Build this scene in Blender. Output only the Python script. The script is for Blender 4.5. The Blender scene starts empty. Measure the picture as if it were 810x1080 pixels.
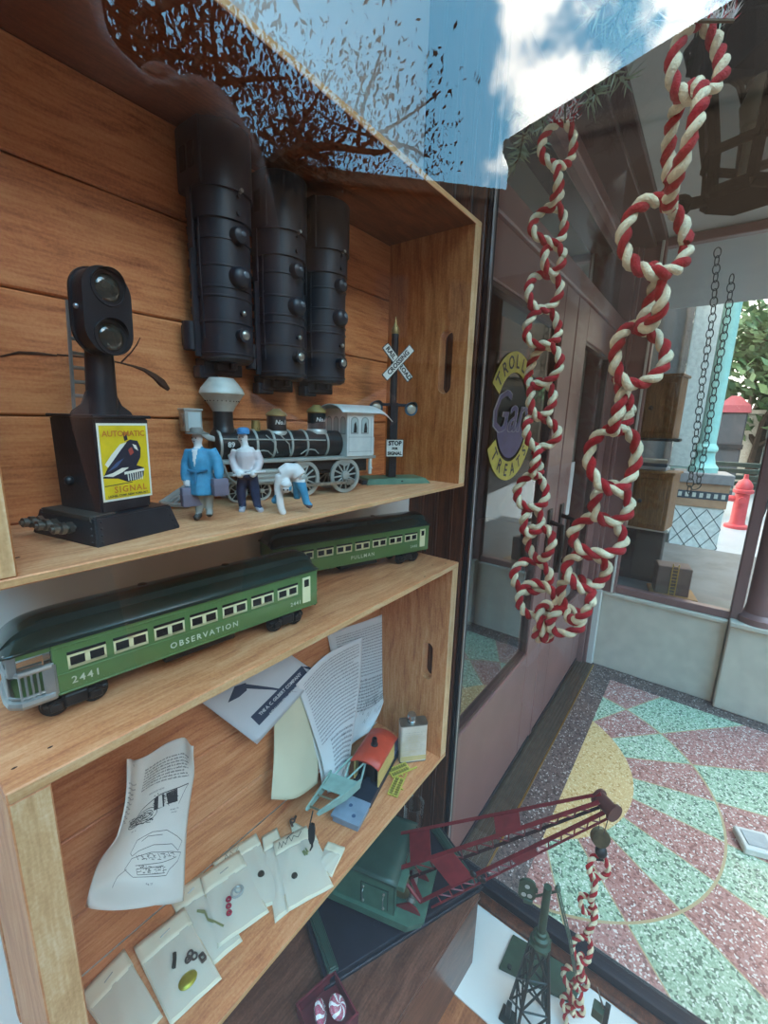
import bpy, bmesh, math, random
from mathutils import Vector as V, Matrix as MX, noise as MN
SC = bpy.context.scene
COL = SC.collection
rnd = random.Random(7)
R = math.radians
H0 = 1.4          # height of the camera above the pavement; everything is laid out about the camera height, then lifted

# ---------------------------------------------------------------- camera maths (pixel -> world ray)
FPX = 453.16
YAW, PIT, ROL = R(36.9335), R(12.1698), R(1.7029)
_f = V((math.cos(YAW)*math.cos(PIT), math.sin(YAW)*math.cos(PIT), -math.sin(PIT)))
_r = V((math.sin(YAW), -math.cos(YAW), 0))
_u = _r.cross(_f)
CR = _r*math.cos(ROL) + _u*math.sin(ROL)
CU = -_r*math.sin(ROL) + _u*math.cos(ROL)
CF = _f
def ray(x, y):
    return (CR*(x-405) - CU*(y-540) + CF*FPX).normalized()
def onX(x, y, X): d = ray(x, y); return d*(X/d.x)
def onY(x, y, Y): d = ray(x, y); return d*(Y/d.y)
def onZ(x, y, Z): d = ray(x, y); return d*(Z/d.z)
def mpp(p): return p.dot(CF)/FPX      # metres per pixel at p

def S(h):
    h = h.lstrip('#'); c = [int(h[i:i+2], 16)/255 for i in (0, 2, 4)]
    return tuple(((x+.055)/1.055)**2.4 if x > .04045 else x/12.92 for x in c) + (1.0,)

# ---------------------------------------------------------------- materials
MATS = {}
def _new(name):
    m = bpy.data.materials.new(name); m.use_nodes = True
    nt = m.node_tree; b = nt.nodes['Principled BSDF']
    return m, nt, b
def mat(name, col, rough=.5, metal=0., var=.12, vs=25., bump=0., bs=150., coat=0., spec=.5, col2=None, emit=0.):
    if name in MATS: return MATS[name]
    m, nt, b = _new(name); L = nt.links
    c = S(col) if isinstance(col, str) else col
    c2 = S(col2) if col2 else tuple(max(0, x*(1-var*1.6)) for x in c[:3])+(1,)
    tc = nt.nodes.new('ShaderNodeTexCoord')
    n = nt.nodes.new('ShaderNodeTexNoise'); n.inputs['Scale'].default_value = vs; n.inputs['Detail'].default_value = 4
    L.new(tc.outputs['Object'], n.inputs['Vector'])
    rp = nt.nodes.new('ShaderNodeValToRGB')
    rp.color_ramp.elements[0].position = .35; rp.color_ramp.elements[1].position = .65
    rp.color_ramp.elements[0].color = c2; rp.color_ramp.elements[1].color = c
    L.new(n.outputs['Fac'], rp.inputs['Fac']); L.new(rp.outputs['Color'], b.inputs['Base Color'])
    b.inputs['Roughness'].default_value = rough; b.inputs['Metallic'].default_value = metal
    b.inputs['Specular IOR Level'].default_value = spec; b.inputs['Coat Weight'].default_value = coat
    if bump:
        n2 = nt.nodes.new('ShaderNodeTexNoise'); n2.inputs['Scale'].default_value = bs; n2.inputs['Detail'].default_value = 3
        L.new(tc.outputs['Object'], n2.inputs['Vector'])
        bp = nt.nodes.new('ShaderNodeBump'); bp.inputs['Strength'].default_value = bump; bp.inputs['Distance'].default_value = .002
        L.new(n2.outputs['Fac'], bp.inputs['Height']); L.new(bp.outputs['Normal'], b.inputs['Normal'])
    if emit:
        L.new(rp.outputs['Color'], b.inputs['Emission Color']); b.inputs['Emission Strength'].default_value = emit
    MATS[name] = m; return m
def wood(name, dark, mid, light, axis='X', sc=1., rough=.55, bump=.25, coat=0.):
    if name in MATS: return MATS[name]
    m, nt, b = _new(name); L = nt.links
    tc = nt.nodes.new('ShaderNodeTexCoord'); mp = nt.nodes.new('ShaderNodeMapping')
    s = {'X': (2, 34, 34), 'Y': (34, 2, 34), 'Z': (34, 34, 2)}[axis]
    mp.inputs['Scale'].default_value = [k*sc for k in s]
    L.new(tc.outputs['Object'], mp.inputs['Vector'])
    n0 = nt.nodes.new('ShaderNodeTexNoise'); n0.inputs['Scale'].default_value = 7*sc; n0.inputs['Detail'].default_value = 2
    L.new(tc.outputs['Object'], n0.inputs['Vector'])
    add = nt.nodes.new('ShaderNodeVectorMath'); add.operation = 'MULTIPLY_ADD'
    add.inputs[1].default_value = (1.6, 1.6, 1.6)
    L.new(n0.outputs['Color'], add.inputs[0]); L.new(mp.outputs['Vector'], add.inputs[2])
    n = nt.nodes.new('ShaderNodeTexNoise'); n.inputs['Scale'].default_value = 2.2; n.inputs['Detail'].default_value = 6; n.inputs['Roughness'].default_value = .65
    L.new(add.outputs['Vector'], n.inputs['Vector'])
    mp2 = nt.nodes.new('ShaderNodeMapping'); mp2.inputs['Scale'].default_value = [k*sc*4 for k in s]
    L.new(tc.outputs['Object'], mp2.inputs['Vector'])
    n2 = nt.nodes.new('ShaderNodeTexNoise'); n2.inputs['Scale'].default_value = 3; n2.inputs['Detail'].default_value = 3
    L.new(mp2.outputs['Vector'], n2.inputs['Vector'])
    mixf = nt.nodes.new('ShaderNodeMath'); mixf.operation = 'MULTIPLY_ADD'; mixf.inputs[1].default_value = .35
    sub = nt.nodes.new('ShaderNodeMath'); sub.operation = 'MULTIPLY'; sub.inputs[1].default_value = .68
    L.new(n.outputs['Fac'], sub.inputs[0]); L.new(n2.outputs['Fac'], mixf.inputs[0]); L.new(sub.outputs[0], mixf.inputs[2])
    n4 = nt.nodes.new('ShaderNodeTexNoise'); n4.inputs['Scale'].default_value = 420*sc; n4.inputs['Detail'].default_value = 2
    L.new(tc.outputs['Object'], n4.inputs['Vector'])
    mx4 = nt.nodes.new('ShaderNodeMath'); mx4.operation = 'MULTIPLY_ADD'; mx4.inputs[1].default_value = .22; L.new(n4.outputs['Fac'], mx4.inputs[0]); L.new(mixf.outputs[0], mx4.inputs[2])
    sb4 = nt.nodes.new('ShaderNodeMath'); sb4.operation = 'SUBTRACT'; sb4.inputs[1].default_value = .11; L.new(mx4.outputs[0], sb4.inputs[0]); mixf = sb4
    rp = nt.nodes.new('ShaderNodeValToRGB'); e = rp.color_ramp.elements
    e[0].position = .3; e[0].color = S(dark); e[1].position = .68; e[1].color = S(light)
    k = e.new(.5); k.color = S(mid)
    L.new(mixf.outputs[0], rp.inputs['Fac']); L.new(rp.outputs['Color'], b.inputs['Base Color'])
    b.inputs['Roughness'].default_value = rough; b.inputs['Coat Weight'].default_value = coat
    bp = nt.nodes.new('ShaderNodeBump'); bp.inputs['Strength'].default_value = bump; bp.inputs['Distance'].default_value = .001
    L.new(mixf.outputs[0], bp.inputs['Height']); L.new(bp.outputs['Normal'], b.inputs['Normal'])
    MATS[name] = m; return m
def glass_pane(name, tint=(1, 1, 1), boost=1.0, rough=0.0):
    """clear window glass: straight-through transmission plus Fresnel mirror from its two faces"""
    if name in MATS: return MATS[name]
    m = bpy.data.materials.new(name); m.use_nodes = True; nt = m.node_tree; nt.nodes.clear(); L = nt.links
    o = nt.nodes.new('ShaderNodeOutputMaterial'); mx = nt.nodes.new('ShaderNodeMixShader')
    t = nt.nodes.new('ShaderNodeBsdfTransparent'); t.inputs['Color'].default_value = tuple(tint)+(1,)
    g = nt.nodes.new('ShaderNodeBsdfGlossy'); g.inputs['Roughness'].default_value = rough
    fr = nt.nodes.new('ShaderNodeFresnel'); fr.inputs['IOR'].default_value = 1.52
    ge = nt.nodes.new('ShaderNodeNewGeometry'); mr = nt.nodes.new('ShaderNodeMapRange')      # a pane reflects alike from both sides
    mr.inputs[3].default_value = 1.52; mr.inputs[4].default_value = 1/1.52
    L.new(ge.outputs['Backfacing'], mr.inputs[0]); L.new(mr.outputs[0], fr.inputs['IOR'])
    mu = nt.nodes.new('ShaderNodeMath'); mu.operation = 'MULTIPLY'; mu.inputs[1].default_value = boost; mu.use_clamp = True
    L.new(fr.outputs[0], mu.inputs[0]); L.new(mu.outputs[0], mx.inputs[0])
    L.new(t.outputs[0], mx.inputs[1]); L.new(g.outputs[0], mx.inputs[2]); L.new(mx.outputs[0], o.inputs[0])
    MATS[name] = m; return m
def clear_film(name, col, alpha):
    """thin translucent film (glassine, cellophane)"""
    if name in MATS: return MATS[name]
    m = bpy.data.materials.new(name); m.use_nodes = True; nt = m.node_tree; b = nt.nodes['Principled BSDF']
    b.inputs['Base Color'].default_value = S(col); b.inputs['Roughness'].default_value = .3; b.inputs['Alpha'].default_value = alpha
    MATS[name] = m; return m

# ---------------------------------------------------------------- mesh builder
class MB:
    def __init__(s): s.bm = bmesh.new(); s.mi = 0; s.uv = None
    def _take(s, vs, fs):
        bv = [s.bm.verts.new(v) for v in vs]
        for f in fs:
            try:
                q = s.bm.faces.new([bv[i] for i in f]); q.material_index = s.mi
            except ValueError: pass
        return bv
    def box(s, c, d, rot=None, bev=0, seg=1, M=None):
        t = bmesh.new(); bmesh.ops.create_cube(t, size=1)
        for v in t.verts: v.co = V((v.co.x*d[0], v.co.y*d[1], v.co.z*d[2]))
        if bev: bmesh.ops.bevel(t, geom=t.edges[:], offset=bev, segments=seg, affect='EDGES', profile=.5)
        m = MX.Translation(V(c)) @ (rot.to_4x4() if rot else MX.Identity(4))
        if M: m = M @ m
        s._merge(t, m); return s
    def b2(s, lo, hi, bev=0, seg=1, M=None):
        lo, hi = V(lo), V(hi)
        return s.box((lo+hi)/2, [abs(k) for k in (hi-lo)], None, bev, seg, M)
    def _merge(s, t, m):
        t.verts.index_update()
        s._take([m @ v.co for v in t.verts], [[v.index for v in f.verts] for f in t.faces]); t.free()
    def cyl(s, p0, p1, r0, r1=None, n=16, caps=True):
        r1 = r0 if r1 is None else r1
        return s.tube([p0, p1], [r0, r1], n, caps=caps)
    def tube(s, pts, r, n=8, closed=False, caps=True, squash=None):
        pts = [V(p) for p in pts]; k = len(pts)
        rs = r if isinstance(r, (list, tuple)) else [r]*k
        up = None; rings = []
        for i, p in enumerate(pts):
            a = pts[(i-1) % k] if (closed or i > 0) else p
            b = pts[(i+1) % k] if (closed or i < k-1) else p
            t = (b-a).normalized() if (b-a).length > 1e-9 else V((0, 0, 1))
            if up is None:
                up = V((0, 0, 1)) if abs(t.z) < .9 else V((1, 0, 0))
            x = up - t*up.dot(t)
            if x.length < 1e-6: x = t.orthogonal()
            x.normalize(); y = t.cross(x); up = x
            q = []
            for j in range(n):
                an = 2*math.pi*j/n
                q.append(p + x*(math.cos(an)*rs[i]) + y*(math.sin(an)*rs[i]*(squash or 1)))
            rings.append(q)
        vs = [v for q in rings for v in q]; fs = []
        m = k if closed else k-1
        for i in range(m):
            for j in range(n):
                a = i*n+j; b = i*n+(j+1) % n; c = ((i+1) % k)*n+(j+1) % n; d = ((i+1) % k)*n+j
                fs.append([a, b, c, d])
        if caps and not closed:
            fs.append(list(range(n))[::-1]); fs.append([(k-1)*n+j for j in range(n)])
        s._take(vs, fs); return s
    def lathe(s, prof, c=(0, 0, 0), M=None, n=24, caps=True):
        m = MX.Translation(V(c)) @ (M or MX.Identity(4)); vs = []; fs = []
        for r, z in prof:
            for j in range(n):
                an = 2*math.pi*j/n; vs.append(m @ V((r*math.cos(an), r*math.sin(an), z)))
        k = len(prof)
        for i in range(k-1):
            for j in range(n):
                fs.append([i*n+j, i*n+(j+1) % n, (i+1)*n+(j+1) % n, (i+1)*n+j])
        if caps:
            fs.append(list(range(n))[::-1]); fs.append([(k-1)*n+j for j in range(n)])
        s._take(vs, fs); return s
    def prism(s, poly, d, M=None, hole=None):
        """2-D outline in local XY, extruded from 0 to d along local Z"""
        m = M or MX.Identity(4); n = len(poly)
        vs = [m @ V((p[0], p[1], 0)) for p in poly] + [m @ V((p[0], p[1], d)) for p in poly]
        fs = [list(range(n))[::-1], [n+i for i in range(n)]]
        fs += [[i, (i+1) % n, n+(i+1) % n, n+i] for i in range(n)]
        s._take(vs, fs); return s
    def framep(s, outer, inner, d, M=None):
        """ring between two outlines with the same number of points, extruded"""
        m = M or MX.Identity(4); n = len(outer)
        vs = [m @ V((p[0], p[1], z)) for z in (0, d) for p in outer] + [m @ V((p[0], p[1], z)) for z in (0, d) for p in inner]
        fs = []
        for i in range(n):
            j = (i+1) % n
            fs += [[i, j, n+j, n+i], [2*n+j, 2*n+i, 3*n+i, 3*n+j], [j, i, 2*n+i, 2*n+j], [n+i, n+j, 3*n+j, 3*n+i]]
        s._take(vs, fs); return s
    def sph(s, c, r, sc=(1, 1, 1), n=16, M=None):
        t = bmesh.new(); bmesh.ops.create_uvsphere(t, u_segments=n, v_segments=max(6, n//2+2), radius=r)
        m = MX.Translation(V(c)) @ (M or MX.Identity(4)) @ MX.Diagonal((sc[0], sc[1], sc[2], 1))
        s._merge(t, m); return s
    def torus(s, c, r, t, M=None, n=20, k=8, a=1.0, b=1.0):
        m = MX.Translation(V(c)) @ (M or MX.Identity(4))
        return s.tube([m @ V((a*r*math.cos(2*math.pi*i/n), b*r*math.sin(2*math.pi*i/n), 0)) for i in range(n)], t, k, closed=True)
    def poly(s, pts): s._take([V(p) for p in pts], [list(range(len(pts)))]); return s
    def grid(s, fn, nu, nv, uv=False):
        vs = [V(fn(i/nu, j/nv)) for j in range(nv+1) for i in range(nu+1)]
        bv = [s.bm.verts.new(v) for v in vs]; w = nu+1
        if uv and s.uv is None: s.uv = s.bm.loops.layers.uv.new('UVMap')
        for j in range(nv):
            for i in range(nu):
                ids = [(i, j), (i+1, j), (i+1, j+1), (i, j+1)]
                f = s.bm.faces.new([bv[b*w+a] for a, b in ids]); f.material_index = s.mi
                if uv:
                    for lp, (a, b) in zip(f.loops, ids): lp[s.uv].uv = (a/nu, b/nv)
        return s
    def text(s, st, size, fn, align='CENTER', extr=0., shear=0., space=1., bold=0.):
        """lettering: every glyph vertex (x, y) goes through fn(x, y) -> point"""
        cu = bpy.data.curves.new('t', 'FONT'); cu.body = st; cu.size = size; cu.align_x = align; cu.align_y = 'CENTER'
        cu.shear = shear; cu.space_character = space; cu.resolution_u = 2; cu.offset = bold
        ob = bpy.data.objects.new('t', cu); COL.objects.link(ob)
        dg = bpy.context.evaluated_depsgraph_get(); me = bpy.data.meshes.new_from_object(ob.evaluated_get(dg))
        s._take([fn(v.co.x, v.co.y) for v in me.vertices], [list(p.vertices) for p in me.polygons])
        bpy.data.objects.remove(ob); bpy.data.curves.remove(cu); bpy.data.meshes.remove(me); return s
    def line(s, pts, w, fn, n=None):
        """flat ink ribbon along 2-D points pushed through fn(x, y)"""
        for (x0, y0), (x1, y1) in zip(pts[:-1], pts[1:]):
            dx, dy = x1-x0, y1-y0; l = math.hypot(dx, dy) or 1e-9; ox, oy = -dy/l*w/2, dx/l*w/2
            k = 1 if l < .02 else 3
            for q in range(k):
                a, b = q/k, (q+1)/k
                s.poly([fn(x0+dx*a+ox, y0+dy*a+oy), fn(x0+dx*b+ox, y0+dy*b+oy), fn(x0+dx*b-ox, y0+dy*b-oy), fn(x0+dx*a-ox, y0+dy*a-oy)])
        return s
    def build(s, name, mats, parent=None, loc=None, rot=None, ang=35, kind=None, label=None, fix=True):
        if fix: bmesh.ops.recalc_face_normals(s.bm, faces=s.bm.faces[:])
        me = bpy.data.meshes.new(name); s.bm.to_mesh(me); s.bm.free()
        for m in (mats if isinstance(mats, (list, tuple)) else [mats]): me.materials.append(m)
        if ang:
            me.polygons.foreach_set('use_smooth', [True]*len(me.polygons)); me.set_sharp_from_angle(angle=R(ang))
        o = bpy.data.objects.new(name, me); COL.objects.link(o)
        if parent: o.parent = parent
        if loc is not None: o.location = loc
        if rot is not None: o.rotation_euler = rot
        if kind: o['kind'] = kind
        if label: o['label'] = label
        return o
def thing(name, label, cat, loc=(0, 0, 0), rz=0., group=None, rot=None):
    o = bpy.data.objects.new(name, None); COL.objects.link(o); o.empty_display_size = .02
    o.location = loc; o.rotation_euler = rot if rot else (0, 0, rz); o['label'] = label; o['category'] = cat
    if group: o['group'] = group
    return o
def tag(o, label, cat, group=None, kind=None):
    o['label'] = label; o['category'] = cat
    if group: o['group'] = group
    if kind: o['kind'] = kind
    return o
def struct(o): o['kind'] = 'structure'; return o
def dup(root, label, loc=None, rz=None, group=None):
    r = root.copy(); COL.objects.link(r); r['label'] = label
    if group: r['group'] = group
    if loc is not None: r.location = loc
    if rz is not None: r.rotation_euler = (0, 0, rz)
    for ch in list(root.children):
        c = ch.copy(); COL.objects.link(c); c.parent = r
        for g in list(ch.children):
            d = g.copy(); COL.objects.link(d); d.parent = c
    return r
def blob(name, prims, vox, mats, colf, parent=None, smooth=6, kind=None):
    """one continuous figure: overlapping tapered limbs fused by a voxel remesh; colf picks the paint of each face"""
    mb = MB()
    for p in prims:
        if p[0] == 's': mb.sph(p[1], 1, p[2], 14)
        elif p[0] == 'b': mb.box(p[1], p[2], MX.Rotation(p[3], 3, 'Z') if len(p) > 3 else None)
        else: mb.tube(p[1], p[2], 12)
    o = mb.build(name, mats, None, ang=0)
    md = o.modifiers.new('r', 'REMESH'); md.mode = 'VOXEL'; md.voxel_size = vox
    sm = o.modifiers.new('s', 'SMOOTH'); sm.factor = .5; sm.iterations = smooth
    dg = bpy.context.evaluated_depsgraph_get(); dg.update()
    me = bpy.data.meshes.new_from_object(o.evaluated_get(dg)); o.modifiers.clear(); old = o.data; o.data = me; bpy.data.meshes.remove(old)
    if not me.materials:
        for m in mats: me.materials.append(m)
    for p in me.polygons: p.material_index = colf(p.center, p.normal); p.use_smooth = True
    if parent: o.parent = parent
    return o
def rotz(a): return MX.Rotation(a, 4, 'Z')
def rotx(a): return MX.Rotation(a, 4, 'X')
def roty(a): return MX.Rotation(a, 4, 'Y')
def frame(o, x, y, z): 
    x, y, z = V(x).normalized(), V(y).normalized(), V(z).normalized()
    return MX(((x.x, y.x, z.x, o[0]), (x.y, y.y, z.y, o[1]), (x.z, y.z, z.z, o[2]), (0, 0, 0, 1)))
def rrect(w, h, r, n=5, cx=0, cy=0):
    out = []
    for sx, sy, a0 in ((1, 1, 0), (-1, 1, 90), (-1, -1, 180), (1, -1, 270)):
        for i in range(n+1):
            a = R(a0+90*i/n); out.append((cx+sx*(w/2-r)+r*math.cos(a), cy+sy*(h/2-r)+r*math.sin(a)))
    return out
# ================================================================ SETTING
WY, SX, FZ, FX = .468, .72, -1.4, 2.65     # back wall / door plane, side glass, pavement, far shop front
DZ = -.975                                  # deck of the display
white_wall = mat('white_wall', '#efefeb', .8, var=.04, vs=6)
maroon = mat('maroon_paint', '#8a6462', .38, var=.08, vs=8)
maroon_dk = mat('maroon_dark', '#4a2e2e', .4, var=.1, vs=8)
brown_wood = wood('brown_stained_wood', '#2a120a', '#4d2616', '#6e3c24', 'Z', 1, .35, .1)
stone = mat('limestone', '#dad0c0', .75, var=.07, vs=14, bump=.15, bs=90)
trim_white = mat('trim_white', '#d8d6d0', .5, var=.03)
navy_metal = mat('navy_metal', '#1c2230', .35, .3, var=.1)
steel = mat('steel', '#b4bac2', .3, .9, var=.06)
brass = mat('brass', '#b9934e', .32, .9, var=.1)
soffit = mat('soffit_grey', '#b9b8b4', .85, var=.04, vs=5)
deck_mat = wood('deck_wood', '#6e3a20', '#9a5a34', '#b9774c', 'X', .6, .4, .1)
dark_store = mat('store_dark', '#2e3438', .7, var=.25, vs=2)
glass_front = glass_pane('window_glass', (.97, .985, .98), 1.25)
glass_side = glass_pane('side_glass', (.97, .985, .98), 1.1)
glass_door = glass_pane('door_glass', (.85, .9, .9), 2.0)

# --- terrazzo pavement -------------------------------------------------------
def terrazzo():
    m, nt, b = _new('terrazzo'); L = nt.links; N = nt.nodes
    tc = N.new('ShaderNodeTexCoord'); sp = N.new('ShaderNodeSeparateXYZ'); L.new(tc.outputs['Object'], sp.inputs[0])
    def ma(op, a, b_=None, c=None):
        n = N.new('ShaderNodeMath'); n.operation = op
        for i, v in enumerate((a, b_, c)):
            if v is None: continue
            if isinstance(v, (int, float)): n.inputs[i].default_value = v
            else: L.new(v, n.inputs[i])
        return n.outputs[0]
    X, Y = sp.outputs[0], sp.outputs[1]
    def dist(cx, cy):
        dx = ma('SUBTRACT', X, cx); dy = ma('SUBTRACT', Y, cy)
        return ma('SQRT', ma('ADD', ma('MULTIPLY', dx, dx), ma('MULTIPLY', dy, dy)))
    dx = ma('SUBTRACT', X, 1.707); dy = ma('SUBTRACT', Y, .47)
    th = ma('ARCTAN2', dy, dx)
    s = ma('DIVIDE', ma('SUBTRACT', ma('MULTIPLY', th, -180/math.pi), 28.5), 15.35)
    par = ma('FLOORED_MODULO', ma('FLOOR', s), 2)
    dr = dist(1.706, .395); ins = ma('LESS_THAN', dr, .635)
    col = ma('ABSOLUTE', ma('SUBTRACT', par, ins))
    gold = ma('LESS_THAN', dist(1.707, .485), .44)
    bord = ma('MAXIMUM', ma('GREATER_THAN', Y, .267), ma('MAXIMUM', ma('GREATER_THAN', X, 2.53), ma('LESS_THAN', X, .885)))
    # divider strips
    rr = dist(1.707, .47)
    fr = ma('SUBTRACT', s, ma('ROUND', s)); ln1 = ma('LESS_THAN', ma('MULTIPLY', ma('ABSOLUTE', fr), ma('MULTIPLY', rr, 15.35*math.pi/180)), .0022)
    ln2 = ma('LESS_THAN', ma('ABSOLUTE', ma('SUBTRACT', dr, .635)), .004)
    ln = ma('MULTIPLY', ma('MAXIMUM', ln1, ln2), ma('SUBTRACT', 1, gold))
    def vor(scale):
        v = N.new('ShaderNodeTexVoronoi'); v.inputs['Scale'].default_value = scale; L.new(tc.outputs['Object'], v.inputs['Vector']); return v
    v1, v2 = vor(125), vor(200)
    sc1 = N.new('ShaderNodeSeparateColor'); L.new(v1.outputs['Color'], sc1.inputs[0])
    sc2 = N.new('ShaderNodeSeparateColor'); L.new(v2.outputs['Color'], sc2.inputs[0])
    def mix(f, a, b_):
        n = N.new('ShaderNodeMix'); n.data_type = 'RGBA'
        if isinstance(f, (int, float)): n.inputs[0].default_value = f
        else: L.new(f, n.inputs[0])
        for k, v in ((6, a), (7, b_)):
            if isinstance(v, str): n.inputs[k].default_value = S(v)
            else: L.new(v, n.inputs[k])
        return n.outputs[2]
    def chips(base, mid, dark, light, fd, fl):
        a = mix(ma('LESS_THAN', sc2.outputs[1], .45), base, mid)
        a = mix(ma('LESS_THAN', sc1.outputs[0], fd), a, dark)
        return mix(ma('GREATER_THAN', sc2.outputs[0], 1-fl), a, light)
    pink = chips('#a8716b', '#b88983', '#855550', '#e2d6cf', .2, .12)
    green = chips('#93b296', '#adc8ae', '#5a7663', '#dbe6d8', .22, .14)
    gld = chips('#d4b078', '#dcbc88', '#bc9458', '#e8d2a6', .12, .1)
    brd = chips('#5f4e4c', '#6b5a58', '#3e3232', '#b8aeaa', .25, .07)
    c = mix(col, green, pink); c = mix(ln, c, '#b5a27a'); c = mix(gold, c, gld); c = mix(bord, c, brd)
    # plain paving away from the doorway
    far = ma('MAXIMUM', ma('GREATER_THAN', X, 2.66), ma('LESS_THAN', X, .6))
    road = ma('MAXIMUM', ma('LESS_THAN', ma('ADD', Y, ma('MULTIPLY', X, .12)), -1.5), ma('LESS_THAN', X, .6))
    n3 = N.new('ShaderNodeTexNoise'); n3.inputs['Scale'].default_value = 3; L.new(tc.outputs['Object'], n3.inputs['Vector'])
    c = mix(far, c, mix(n3.outputs['Fac'], '#8d9498', '#a7adb0'))
    c = mix(road, c, '#34363a')
    L.new(c, b.inputs['Base Color']); b.inputs['Roughness'].default_value = .42
    return m
mb = MB(); mb.b2((-30, -30, FZ-.1), (40, 20, FZ)); struct(mb.build('floor', terrazzo(), ang=0))

# --- display box ------------------------------------------------------------
mb = MB(); mb.b2((-.47, WY, FZ), (.705, WY+.03, .9)); struct(mb.build('wall_back', white_wall, ang=0))
mb = MB(); mb.b2((-.5, .40, FZ), (-.47, WY+.03, .9)); struct(mb.build('wall_left', white_wall, ang=0))
mb = MB()
mb.b2((.705, .345, DZ-.02), (.745, WY+.03, .9), .002)
for y in (.372, .404, .436): mb.b2((.702, y-.003, DZ), (.706, y+.003, .9), .001)
struct(mb.build('trim_1', brown_wood, ang=0))                                   # brown pilaster between the back wall and the side glass
tri = [(-.47, WY), (-.45, .443), (.72, -.539), (.72, WY)]
mb = MB(); mb.prism([(-.47, WY), (-.47, .455), (.715, -.54), (.715, WY)], .03, MX.Translation((0, 0, DZ-.03))); struct(mb.build('floor.001', deck_mat, ang=0))
mb = MB(); mb.prism([(-.47, WY), (-.47, .46), (.74, -.56), (.74, WY)], .05, MX.Translation((0, 0, .85))); struct(mb.build('ceiling.001', white_wall, ang=0))
# street glass (diagonal) and side glass, each one clear sheet
GN, GD = V((math.cos(R(50)), math.sin(R(50)), 0)), .05
def gpt(x, z): return V((x, (GD-GN.x*x)/GN.y, z))
mb = MB(); mb.poly([gpt(-.46, DZ-.01), gpt(.722, DZ-.01), gpt(.722, .86), gpt(-.46, .86)]); struct(mb.build('window_1', glass_front, ang=0))
g = MB(); g.poly([(SX, -.535, DZ+.02), (SX, .343, DZ+.02), (SX, .343, .86), (SX, -.535, .86)]); struct(g.build('window_2', glass_side, ang=0))
mb = MB(); mb.b2((.712, -.54, DZ), (.742, .345, DZ+.03), .003); struct(mb.build('trim_2', navy_metal, ang=0))     # dark bottom rail of the side glass
mb = MB(); mb.b2((.690, -.52, DZ), (.712, .345, DZ+.012), .003); struct(mb.build('trim_3', brown_wood, ang=0))   # brown sill inside it
mb = MB(); mb.b2((.712, .334, DZ+.01), (.728, .345, .86), .001); mb.mi = 1; mb.b2((.7095, .3365, DZ+.01), (.7125, .3415, .86)); mb.mi = 2; mb.b2((.7085, .3302, DZ+.01), (.7125, .3335, .86))
struct(mb.build('trim_4', [navy_metal, navy_metal, steel], ang=0))              # corner strip where the glass meets the pilaster
mb = MB(); mb.b2((.705, -.55, FZ), (.75, WY, DZ-.01), .004); struct(mb.build('wall_side', stone, ang=0))            # stone base under the side glass
mb = MB(); mb.b2((.70, -.56, .80), (.76, .345, .93)); struct(mb.build('trim_5', maroon_dk, ang=0))

# --- doors --------------------------------------------------------------------
def leaf(name, x0, x1, hx, letter=None):
    lo, hi = -1.385, .46
    mb = MB(); y0, y1 = WY, WY+.045; st = .16
    mb.b2((x0, y0, lo), (x0+st, y1, hi), .003); mb.b2((x1-st, y0, lo), (x1, y1, hi), .003)
    mb.b2((x0+st, y0, lo), (x1-st, y1, -.905), .003); mb.b2((x0+st, y0, hi-.13), (x1-st, y1, hi), .003)
    mb.mi = 1
    a, b, c, d = x0+st, x1-st, -.905, hi-.13
    for lo_, hi_ in (((a, y0+.006, c), (a+.012, y0+.03, d)), ((b-.012, y0+.006, c), (b, y0+.03, d)), ((a, y0+.006, c), (b, y0+.03, c+.012)), ((a, y0+.006, d-.012), (b, y0+.03, d))): mb.b2(lo_, hi_)
    o = struct(mb.build(name, [maroon, maroon_dk], ang=0))
    g = MB(); g.poly([(a, y0+.02, c), (b, y0+.02, c), (b, y0+.02, d), (a, y0+.02, d)]); g.build('door_glass', glass_door, o, ang=0)
    h = MB(); h.tube([(hx, y0+.002, -.57), (hx, y0-.05, -.56), (hx, y0-.055, -.48), (hx, y0-.05, -.38), (hx, y0+.002, -.37)], .011, 10); h.b2((hx-.022, y0-.008, -.62), (hx+.022, y0+.001, -.32), .004)
    h.build('handle', mat('black_iron', '#17171a', .4, .4), o)
    h = MB(); h.b2((x0+.02, y0-.004, lo+.005), (x1-.02, y0, lo+.02)); h.build('sweep', navy_metal, o, ang=0)
    return o
d1 = leaf('door_1', .765, 1.765, 1.69)
d2 = leaf('door_2', 1.775, 2.6, 1.85)
# round shop emblem on the left door's glass
EX, EZ, EY = 1.265, .015, WY+.017
yel = mat('sign_yellow', '#cfc050', .5, var=.15); pur = mat('sign_purple', '#4a4478', .5, var=.2); gry = mat('sign_line', '#a9a6b4', .5)
ef = lambda x, y: V((EX+x, EY, EZ+y))
mb = MB()
def arcband(r0, r1, a0, a1, n=18):
    for i in range(n):
        p, q = R(a0+(a1-a0)*i/n), R(a0+(a1-a0)*(i+1)/n)
        mb.poly([ef(r0*math.cos(p), r0*math.sin(p)), ef(r1*math.cos(p), r1*math.sin(p)), ef(r1*math.cos(q), r1*math.sin(q)), ef(r0*math.cos(q), r0*math.sin(q))])
arcband(.128, .185, 28, 152); arcband(.128, .185, 208, 332)
mb.mi = 1; arcband(.02, .118, 200, 340, 20)
mb.mi = 2
ef2 = lambda x, y: V((EX+x, EY-.001, EZ+y))
for i, ch in enumerate('TROLLEY'):
    a = R(142-17.3*i); mb.mi = 3
    mb.text(ch, .052, lambda x, y, a=a: ef2((.156+y)*math.cos(a)+x*math.sin(a), (.156+y)*math.sin(a)-x*math.cos(a)), bold=.001)
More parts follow.
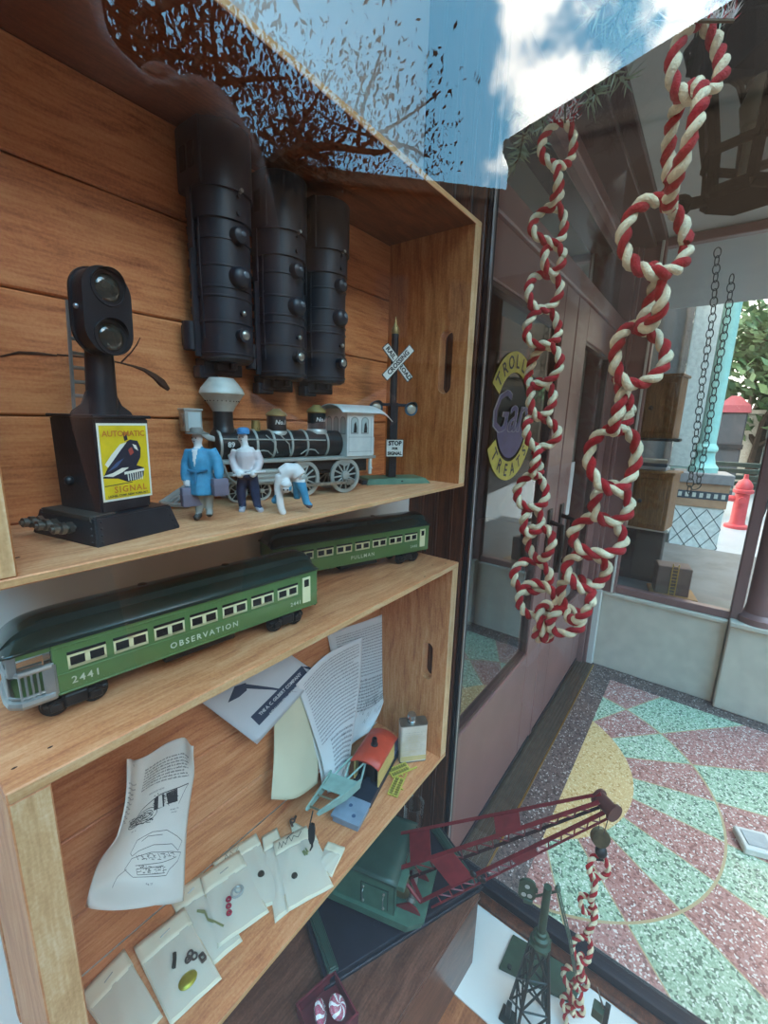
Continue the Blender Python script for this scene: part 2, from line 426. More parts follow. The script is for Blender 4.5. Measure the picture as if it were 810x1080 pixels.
for i, ch in enumerate('TREATS'):
    a = R(222+19.5*i)
    mb.text(ch, .052, lambda x, y, a=a: ef2((.156-y)*math.cos(a)-x*math.sin(a), (.156-y)*math.sin(a)+x*math.cos(a)), bold=.001)
mb.mi = 2
for dx in (-.004, .004): mb.text('Gan', .17, lambda x, y, dx=dx: ef2(-.03+dx+x, .01+y), shear=.35)
mb.mi = 1; mb.text('Gan', .165, lambda x, y: V((EX-.03+x, EY-.002, EZ+.01+y)), shear=.35)
mb.build('round_emblem', [yel, pur, gry, mat('sign_ink', '#2d2830', .5)], d1, ang=0, label='round yellow and purple shop emblem')
mb = MB(); mb.b2((1.955, WY+.014, -.40), (2.05, WY+.016, -.16)); mb.build('paper_notice', mat('paper_white', '#dfe3e4', .7), d2, ang=0, label='white paper notice')
# frame, header, transom, cornice, threshold
mb = MB()
mb.b2((.745, WY-.01, FZ), (.765, WY+.06, .5), .002); mb.b2((2.6, WY-.03, FZ), (2.70, WY+.06, .9), .003); mb.b2((2.62, WY-.05, FZ), (2.66, WY-.03, .9), .003)
mb.b2((.745, WY-.012, .46), (2.66, WY+.06, .53), .004); mb.b2((.745, WY+.0, .82), (2.66, WY+.06, .9), .004)
struct(mb.build('trim_6', maroon, ang=0))
mb = MB(); mb.b2((.745, .325, .885), (2.66, WY+.06, .97), .004); mb.b2((.745, .37, .865), (2.66, WY+.06, .885), .003); struct(mb.build('trim_7', maroon_dk, ang=0))
mb = MB(); mb.poly([(.745, WY+.03, .53), (2.66, WY+.03, .53), (2.66, WY+.03, .82), (.745, WY+.03, .82)]); struct(mb.build('window_3', glass_door, ang=0))
mb = MB()
mb.b2((.75, .375, FZ), (2.62, WY+.02, FZ+.004))
for k in range(6): mb.b2((.75, .381+k*.0145, FZ+.004), (2.62, .389+k*.0145, FZ+.009))
mb.mi = 1; mb.b2((.75, .372, FZ), (2.62, .377, FZ+.008))
struct(mb.build('trim_8', [mat('threshold_metal', '#6e655a', .35, .7, var=.15), brass], ang=0))
mb = MB(); mb.b2((.74, -.9, .905), (2.75, WY+.06, .97)); struct(mb.build('ceiling', soffit, ang=0))
# dim shop behind the doors
mb = MB()
mb.b2((.745, 2.6, FZ), (6.0, 2.65, 1.2)); mb.b2((.745, WY+.06, .97), (6.0, 2.65, 1.05)); mb.b2((5.95, .6, FZ), (6.0, 2.65, 1.0)); mb.b2((.70, WY+.05, FZ), (.745, 2.65, 1.2))
struct(mb.build('wall_shop', mat('shop_wall', '#4e5a5c', .8, var=.2, vs=1.5), ang=0))

# --- far shop front -----------------------------------------------------------------
mb = MB()
mb.b2((FX, -.19, FZ), (FX+.12, .385, -.955), .004); mb.b2((FX-.012, -.19, -.955), (FX+.12, .385, -.935), .003)
mb.mi = 1; mb.b2((FX-.02, .385, FZ), (FX+.05, .425, -.93), .006)
mb.mi = 0; mb.b2((FX-.045, -.62, FZ), (FX+.12, -.195, -.945), .006); mb.b2((FX-.06, -.62, -.945), (FX+.12, -.193, -.92), .004)
struct(mb.build('wall_far', [stone, trim_white], ang=0))
mb = MB()
mb.b2((FX, .325, -.935), (FX+.06, .43, .9), .004); mb.b2((FX+.01, -.2, -.935), (FX+.06, .325, -.895), .004); mb.b2((FX, -.235, -.935), (FX+.06, -.19, .9), .004); mb.b2((FX+.01, -.2, .86), (FX+.06, .325, .9), .004)
mb.lathe([(.085, 0), (.085, .03), (.06, .05), (.055, .09), (.055, 1.75), (.07, 1.8), (.08, 1.83)], (FX+.03, -.30, -.92), n=20)
struct(mb.build('trim_9', maroon, ang=30))
mb = MB(); mb.b2((FX-.012, .335, -.93), (FX, .347, .9), .002); struct(mb.build('trim_10', trim_white, ang=0))
mb = MB(); mb.poly([(FX+.03, -.2, -.9), (FX+.03, .33, -.9), (FX+.03, .33, .87), (FX+.03, -.2, .87)]); struct(mb.build('window_4', glass_pane('far_glass', (.93, .96, .96), 1.3), ang=0))
mb = MB(); mb.b2((FX+.06, -.62, -.96), (4.1, .47, -.915), .003); struct(mb.build('floor.002', mat('bay_floor', '#5b6468', .5, var=.3, vs=7), ang=0))
mb = MB(); mb.b2((FX+.06, .47, FZ), (7.4, .52, 1.6)); struct(mb.build('wall_bay', dark_store, ang=0))
mb = MB(); mb.b2((FX+.02, -.64, .90), (4.2, .5, .97)); struct(mb.build('ceiling.002', soffit, ang=0))
# ================================================================ CRATES
cr_back = wood('crate_back_wood', '#8f4a2a', '#cb7c4a', '#dd9763', 'X', 1.0, .5, .35)
cr_end = wood('crate_end_wood', '#84441f', '#b56c3a', '#ce8a54', 'Z', 1.0, .45, .2)
cr_slat = wood('crate_slat_wood', '#b06a44', '#d9986a', '#e9b78c', 'X', 1.0, .5, .3)
cr_low = wood('lower_crate_wood', '#a0583a', '#cb8456', '#dd9f72', 'X', 1.0, .5, .3)
cr_low_end = wood('lower_crate_end_wood', '#a25c38', '#cc8654', '#dea474', 'Z', 1.0, .5, .25)
knot = mat('knot', '#4a2a16', .7, var=.3, vs=200)
CX0, CX1, CY0, CYB, CY1 = .0375, .6045, .300, .443, .466
def crate(label, zb, zt, tb, tt, seams, slot, mats):
    t = thing('wooden_crate', label, 'crate', (CX0, CY0, zb), 0, 'stacked wooden crates')
    o = V((CX0, CY0, zb)); T = MX.Translation(-o)
    back, end, slat = mats
    ed = wood('crate_edge_lit_wood', '#ac7a4c', '#cb9a68', '#deb88c', 'X', 1.0, .55, .25); edz = wood('crate_edge_lit_wood_up', '#b48656', '#d4a878', '#e6c8a0', 'Z', 1.0, .55, .25)  # paler copies for front-facing edges: the light on them is put into the colour
    def front(mb, i):
        mb.bm.normal_update()
        for f in mb.bm.faces:
            if abs(f.normal.y) > .8 and f.calc_center_median().y < .002: f.material_index = i
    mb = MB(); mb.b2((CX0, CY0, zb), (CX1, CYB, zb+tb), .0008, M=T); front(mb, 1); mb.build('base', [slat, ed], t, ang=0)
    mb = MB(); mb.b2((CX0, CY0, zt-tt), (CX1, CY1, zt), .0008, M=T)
    for f in mb.bm.faces: f.material_index = 1 if f.calc_center_median().y > .003 and zt > 0 else 0  # upper crate only: shade around its top is put into a darker wood
    front(mb, 2); mb.build('top', [slat, wood('crate_top_shade_wood', '#4e2412', '#70381e', '#864a2a', 'X', 1.0, .5, .3), ed], t, ang=0)
    mb = MB(); zs = [zb+tb] + seams + [zt-tt]
    for a, b in zip(zs[:-1], zs[1:]): mb.b2((CX0+.004, CYB, a+.0007), (CX1-.004, CYB+.012, b-.0007), .0014, M=T)
    mb.b2((CX0, CYB+.012, zb), (CX1, CY1, zt-tt), M=T); mb.build('back', back, t, ang=0)
    z0, z1 = zb+tb, zt-tt
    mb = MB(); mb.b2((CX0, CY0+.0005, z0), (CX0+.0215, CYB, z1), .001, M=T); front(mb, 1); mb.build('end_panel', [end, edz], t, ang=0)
    y0, y1, s0, s1 = slot; r = (y1-y0)/2; yc = (y0+y1)/2; P = CX1-.0185
    mm = T @ frame((P, 0, 0), (0, 1, 0), (0, 0, 1), (1, 0, 0)); d = CX1-P
    mb = MB()
    mb.prism([(CY0+.0005, z0), (y0, z0), (y0, z1), (CY0+.0005, z1)], d, mm); mb.prism([(y1, z0), (CYB, z0), (CYB, z1), (y1, z1)], d, mm)
    arc = lambda zc, sg: [(yc+r*math.cos(R(180*k/10)), zc+sg*r*math.sin(R(180*k/10))) for k in range(11)]
    mb.prism([(y0, z1), (y1, z1)]+arc(s1-r, 1), d, mm); mb.prism([(y1, z0), (y0, z0)]+arc(s0+r, -1)[::-1], d, mm)
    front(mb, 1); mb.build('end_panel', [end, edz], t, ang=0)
    return t, o
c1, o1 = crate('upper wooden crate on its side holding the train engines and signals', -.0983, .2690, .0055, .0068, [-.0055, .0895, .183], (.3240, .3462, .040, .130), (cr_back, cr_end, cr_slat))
c2, o2 = crate('lower wooden crate on its side, papers inside and green coaches on top', -.588, -.2222, .008, .0085, [-.503, -.409, -.318], (.3276, .348, -.440, -.371), (cr_low, cr_low_end, cr_low))
# bark-lined split and nails
mb = MB(); pts = [(60, 374), (90, 377), (120, 381), (140, 386), (152, 390), (163, 397), (171, 404), (178, 411)]; w = [.0008, .0006, .0006, .001, .0018, .003, .0042, .002]
mb.tube([onY(x, y, .4428)-o1 for x, y in pts], w, 6, squash=.5); mb.tube([onY(x, y, .4428)-o1 for x, y in ((128, 382), (138, 372), (144, 364), (148, 356))], [.0007, .0006, .0006, .0003], 5)
mb.tube([onY(x, y, .4428)-o1 for x, y in ((0, 376), (20, 372), (40, 373), (60, 375))], [.0006, .0012, .0014, .0006], 5)
mb.build('bark_split', knot, c1, label='dark bark split in the back board')
for cr, oo, zt, pts in ((c1, o1, -.0926, [(18, 588), (9, 592)]), (c2, o2, -.2219, [(456, 596), (470, 594), (448, 608), (15, 810), (53, 788)])):
    for x, y in pts: mb = MB(); mb.sph(onZ(x, y, zt)-oo, .0011, (1.6, .8, .25), 8); mb.build('nail', knot, cr)

# ================================================================ UPPER CRATE CONTENTS
SH = -.0928
enamel = mat('black_enamel', '#22262c', .34, .1, var=.25, vs=60, bump=.08, bs=400)
def onVs(x, y, P0, a, t=0.):
    """pixel -> (s, z) in an upright plane through P0 running at angle a, pushed back by t"""
    u = V((math.cos(R(a)), math.sin(R(a)), 0)); n = V((-u.y, u.x, 0)); o = V((P0[0], P0[1], 0))+n*t
    d = ray(x, y); q = d*(n.dot(o)/n.dot(d)); return u.dot(q-o), q.z
# ---- automatic signal
t = thing('toy_signal', 'black toy two lamp signal on a box with a yellow AUTOMATIC SIGNAL label', 'toy signal', (.1333, .3736, SH), R(11.8))
def z_(z): return z-SH
mb = MB(); B, Tq = (.034, .040), (.030, .034)
v = [(-B[0], -B[1], 0), (B[0], -B[1], 0), (B[0], B[1], 0), (-B[0], B[1], 0), (-Tq[0], -Tq[1], .0195), (Tq[0], -Tq[1], .0195), (Tq[0], Tq[1], .0195), (-Tq[0], Tq[1], .0195)]
mb._take(v, [[3, 2, 1, 0], [4, 5, 6, 7], [0, 1, 5, 4], [1, 2, 6, 5], [2, 3, 7, 6], [3, 0, 4, 7]])
bmesh.ops.bevel(mb.bm, geom=mb.bm.edges[:], offset=.001, segments=2, affect='EDGES')
for sx in (-1, 1):
    for k in range(4):
        f = .15+.23*k; mb.sph((sx*(B[0]-(B[0]-Tq[0])*f-.004), -(B[1]-(B[1]-Tq[1])*f), .0195*f), .0009, n=8)
        mb.sph((-(B[0]-(B[0]-Tq[0])*f), sx*(B[1]-(B[1]-Tq[1])*f-.005), .0195*f), .0009, n=8)
base = mb.build('base', enamel, t, ang=30)
for vv in (.022, .004, -.015):
    mb = MB(); c = V((-.033, vv, .0115)); d = V((-1, 0, .1)).normalized()
    mb.cyl(c, c+d*.016, .0016, n=10); mb.cyl(c+d*.002, c+d*.005, .0042, n=6); mb.cyl(c+d*.007, c+d*.010, .0042, n=16); mb.cyl(c+d*.0115, c+d*.0145, .0034, n=16)
    mb.build('binding_post', mat('nickel', '#a09c94', .28, .9, var=.2, vs=90), t, label='nickel binding post')
mb = MB(); mb.b2((-.031, -.03, .0168), (-.012, .028, .0205), .0005); mb.build('terminal_strip', mat('fibre', '#3b332c', .7), base, ang=0)
# box, slightly wider at its lip
mb = MB()
bt, tp, z0, z1 = (-.0200, .0190, -.026, .024), (-.0195, .0220, -.027, .026), .0195, z_(-.0045)
v = [(bt[0], bt[2], z0), (bt[1], bt[2], z0), (bt[1], bt[3], z0), (bt[0], bt[3], z0), (tp[0], tp[2], z1), (tp[1], tp[2], z1), (tp[1], tp[3], z1), (tp[0], tp[3], z1)]
mb._take(v, [[3, 2, 1, 0], [4, 5, 6, 7], [0, 1, 5, 4], [1, 2, 6, 5], [2, 3, 7, 6], [3, 0, 4, 7]])
bmesh.ops.bevel(mb.bm, geom=mb.bm.edges[:], offset=.0012, segments=2, affect='EDGES')
mb.b2((tp[0]-.0015, tp[2]-.0015, z1-.0005), (tp[1]+.0015, tp[3]+.0015, z1+.0018), .0006)
body = mb.build('body', enamel, t, ang=30)
mb = MB(); mb.sph((-.0225, .005, .042), .0035, (1, 1, 1), 10); mb.cyl((-.019, .005, .042), (-.026, .005, .042), .0016, n=8); mb.build('side_knob', enamel, body)
# label
Lh = (z_(-.0635), z_(-.0095))
def lf(x, y, d=0):   # label coords 0..1 -> body front
    zz = Lh[0]+(Lh[1]-Lh[0])*y; f = (zz-z0)/(z1-z0); yy = bt[2]+(tp[2]-bt[2])*f-.0006-d
    x0 = -.0170+(.0165-.0170+.0005)*0; return V((-.0175+.0365*x, yy, zz))
mb = MB(); mb.poly([lf(-.03, -.02), lf(1.03, -.02), lf(1.03, 1.02), lf(-.03, 1.02)])
mb.mi = 1; mb.poly([lf(0.01, .01, .0002), lf(.99, .01, .0002), lf(.99, .99, .0002), lf(.01, .99, .0002)])
P = lambda pts, mi, d: (setattr(mb, 'mi', mi), mb.poly([lf(a, b, d) for a, b in pts]))
P([(0, .30), (.1, .42), (.3, .62), (.5, .76), (.62, .8), (.78, .78), (.84, .68), (.82, .55), (.72, .44), (.88, .4), (.86, .28), (.74, .24), (.5, .22), (.3, .28)], 2, .0003)
P([(.06, .48), (.2, .6), (.4, .74), (.55, .77), (.4, .66), (.25, .54), (.12, .44)], 0, .0004)
P([(.0, .33), (.2, .36), (.4, .42), (.55, .42), (.4, .36), (.2, .31)], 0, .0004)
P([(.44, .36), (.88, .39), (.88, .355), (.44, .325)], 0, .00045)
P([(.56, .66), (.64, .7), (.68, .62), (.6, .58)], 4, .00045); P([(.66, .74), (.74, .72), (.78, .64), (.7, .68)], 0, .00045)
P([(.1, .38), (.3, .5), (.45, .55), (.3, .44)], 5, .00045); P([(.5, .78), (.47, .9), (.55, .9), (.57, .8)], 2, .0004)
for k in range(7): P([(.5+k*.052, .34), (.52+k*.052, .34), (.53+k*.05, .235), (.51+k*.05, .235)], 0, .0005)
P([(.02, .195), (.6, .215), (.6, .205), (.02, .185)], 2, .0004)
W_ = .0365; H_ = Lh[1]-Lh[0]
mb.mi = 3; mb.text('AUTOMATIC', .0058, lambda x, y: lf(.5+x/W_, .88+y/H_, .0006), space=.95, bold=.0001)
mb.text('SIGNAL', .0066, lambda x, y: lf(.55+x/W_, .125+y/H_, .0006), space=1.2, bold=.0001)
mb.mi = 2; mb.text('LIONEL CORP. NEW YORK, N.Y.', .0022, lambda x, y: lf(.5+x/W_, .045+y/H_, .0006), bold=.00006)
mb.build('signal_label', [mat('label_white', '#e8e4d4', .5, var=.05), mat('label_yellow', '#e3c31c', .45, var=.08, vs=120), mat('label_navy', '#1d2436', .5), mat('label_orange', '#cf7a2e', .5), mat('label_red', '#b0483c', .5), mat('label_blue', '#44618c', .5)], body, ang=0, label='yellow paper label with a locomotive and the words AUTOMATIC SIGNAL')
# mast with gussets, head, ladder
uo = .0045
mb = MB(); mb.tube([(uo-.0005, 0, z1), (uo, 0, z_(.002)), (uo+.002, 0, z_(.046))], [.0108, .0104, .0092], 20)
for sx in (-1, 1):
    pf = [(0, 0), (.024, 0), (.022, .004), (.015, .009), (.011, .018), (.008, .02), (0, .02)]
    mb.prism([(uo+sx*p[0], z1+p[1]) for p in pf], .002, frame((0, .001, 0), (1, 0, 0), (0, 0, 1), (0, -1, 0)))
mb.build('mast', enamel, t, ang=40)
HC = (uo, -.009, z_(.0690))
hm = frame(HC, (1, 0, -.03), (0.03, 0, 1), (0, -1, 0))
mb = MB(); mb.prism(rrect(.0335, .0575, .0162, 8), .014, hm @ MX.Translation((0, 0, -.005))); mb.prism(rrect(.0365, .0605, .0178, 8), .002, hm @ MX.Translation((0, 0, -.005))); mb.prism(rrect(.0350, .0590, .017, 8), .0015, hm @ MX.Translation((0, 0, .0085)))
bmesh.ops.remove_doubles(mb.bm, verts=mb.bm.verts[:], dist=1e-6)
head = mb.build('signal_head', enamel, t, ang=40)
lens = mat('smoked_lens', '#2e2e28', .12, var=.3, vs=80, coat=.6)
for yy in (.0158, -.0172):
    mb = MB(); mb.sph((hm @ V((.0005, yy, .0088))), .0098, (1, .42, 1), 20); mb.build('lens', lens, head, label='smoked round lens')
    mb = MB()
    mb.grid(lambda a, b: hm @ V((.0005+(.0118+.001*b)*math.cos(R(-8+196*a)), yy+(.0118+.001*b)*math.sin(R(-8+196*a)), .0095+.006*b*max(.05, math.sin(R(180*a))))), 20, 2)
    mb.tube([hm @ V((.0005+.0118*math.cos(R(18*k)), yy+.0118*math.sin(R(18*k)), .0102)) for k in range(20)], .0007, 6, closed=True)
    mb.build('hood', enamel, head)
mb = MB(); mb.sph(hm @ V((-.0175, .0, .002)), .0018, n=10); mb.build('bolt', steel, head)
mb = MB()
a0, a1 = V((.002, .022, z1)), V((.003, .016, z_(.078))); off = V((.0115, 0, 0))
mb.tube([a0-off*.5, a1-off*.5], .0014, 6); mb.tube([a0+off*.5, a1+off*.5], .0014, 6)
for k in range(8):
    p = a0.lerp(a1, .06+k*.125); mb.tube([p-off*.5, p+off*.5], .0014, 6)
mb.build('ladder', mat('ladder_metal', '#c4c6c2', .4, .7, var=.2), t, label='grey metal ladder')

# ---- three black locomotive shells hung nose down
blk = mat('black_plastic', '#1d242e', .42, var=.18, vs=40)
hi = mat('worn_silver', '#b9b6ac', .3, .85, var=.25, vs=150)
def shell():
    t = thing('locomotive_shell', 'black toy steam locomotive shell hung nose down, leftmost of three', 'toy locomotive', (0, 0, 0), 0, 'black locomotive shells on the back board')
    r = .0262; L = .205
    mb = MB(); prof = [(.001, .0), (.022, .0), (r, .003), (r, .125), (r+.002, .126), (r+.002, .150)]
    mb.lathe(prof, n=32)
    for z, w in ((.006, .0006), (.035, .0005), (.058, .0005), (.066, .0004), (.085, .0005), (.108, .0005), (.126, .001)): mb.lathe([(r, z), (r+w+.0005, z+.0004), (r+w+.0005, z+.0018), (r, z+.0022)], n=32, caps=False)
    mb.build('boiler', blk, t)
    mb = MB()
    mb.b2((-.0288, -.014, .150), (.0288, .026, L), .003, 2); mb.lathe([(.0288, .150), (.0288, L-.002), (.025, L)], (0, -.002, 0), n=28)
    cab = mb.build('cab', blk, t)
    for s in (-1, 1):
        for k in range(2): mb = MB(); mb.b2((s*.0285, -.006+k*.014, .166), (s*.0294, .004+k*.014, .186), .0006); mb.build('window', mat('black_matt', '#0b0d10', .7), cab, ang=0)
    for s in (-1, 1):
        mb = MB(); mb.b2((s*.024, .004, .004), (s*.0315, .0075, .150), .0006); mb.b2((s*.030, -.001, .10), (s*.0315, .0075, .150), .0004)
        for k in range(9): mb.b2((s*.027, .0075, .015+.014*k), (s*.030, .012, .022+.014*k), .0004)
        mb.build('running_board', blk, t, ang=20)
        mb = MB(); mb.b2((s*.026, .008, .014), (s*.0350, .024, .034), .001, 2); mb.lathe([(.008, 0), (.008, .026)], (s*.0300, .014, .010), n=16)
        mb.build('steam_chest', blk, t)
        mb = MB(); mb.tube([(s*.026, -.004, .02), (s*.0275, -.004, .08), (s*.0265, -.004, .145)], .0008, 6)
        for z in (.03, .06, .09, .12): mb.cyl((s*.022, -.003, z), (s*.0275, -.004, z), .0009, n=6)
        mb.build('hand_rail', blk, t)
    mb = MB(); mb.b2((-.022, .006, -.012), (.022, .024, .004), .001); mb.b2((-.012, .0, -.008), (.010, .02, .0), .001); mb.cyl((.004, -.004, -.006), (.004, -.004, .0), .004, n=12); mb.b2((-.026, .008, -.016), (-.006, .022, -.004), .001); mb.build('pilot_deck', blk, t, ang=20)
    mb = MB(); mb.lathe([(.0065, 0), (.006, .007), (.007, .0075), (.007, .009), (.003, .0095)], (.0, -r+.002, .0245), rotx(R(90)), 16); mb.mi = 1; mb.sph((0, -r-.0066, .0245), .0048, (1, .55, 1), 12); mb.build('smokestack', [blk, hi], t, label='smokestack with worn silver top')
    mb = MB(); mb.cyl((.001, -r+.002, .045), (.001, -r-.004, .045), .0022, n=10); mb.mi = 1; mb.sph((.001, -r-.004, .045), .0026, n=10); mb.build('bell', [blk, hi], t)
    mb = MB(); mb.lathe([(.0105, 0), (.0098, .006), (.0085, .0085), (.005, .0105), (.001, .011)], (.0, -r+.002, .077), rotx(R(90)), 22); mb.mi = 1; mb.sph((.002, -r-.0082, .079), .0032, (1.2, .4, 1), 10); mb.build('sand_dome', [blk, mat('worn_grey', '#6f7880', .4, .3)], t)
    mb = MB(); mb.lathe([(.0085, 0), (.0078, .006), (.0068, .008), (.004, .0095), (.001, .010)], (.0, -r+.002, .113), rotx(R(90)), 22); mb.mi = 1; mb.sph((.001, -r-.0074, .114), .0024, (1.2, .4, 1), 10); mb.build('steam_dome', [blk, mat('worn_grey', '#6f7880', .4, .3)], t)
    mb = MB(); mb.cyl((0, -r+.002, .132), (0, -r-.004, .132), .0022, n=10); mb.cyl((0, -r+.002, .146), (0, -r-.005, .146), .0016, n=8); mb.mi = 1; mb.cyl((.002, -r+.001, .15), (.002, -r-.0065, .151), .0018, n=8); mb.build('whistle', [blk, hi], t)
    return t
s1 = shell(); s1.location = (.2735, .4145, .052)
dup(s1, 'black toy steam locomotive shell hung nose down, middle of three', (.3450, .4145, .041)); dup(s1, 'black toy steam locomotive shell hung nose down, rightmost of three', (.4145, .4145, .0425))
# ---- tin steam engine
LP, LA = (.399, .361), -13.
t = thing('tin_locomotive', 'grey and black tin steam locomotive with a flared silver smokestack', 'toy locomotive', (LP[0], LP[1], SH), R(LA))
tinb = mat('tin_black', '#23282a', .3, .2, var=.2, vs=60); ting = mat('tin_grey', '#b2b2aa', .38, .35, var=.12, vs=50); tinw = mat('tin_white', '#cfd0ca', .42, .1, var=.08, vs=60); gold = mat('tin_gold', '#a98a52', .4, .5, var=.2, vs=60)
C = .025
def lz(x, y, tt=C): s, z = onVs(x, y, LP, LA, tt); return s, z-SH
xa = frame((0, 0, 0), (0, 1, 0), (0, 0, 1), (1, 0, 0))    # lathe axis along +x
sF = lz(226, 470)[0]; zb = .061; rb = .0172; sR = .003
mb = MB(); mb.lathe([(.001, sF-.0025), (.012, sF-.002), (rb-.001, sF), (rb-.001, sR)], (0, C, zb), xa, 28); boil = mb.build('boiler', tinb, t)
mb = MB()
for k, s in enumerate((sF+.001, sF+.022, -.112, -.092, -.070, -.050, -.022)): mb.lathe([(rb-.0012, s), (rb, s+.0004), (rb, s+.0026), (rb-.0012, s+.003)], (0, C, zb), xa, 28, caps=False)
for k in range(24):
    pass
ys = lambda z: C-math.sqrt(max(1e-9, (rb+.0002)**2-(z-zb)**2))
pp = lambda s, z: V((s, ys(z), z))
mb.tube([pp(sF+.004, .068), pp(-.12, .0675), pp(-.07, .0668), (-.025, ys(.066), .066)], .0008, 6)
for s0 in (-.105, -.045):
    mb.tube([pp(s0-.012, .050), pp(s0-.006, .0545), pp(s0, .0555), pp(s0+.006, .0545), pp(s0+.012, .050)], .0008, 5)
mb.tube([pp(-.10, .072), pp(-.092, .064), pp(-.087, .052)], .0007, 5); mb.tube([pp(-.083, .073), pp(-.074, .062), pp(-.07, .050)], .0007, 5)
mb.build('boiler_bands', ting, boil)
mb = MB(); mb.text('89', .0075, lambda x, y: pp(sF+.012+x, .062+y)-V((0, .0003, 0)), bold=.0002); mb.build('boiler_number', tinw, boil, ang=0)
mb = MB(); mb.b2((sF-.004, .001, .0425), (.048, 2*C-.001, .0462), .0006); mb.build('running_board', ting, t, ang=20)
mb = MB(); mb.b2((-.132, .010, .026), (.040, 2*C-.010, .0425), .001); mb.b2((-.055, .006, .03), (.035, 2*C-.006, .0425), .001); mb.build('frame', mat('tin_dark', '#17191a', .5), t, ang=20)
# stack
ss, _ = lz(235, 433)
zt = lz(235, 450)[1]; z2 = lz(235, 433)[1]; z3 = lz(235, 413)[1]; z4 = lz(235, 399)[1]; rs = (lz(258, 413)[0]-lz(213, 413)[0])/2
mb = MB(); mb.lathe([(.0118, zt-.006), (.011, zt-.002), (.0102, zt), (.0100, z2)], (ss, C, 0), n=24); st = mb.build('smokestack', tinb, t)
mb = MB(); mb.lathe([(.0105, z2-.001), (.013, z2+.004), (rs*.97, z3-.003), (rs, z3-.0026), (rs, z3-.0005), (rs*.97, z3+.0005), (rs*.93, z3+.003), (rs*.62, z4-.002), (rs*.55, z4), (.001, z4+.0008)], (ss, C, 0), n=30); mb.build('stack_cone', mat('cone_silver', '#c4c2b8', .45, .15, var=.12, vs=80), st)
mb = MB()
for k in range(26):
    a = 2*math.pi*k/26; zz = z2+.0095; rr_ = .013+(rs*.97-.013)*((zz-z2-.004)/(z3-.003-z2-.004))+.0002; mb.sph((ss+rr_*math.cos(a), C+rr_*math.sin(a), zz), .0006, n=6)
mb.build('stack_holes', mat('black_matt', '#0b0d10', .7), st)
# domes
for x, yb, yt, top in ((292, 457, 431, 0), (334, 455, 427, 1)):
    s, z = lz(x, yb); z1_ = lz(x, yt)[1]; h = z1_-z
    mb = MB(); mb.mi = 1; mb.lathe([(.0125, z-.003), (.0125, z+.001), (.0112, z+.003)], (s, C, 0), n=24); mb.mi = 0; mb.lathe([(.0112, z+.003), (.0108, z+h*.70)], (s, C, 0), n=24)
    mb.mi = 2; mb.lathe([(.0118, z+h*.70), (.0122, z+h*.74), (.0105, z+h*.84), (.006, z+h*.93), (.004, z+h), (.001, z+h)], (s, C, 0), n=24)
    mb.mi = 3; mb.text('No.1', .0068, lambda x_, y_: V((s-.0112*math.sin(-x_/.0112), C-.0112*math.cos(x_/.0112)-.0003, z+h*.45+y_)), shear=.2, bold=.0002)
    mb.build('dome', [tinb, ting, gold, tinw], t)
s, z = lz(270, 455); mb = MB(); mb.lathe([(.006, z-.004), (.005, z), (.0045, z+.012), (.001, z+.0125)], (s, C, 0), M=roty(R(-8)) if 0 else None, n=14); mb.b2((s-.001, C-.006, z-.004), (s+.002, C+.006, z+.006), .0006); mb.build('bell', gold, t, label='gold bell')
# lamp
s, z = lz(191, 432); s2, z2_ = lz(211, 455)
mb = MB(); w = (s2-s); mb.b2((s, C-.0095, z2_), (s2, C+.0095, z), .0008); mb.b2((s-.001, C-.0105, z-.001), (s2+.001, C+.0105, z+.0015), .0006)
mb.tube([(s2-.002, C-.005, z2_), (s2+.006, C-.006, z2_-.006), (s2+.020, C-.010, z2_-.010), (s2+.026, C-.013, z2_-.026)], .003, 8, squash=.5); mb.tube([(s2-.002, C+.005, z2_), (s2+.02, C+.008, z2_-.008)], .002, 6)
lp = mb.build('headlamp', ting, t, ang=30)
mb = MB(); mb.b2((s+.003, C-.0102, z2_+.003), (s2-.002, C-.0094, z-.0025), .0003); mb.mi = 1; mb.lathe([(.008, -.002), (.0065, .0)], (s-.001, C, (z+z2_)/2), frame((0, 0, 0), (0, 1, 0), (0, 0, 1), (-1, 0, 0)), 18); mb.build('lamp_glass', [mat('lamp_pale', '#c2cbc9', .25), hi], lp)
# cab
cb = lz(357, 477, 0)[1]; cf = .001; crr = .0425; ct = lz(350, 430, 0)[1]
mb = MB(); th = .0012
mb.b2((cf, .0005, .0462), (cf+th, 2*C-.0005, ct), .0003)
for y in (.0, 2*C-th): mb.b2((cf, y, .0462), (crr, y+th, ct-.002), .0003)
cab = mb.build('cab', tinw, t, ang=20)
mb = MB()
def rf(a, b): 
    s = cf-.010+(.072-cf+.010)*b; an = -1+2*a; tail = max(0, (b-.72)/.28)
    return V((s, C+(C+.005*(1-tail*.4))*an, ct+.0055*(1-an*an)-.0042*abs(an)**3-.010*tail*tail))
mb.grid(rf, 14, 14); o = mb.build('cab_roof', tinw, cab); m_ = o.modifiers.new('t', 'SOLIDIFY'); m_.thickness = .0012
mb = MB()
def arch(s0, w, z0, h, y): return [V((s0, y, z0)), V((s0+w, y, z0)), V((s0+w, y, z0+h*.75))]+[V((s0+w/2+w/2*math.cos(R(k*30)), y, z0+h*.75+h*.25*math.sin(R(k*30)))) for k in range(1, 6)]+[V((s0, y, z0+h*.75))]
for s0 in (.006, .022): mb.mi = 0; mb.poly(arch(s0, .012, .074, .021, -.0003)); mb.mi = 1; mb.poly(arch(s0+.0015, .009, .0755, .018, -.0005)); mb.mi = 2; mb.poly([V((s0+.004, -.0007, .0755)), V((s0+.009, -.0007, .0755)), V((s0+.0093, -.0007, .081)), V((s0+.0075, -.0007, .089)), V((s0+.005, -.0007, .086))])
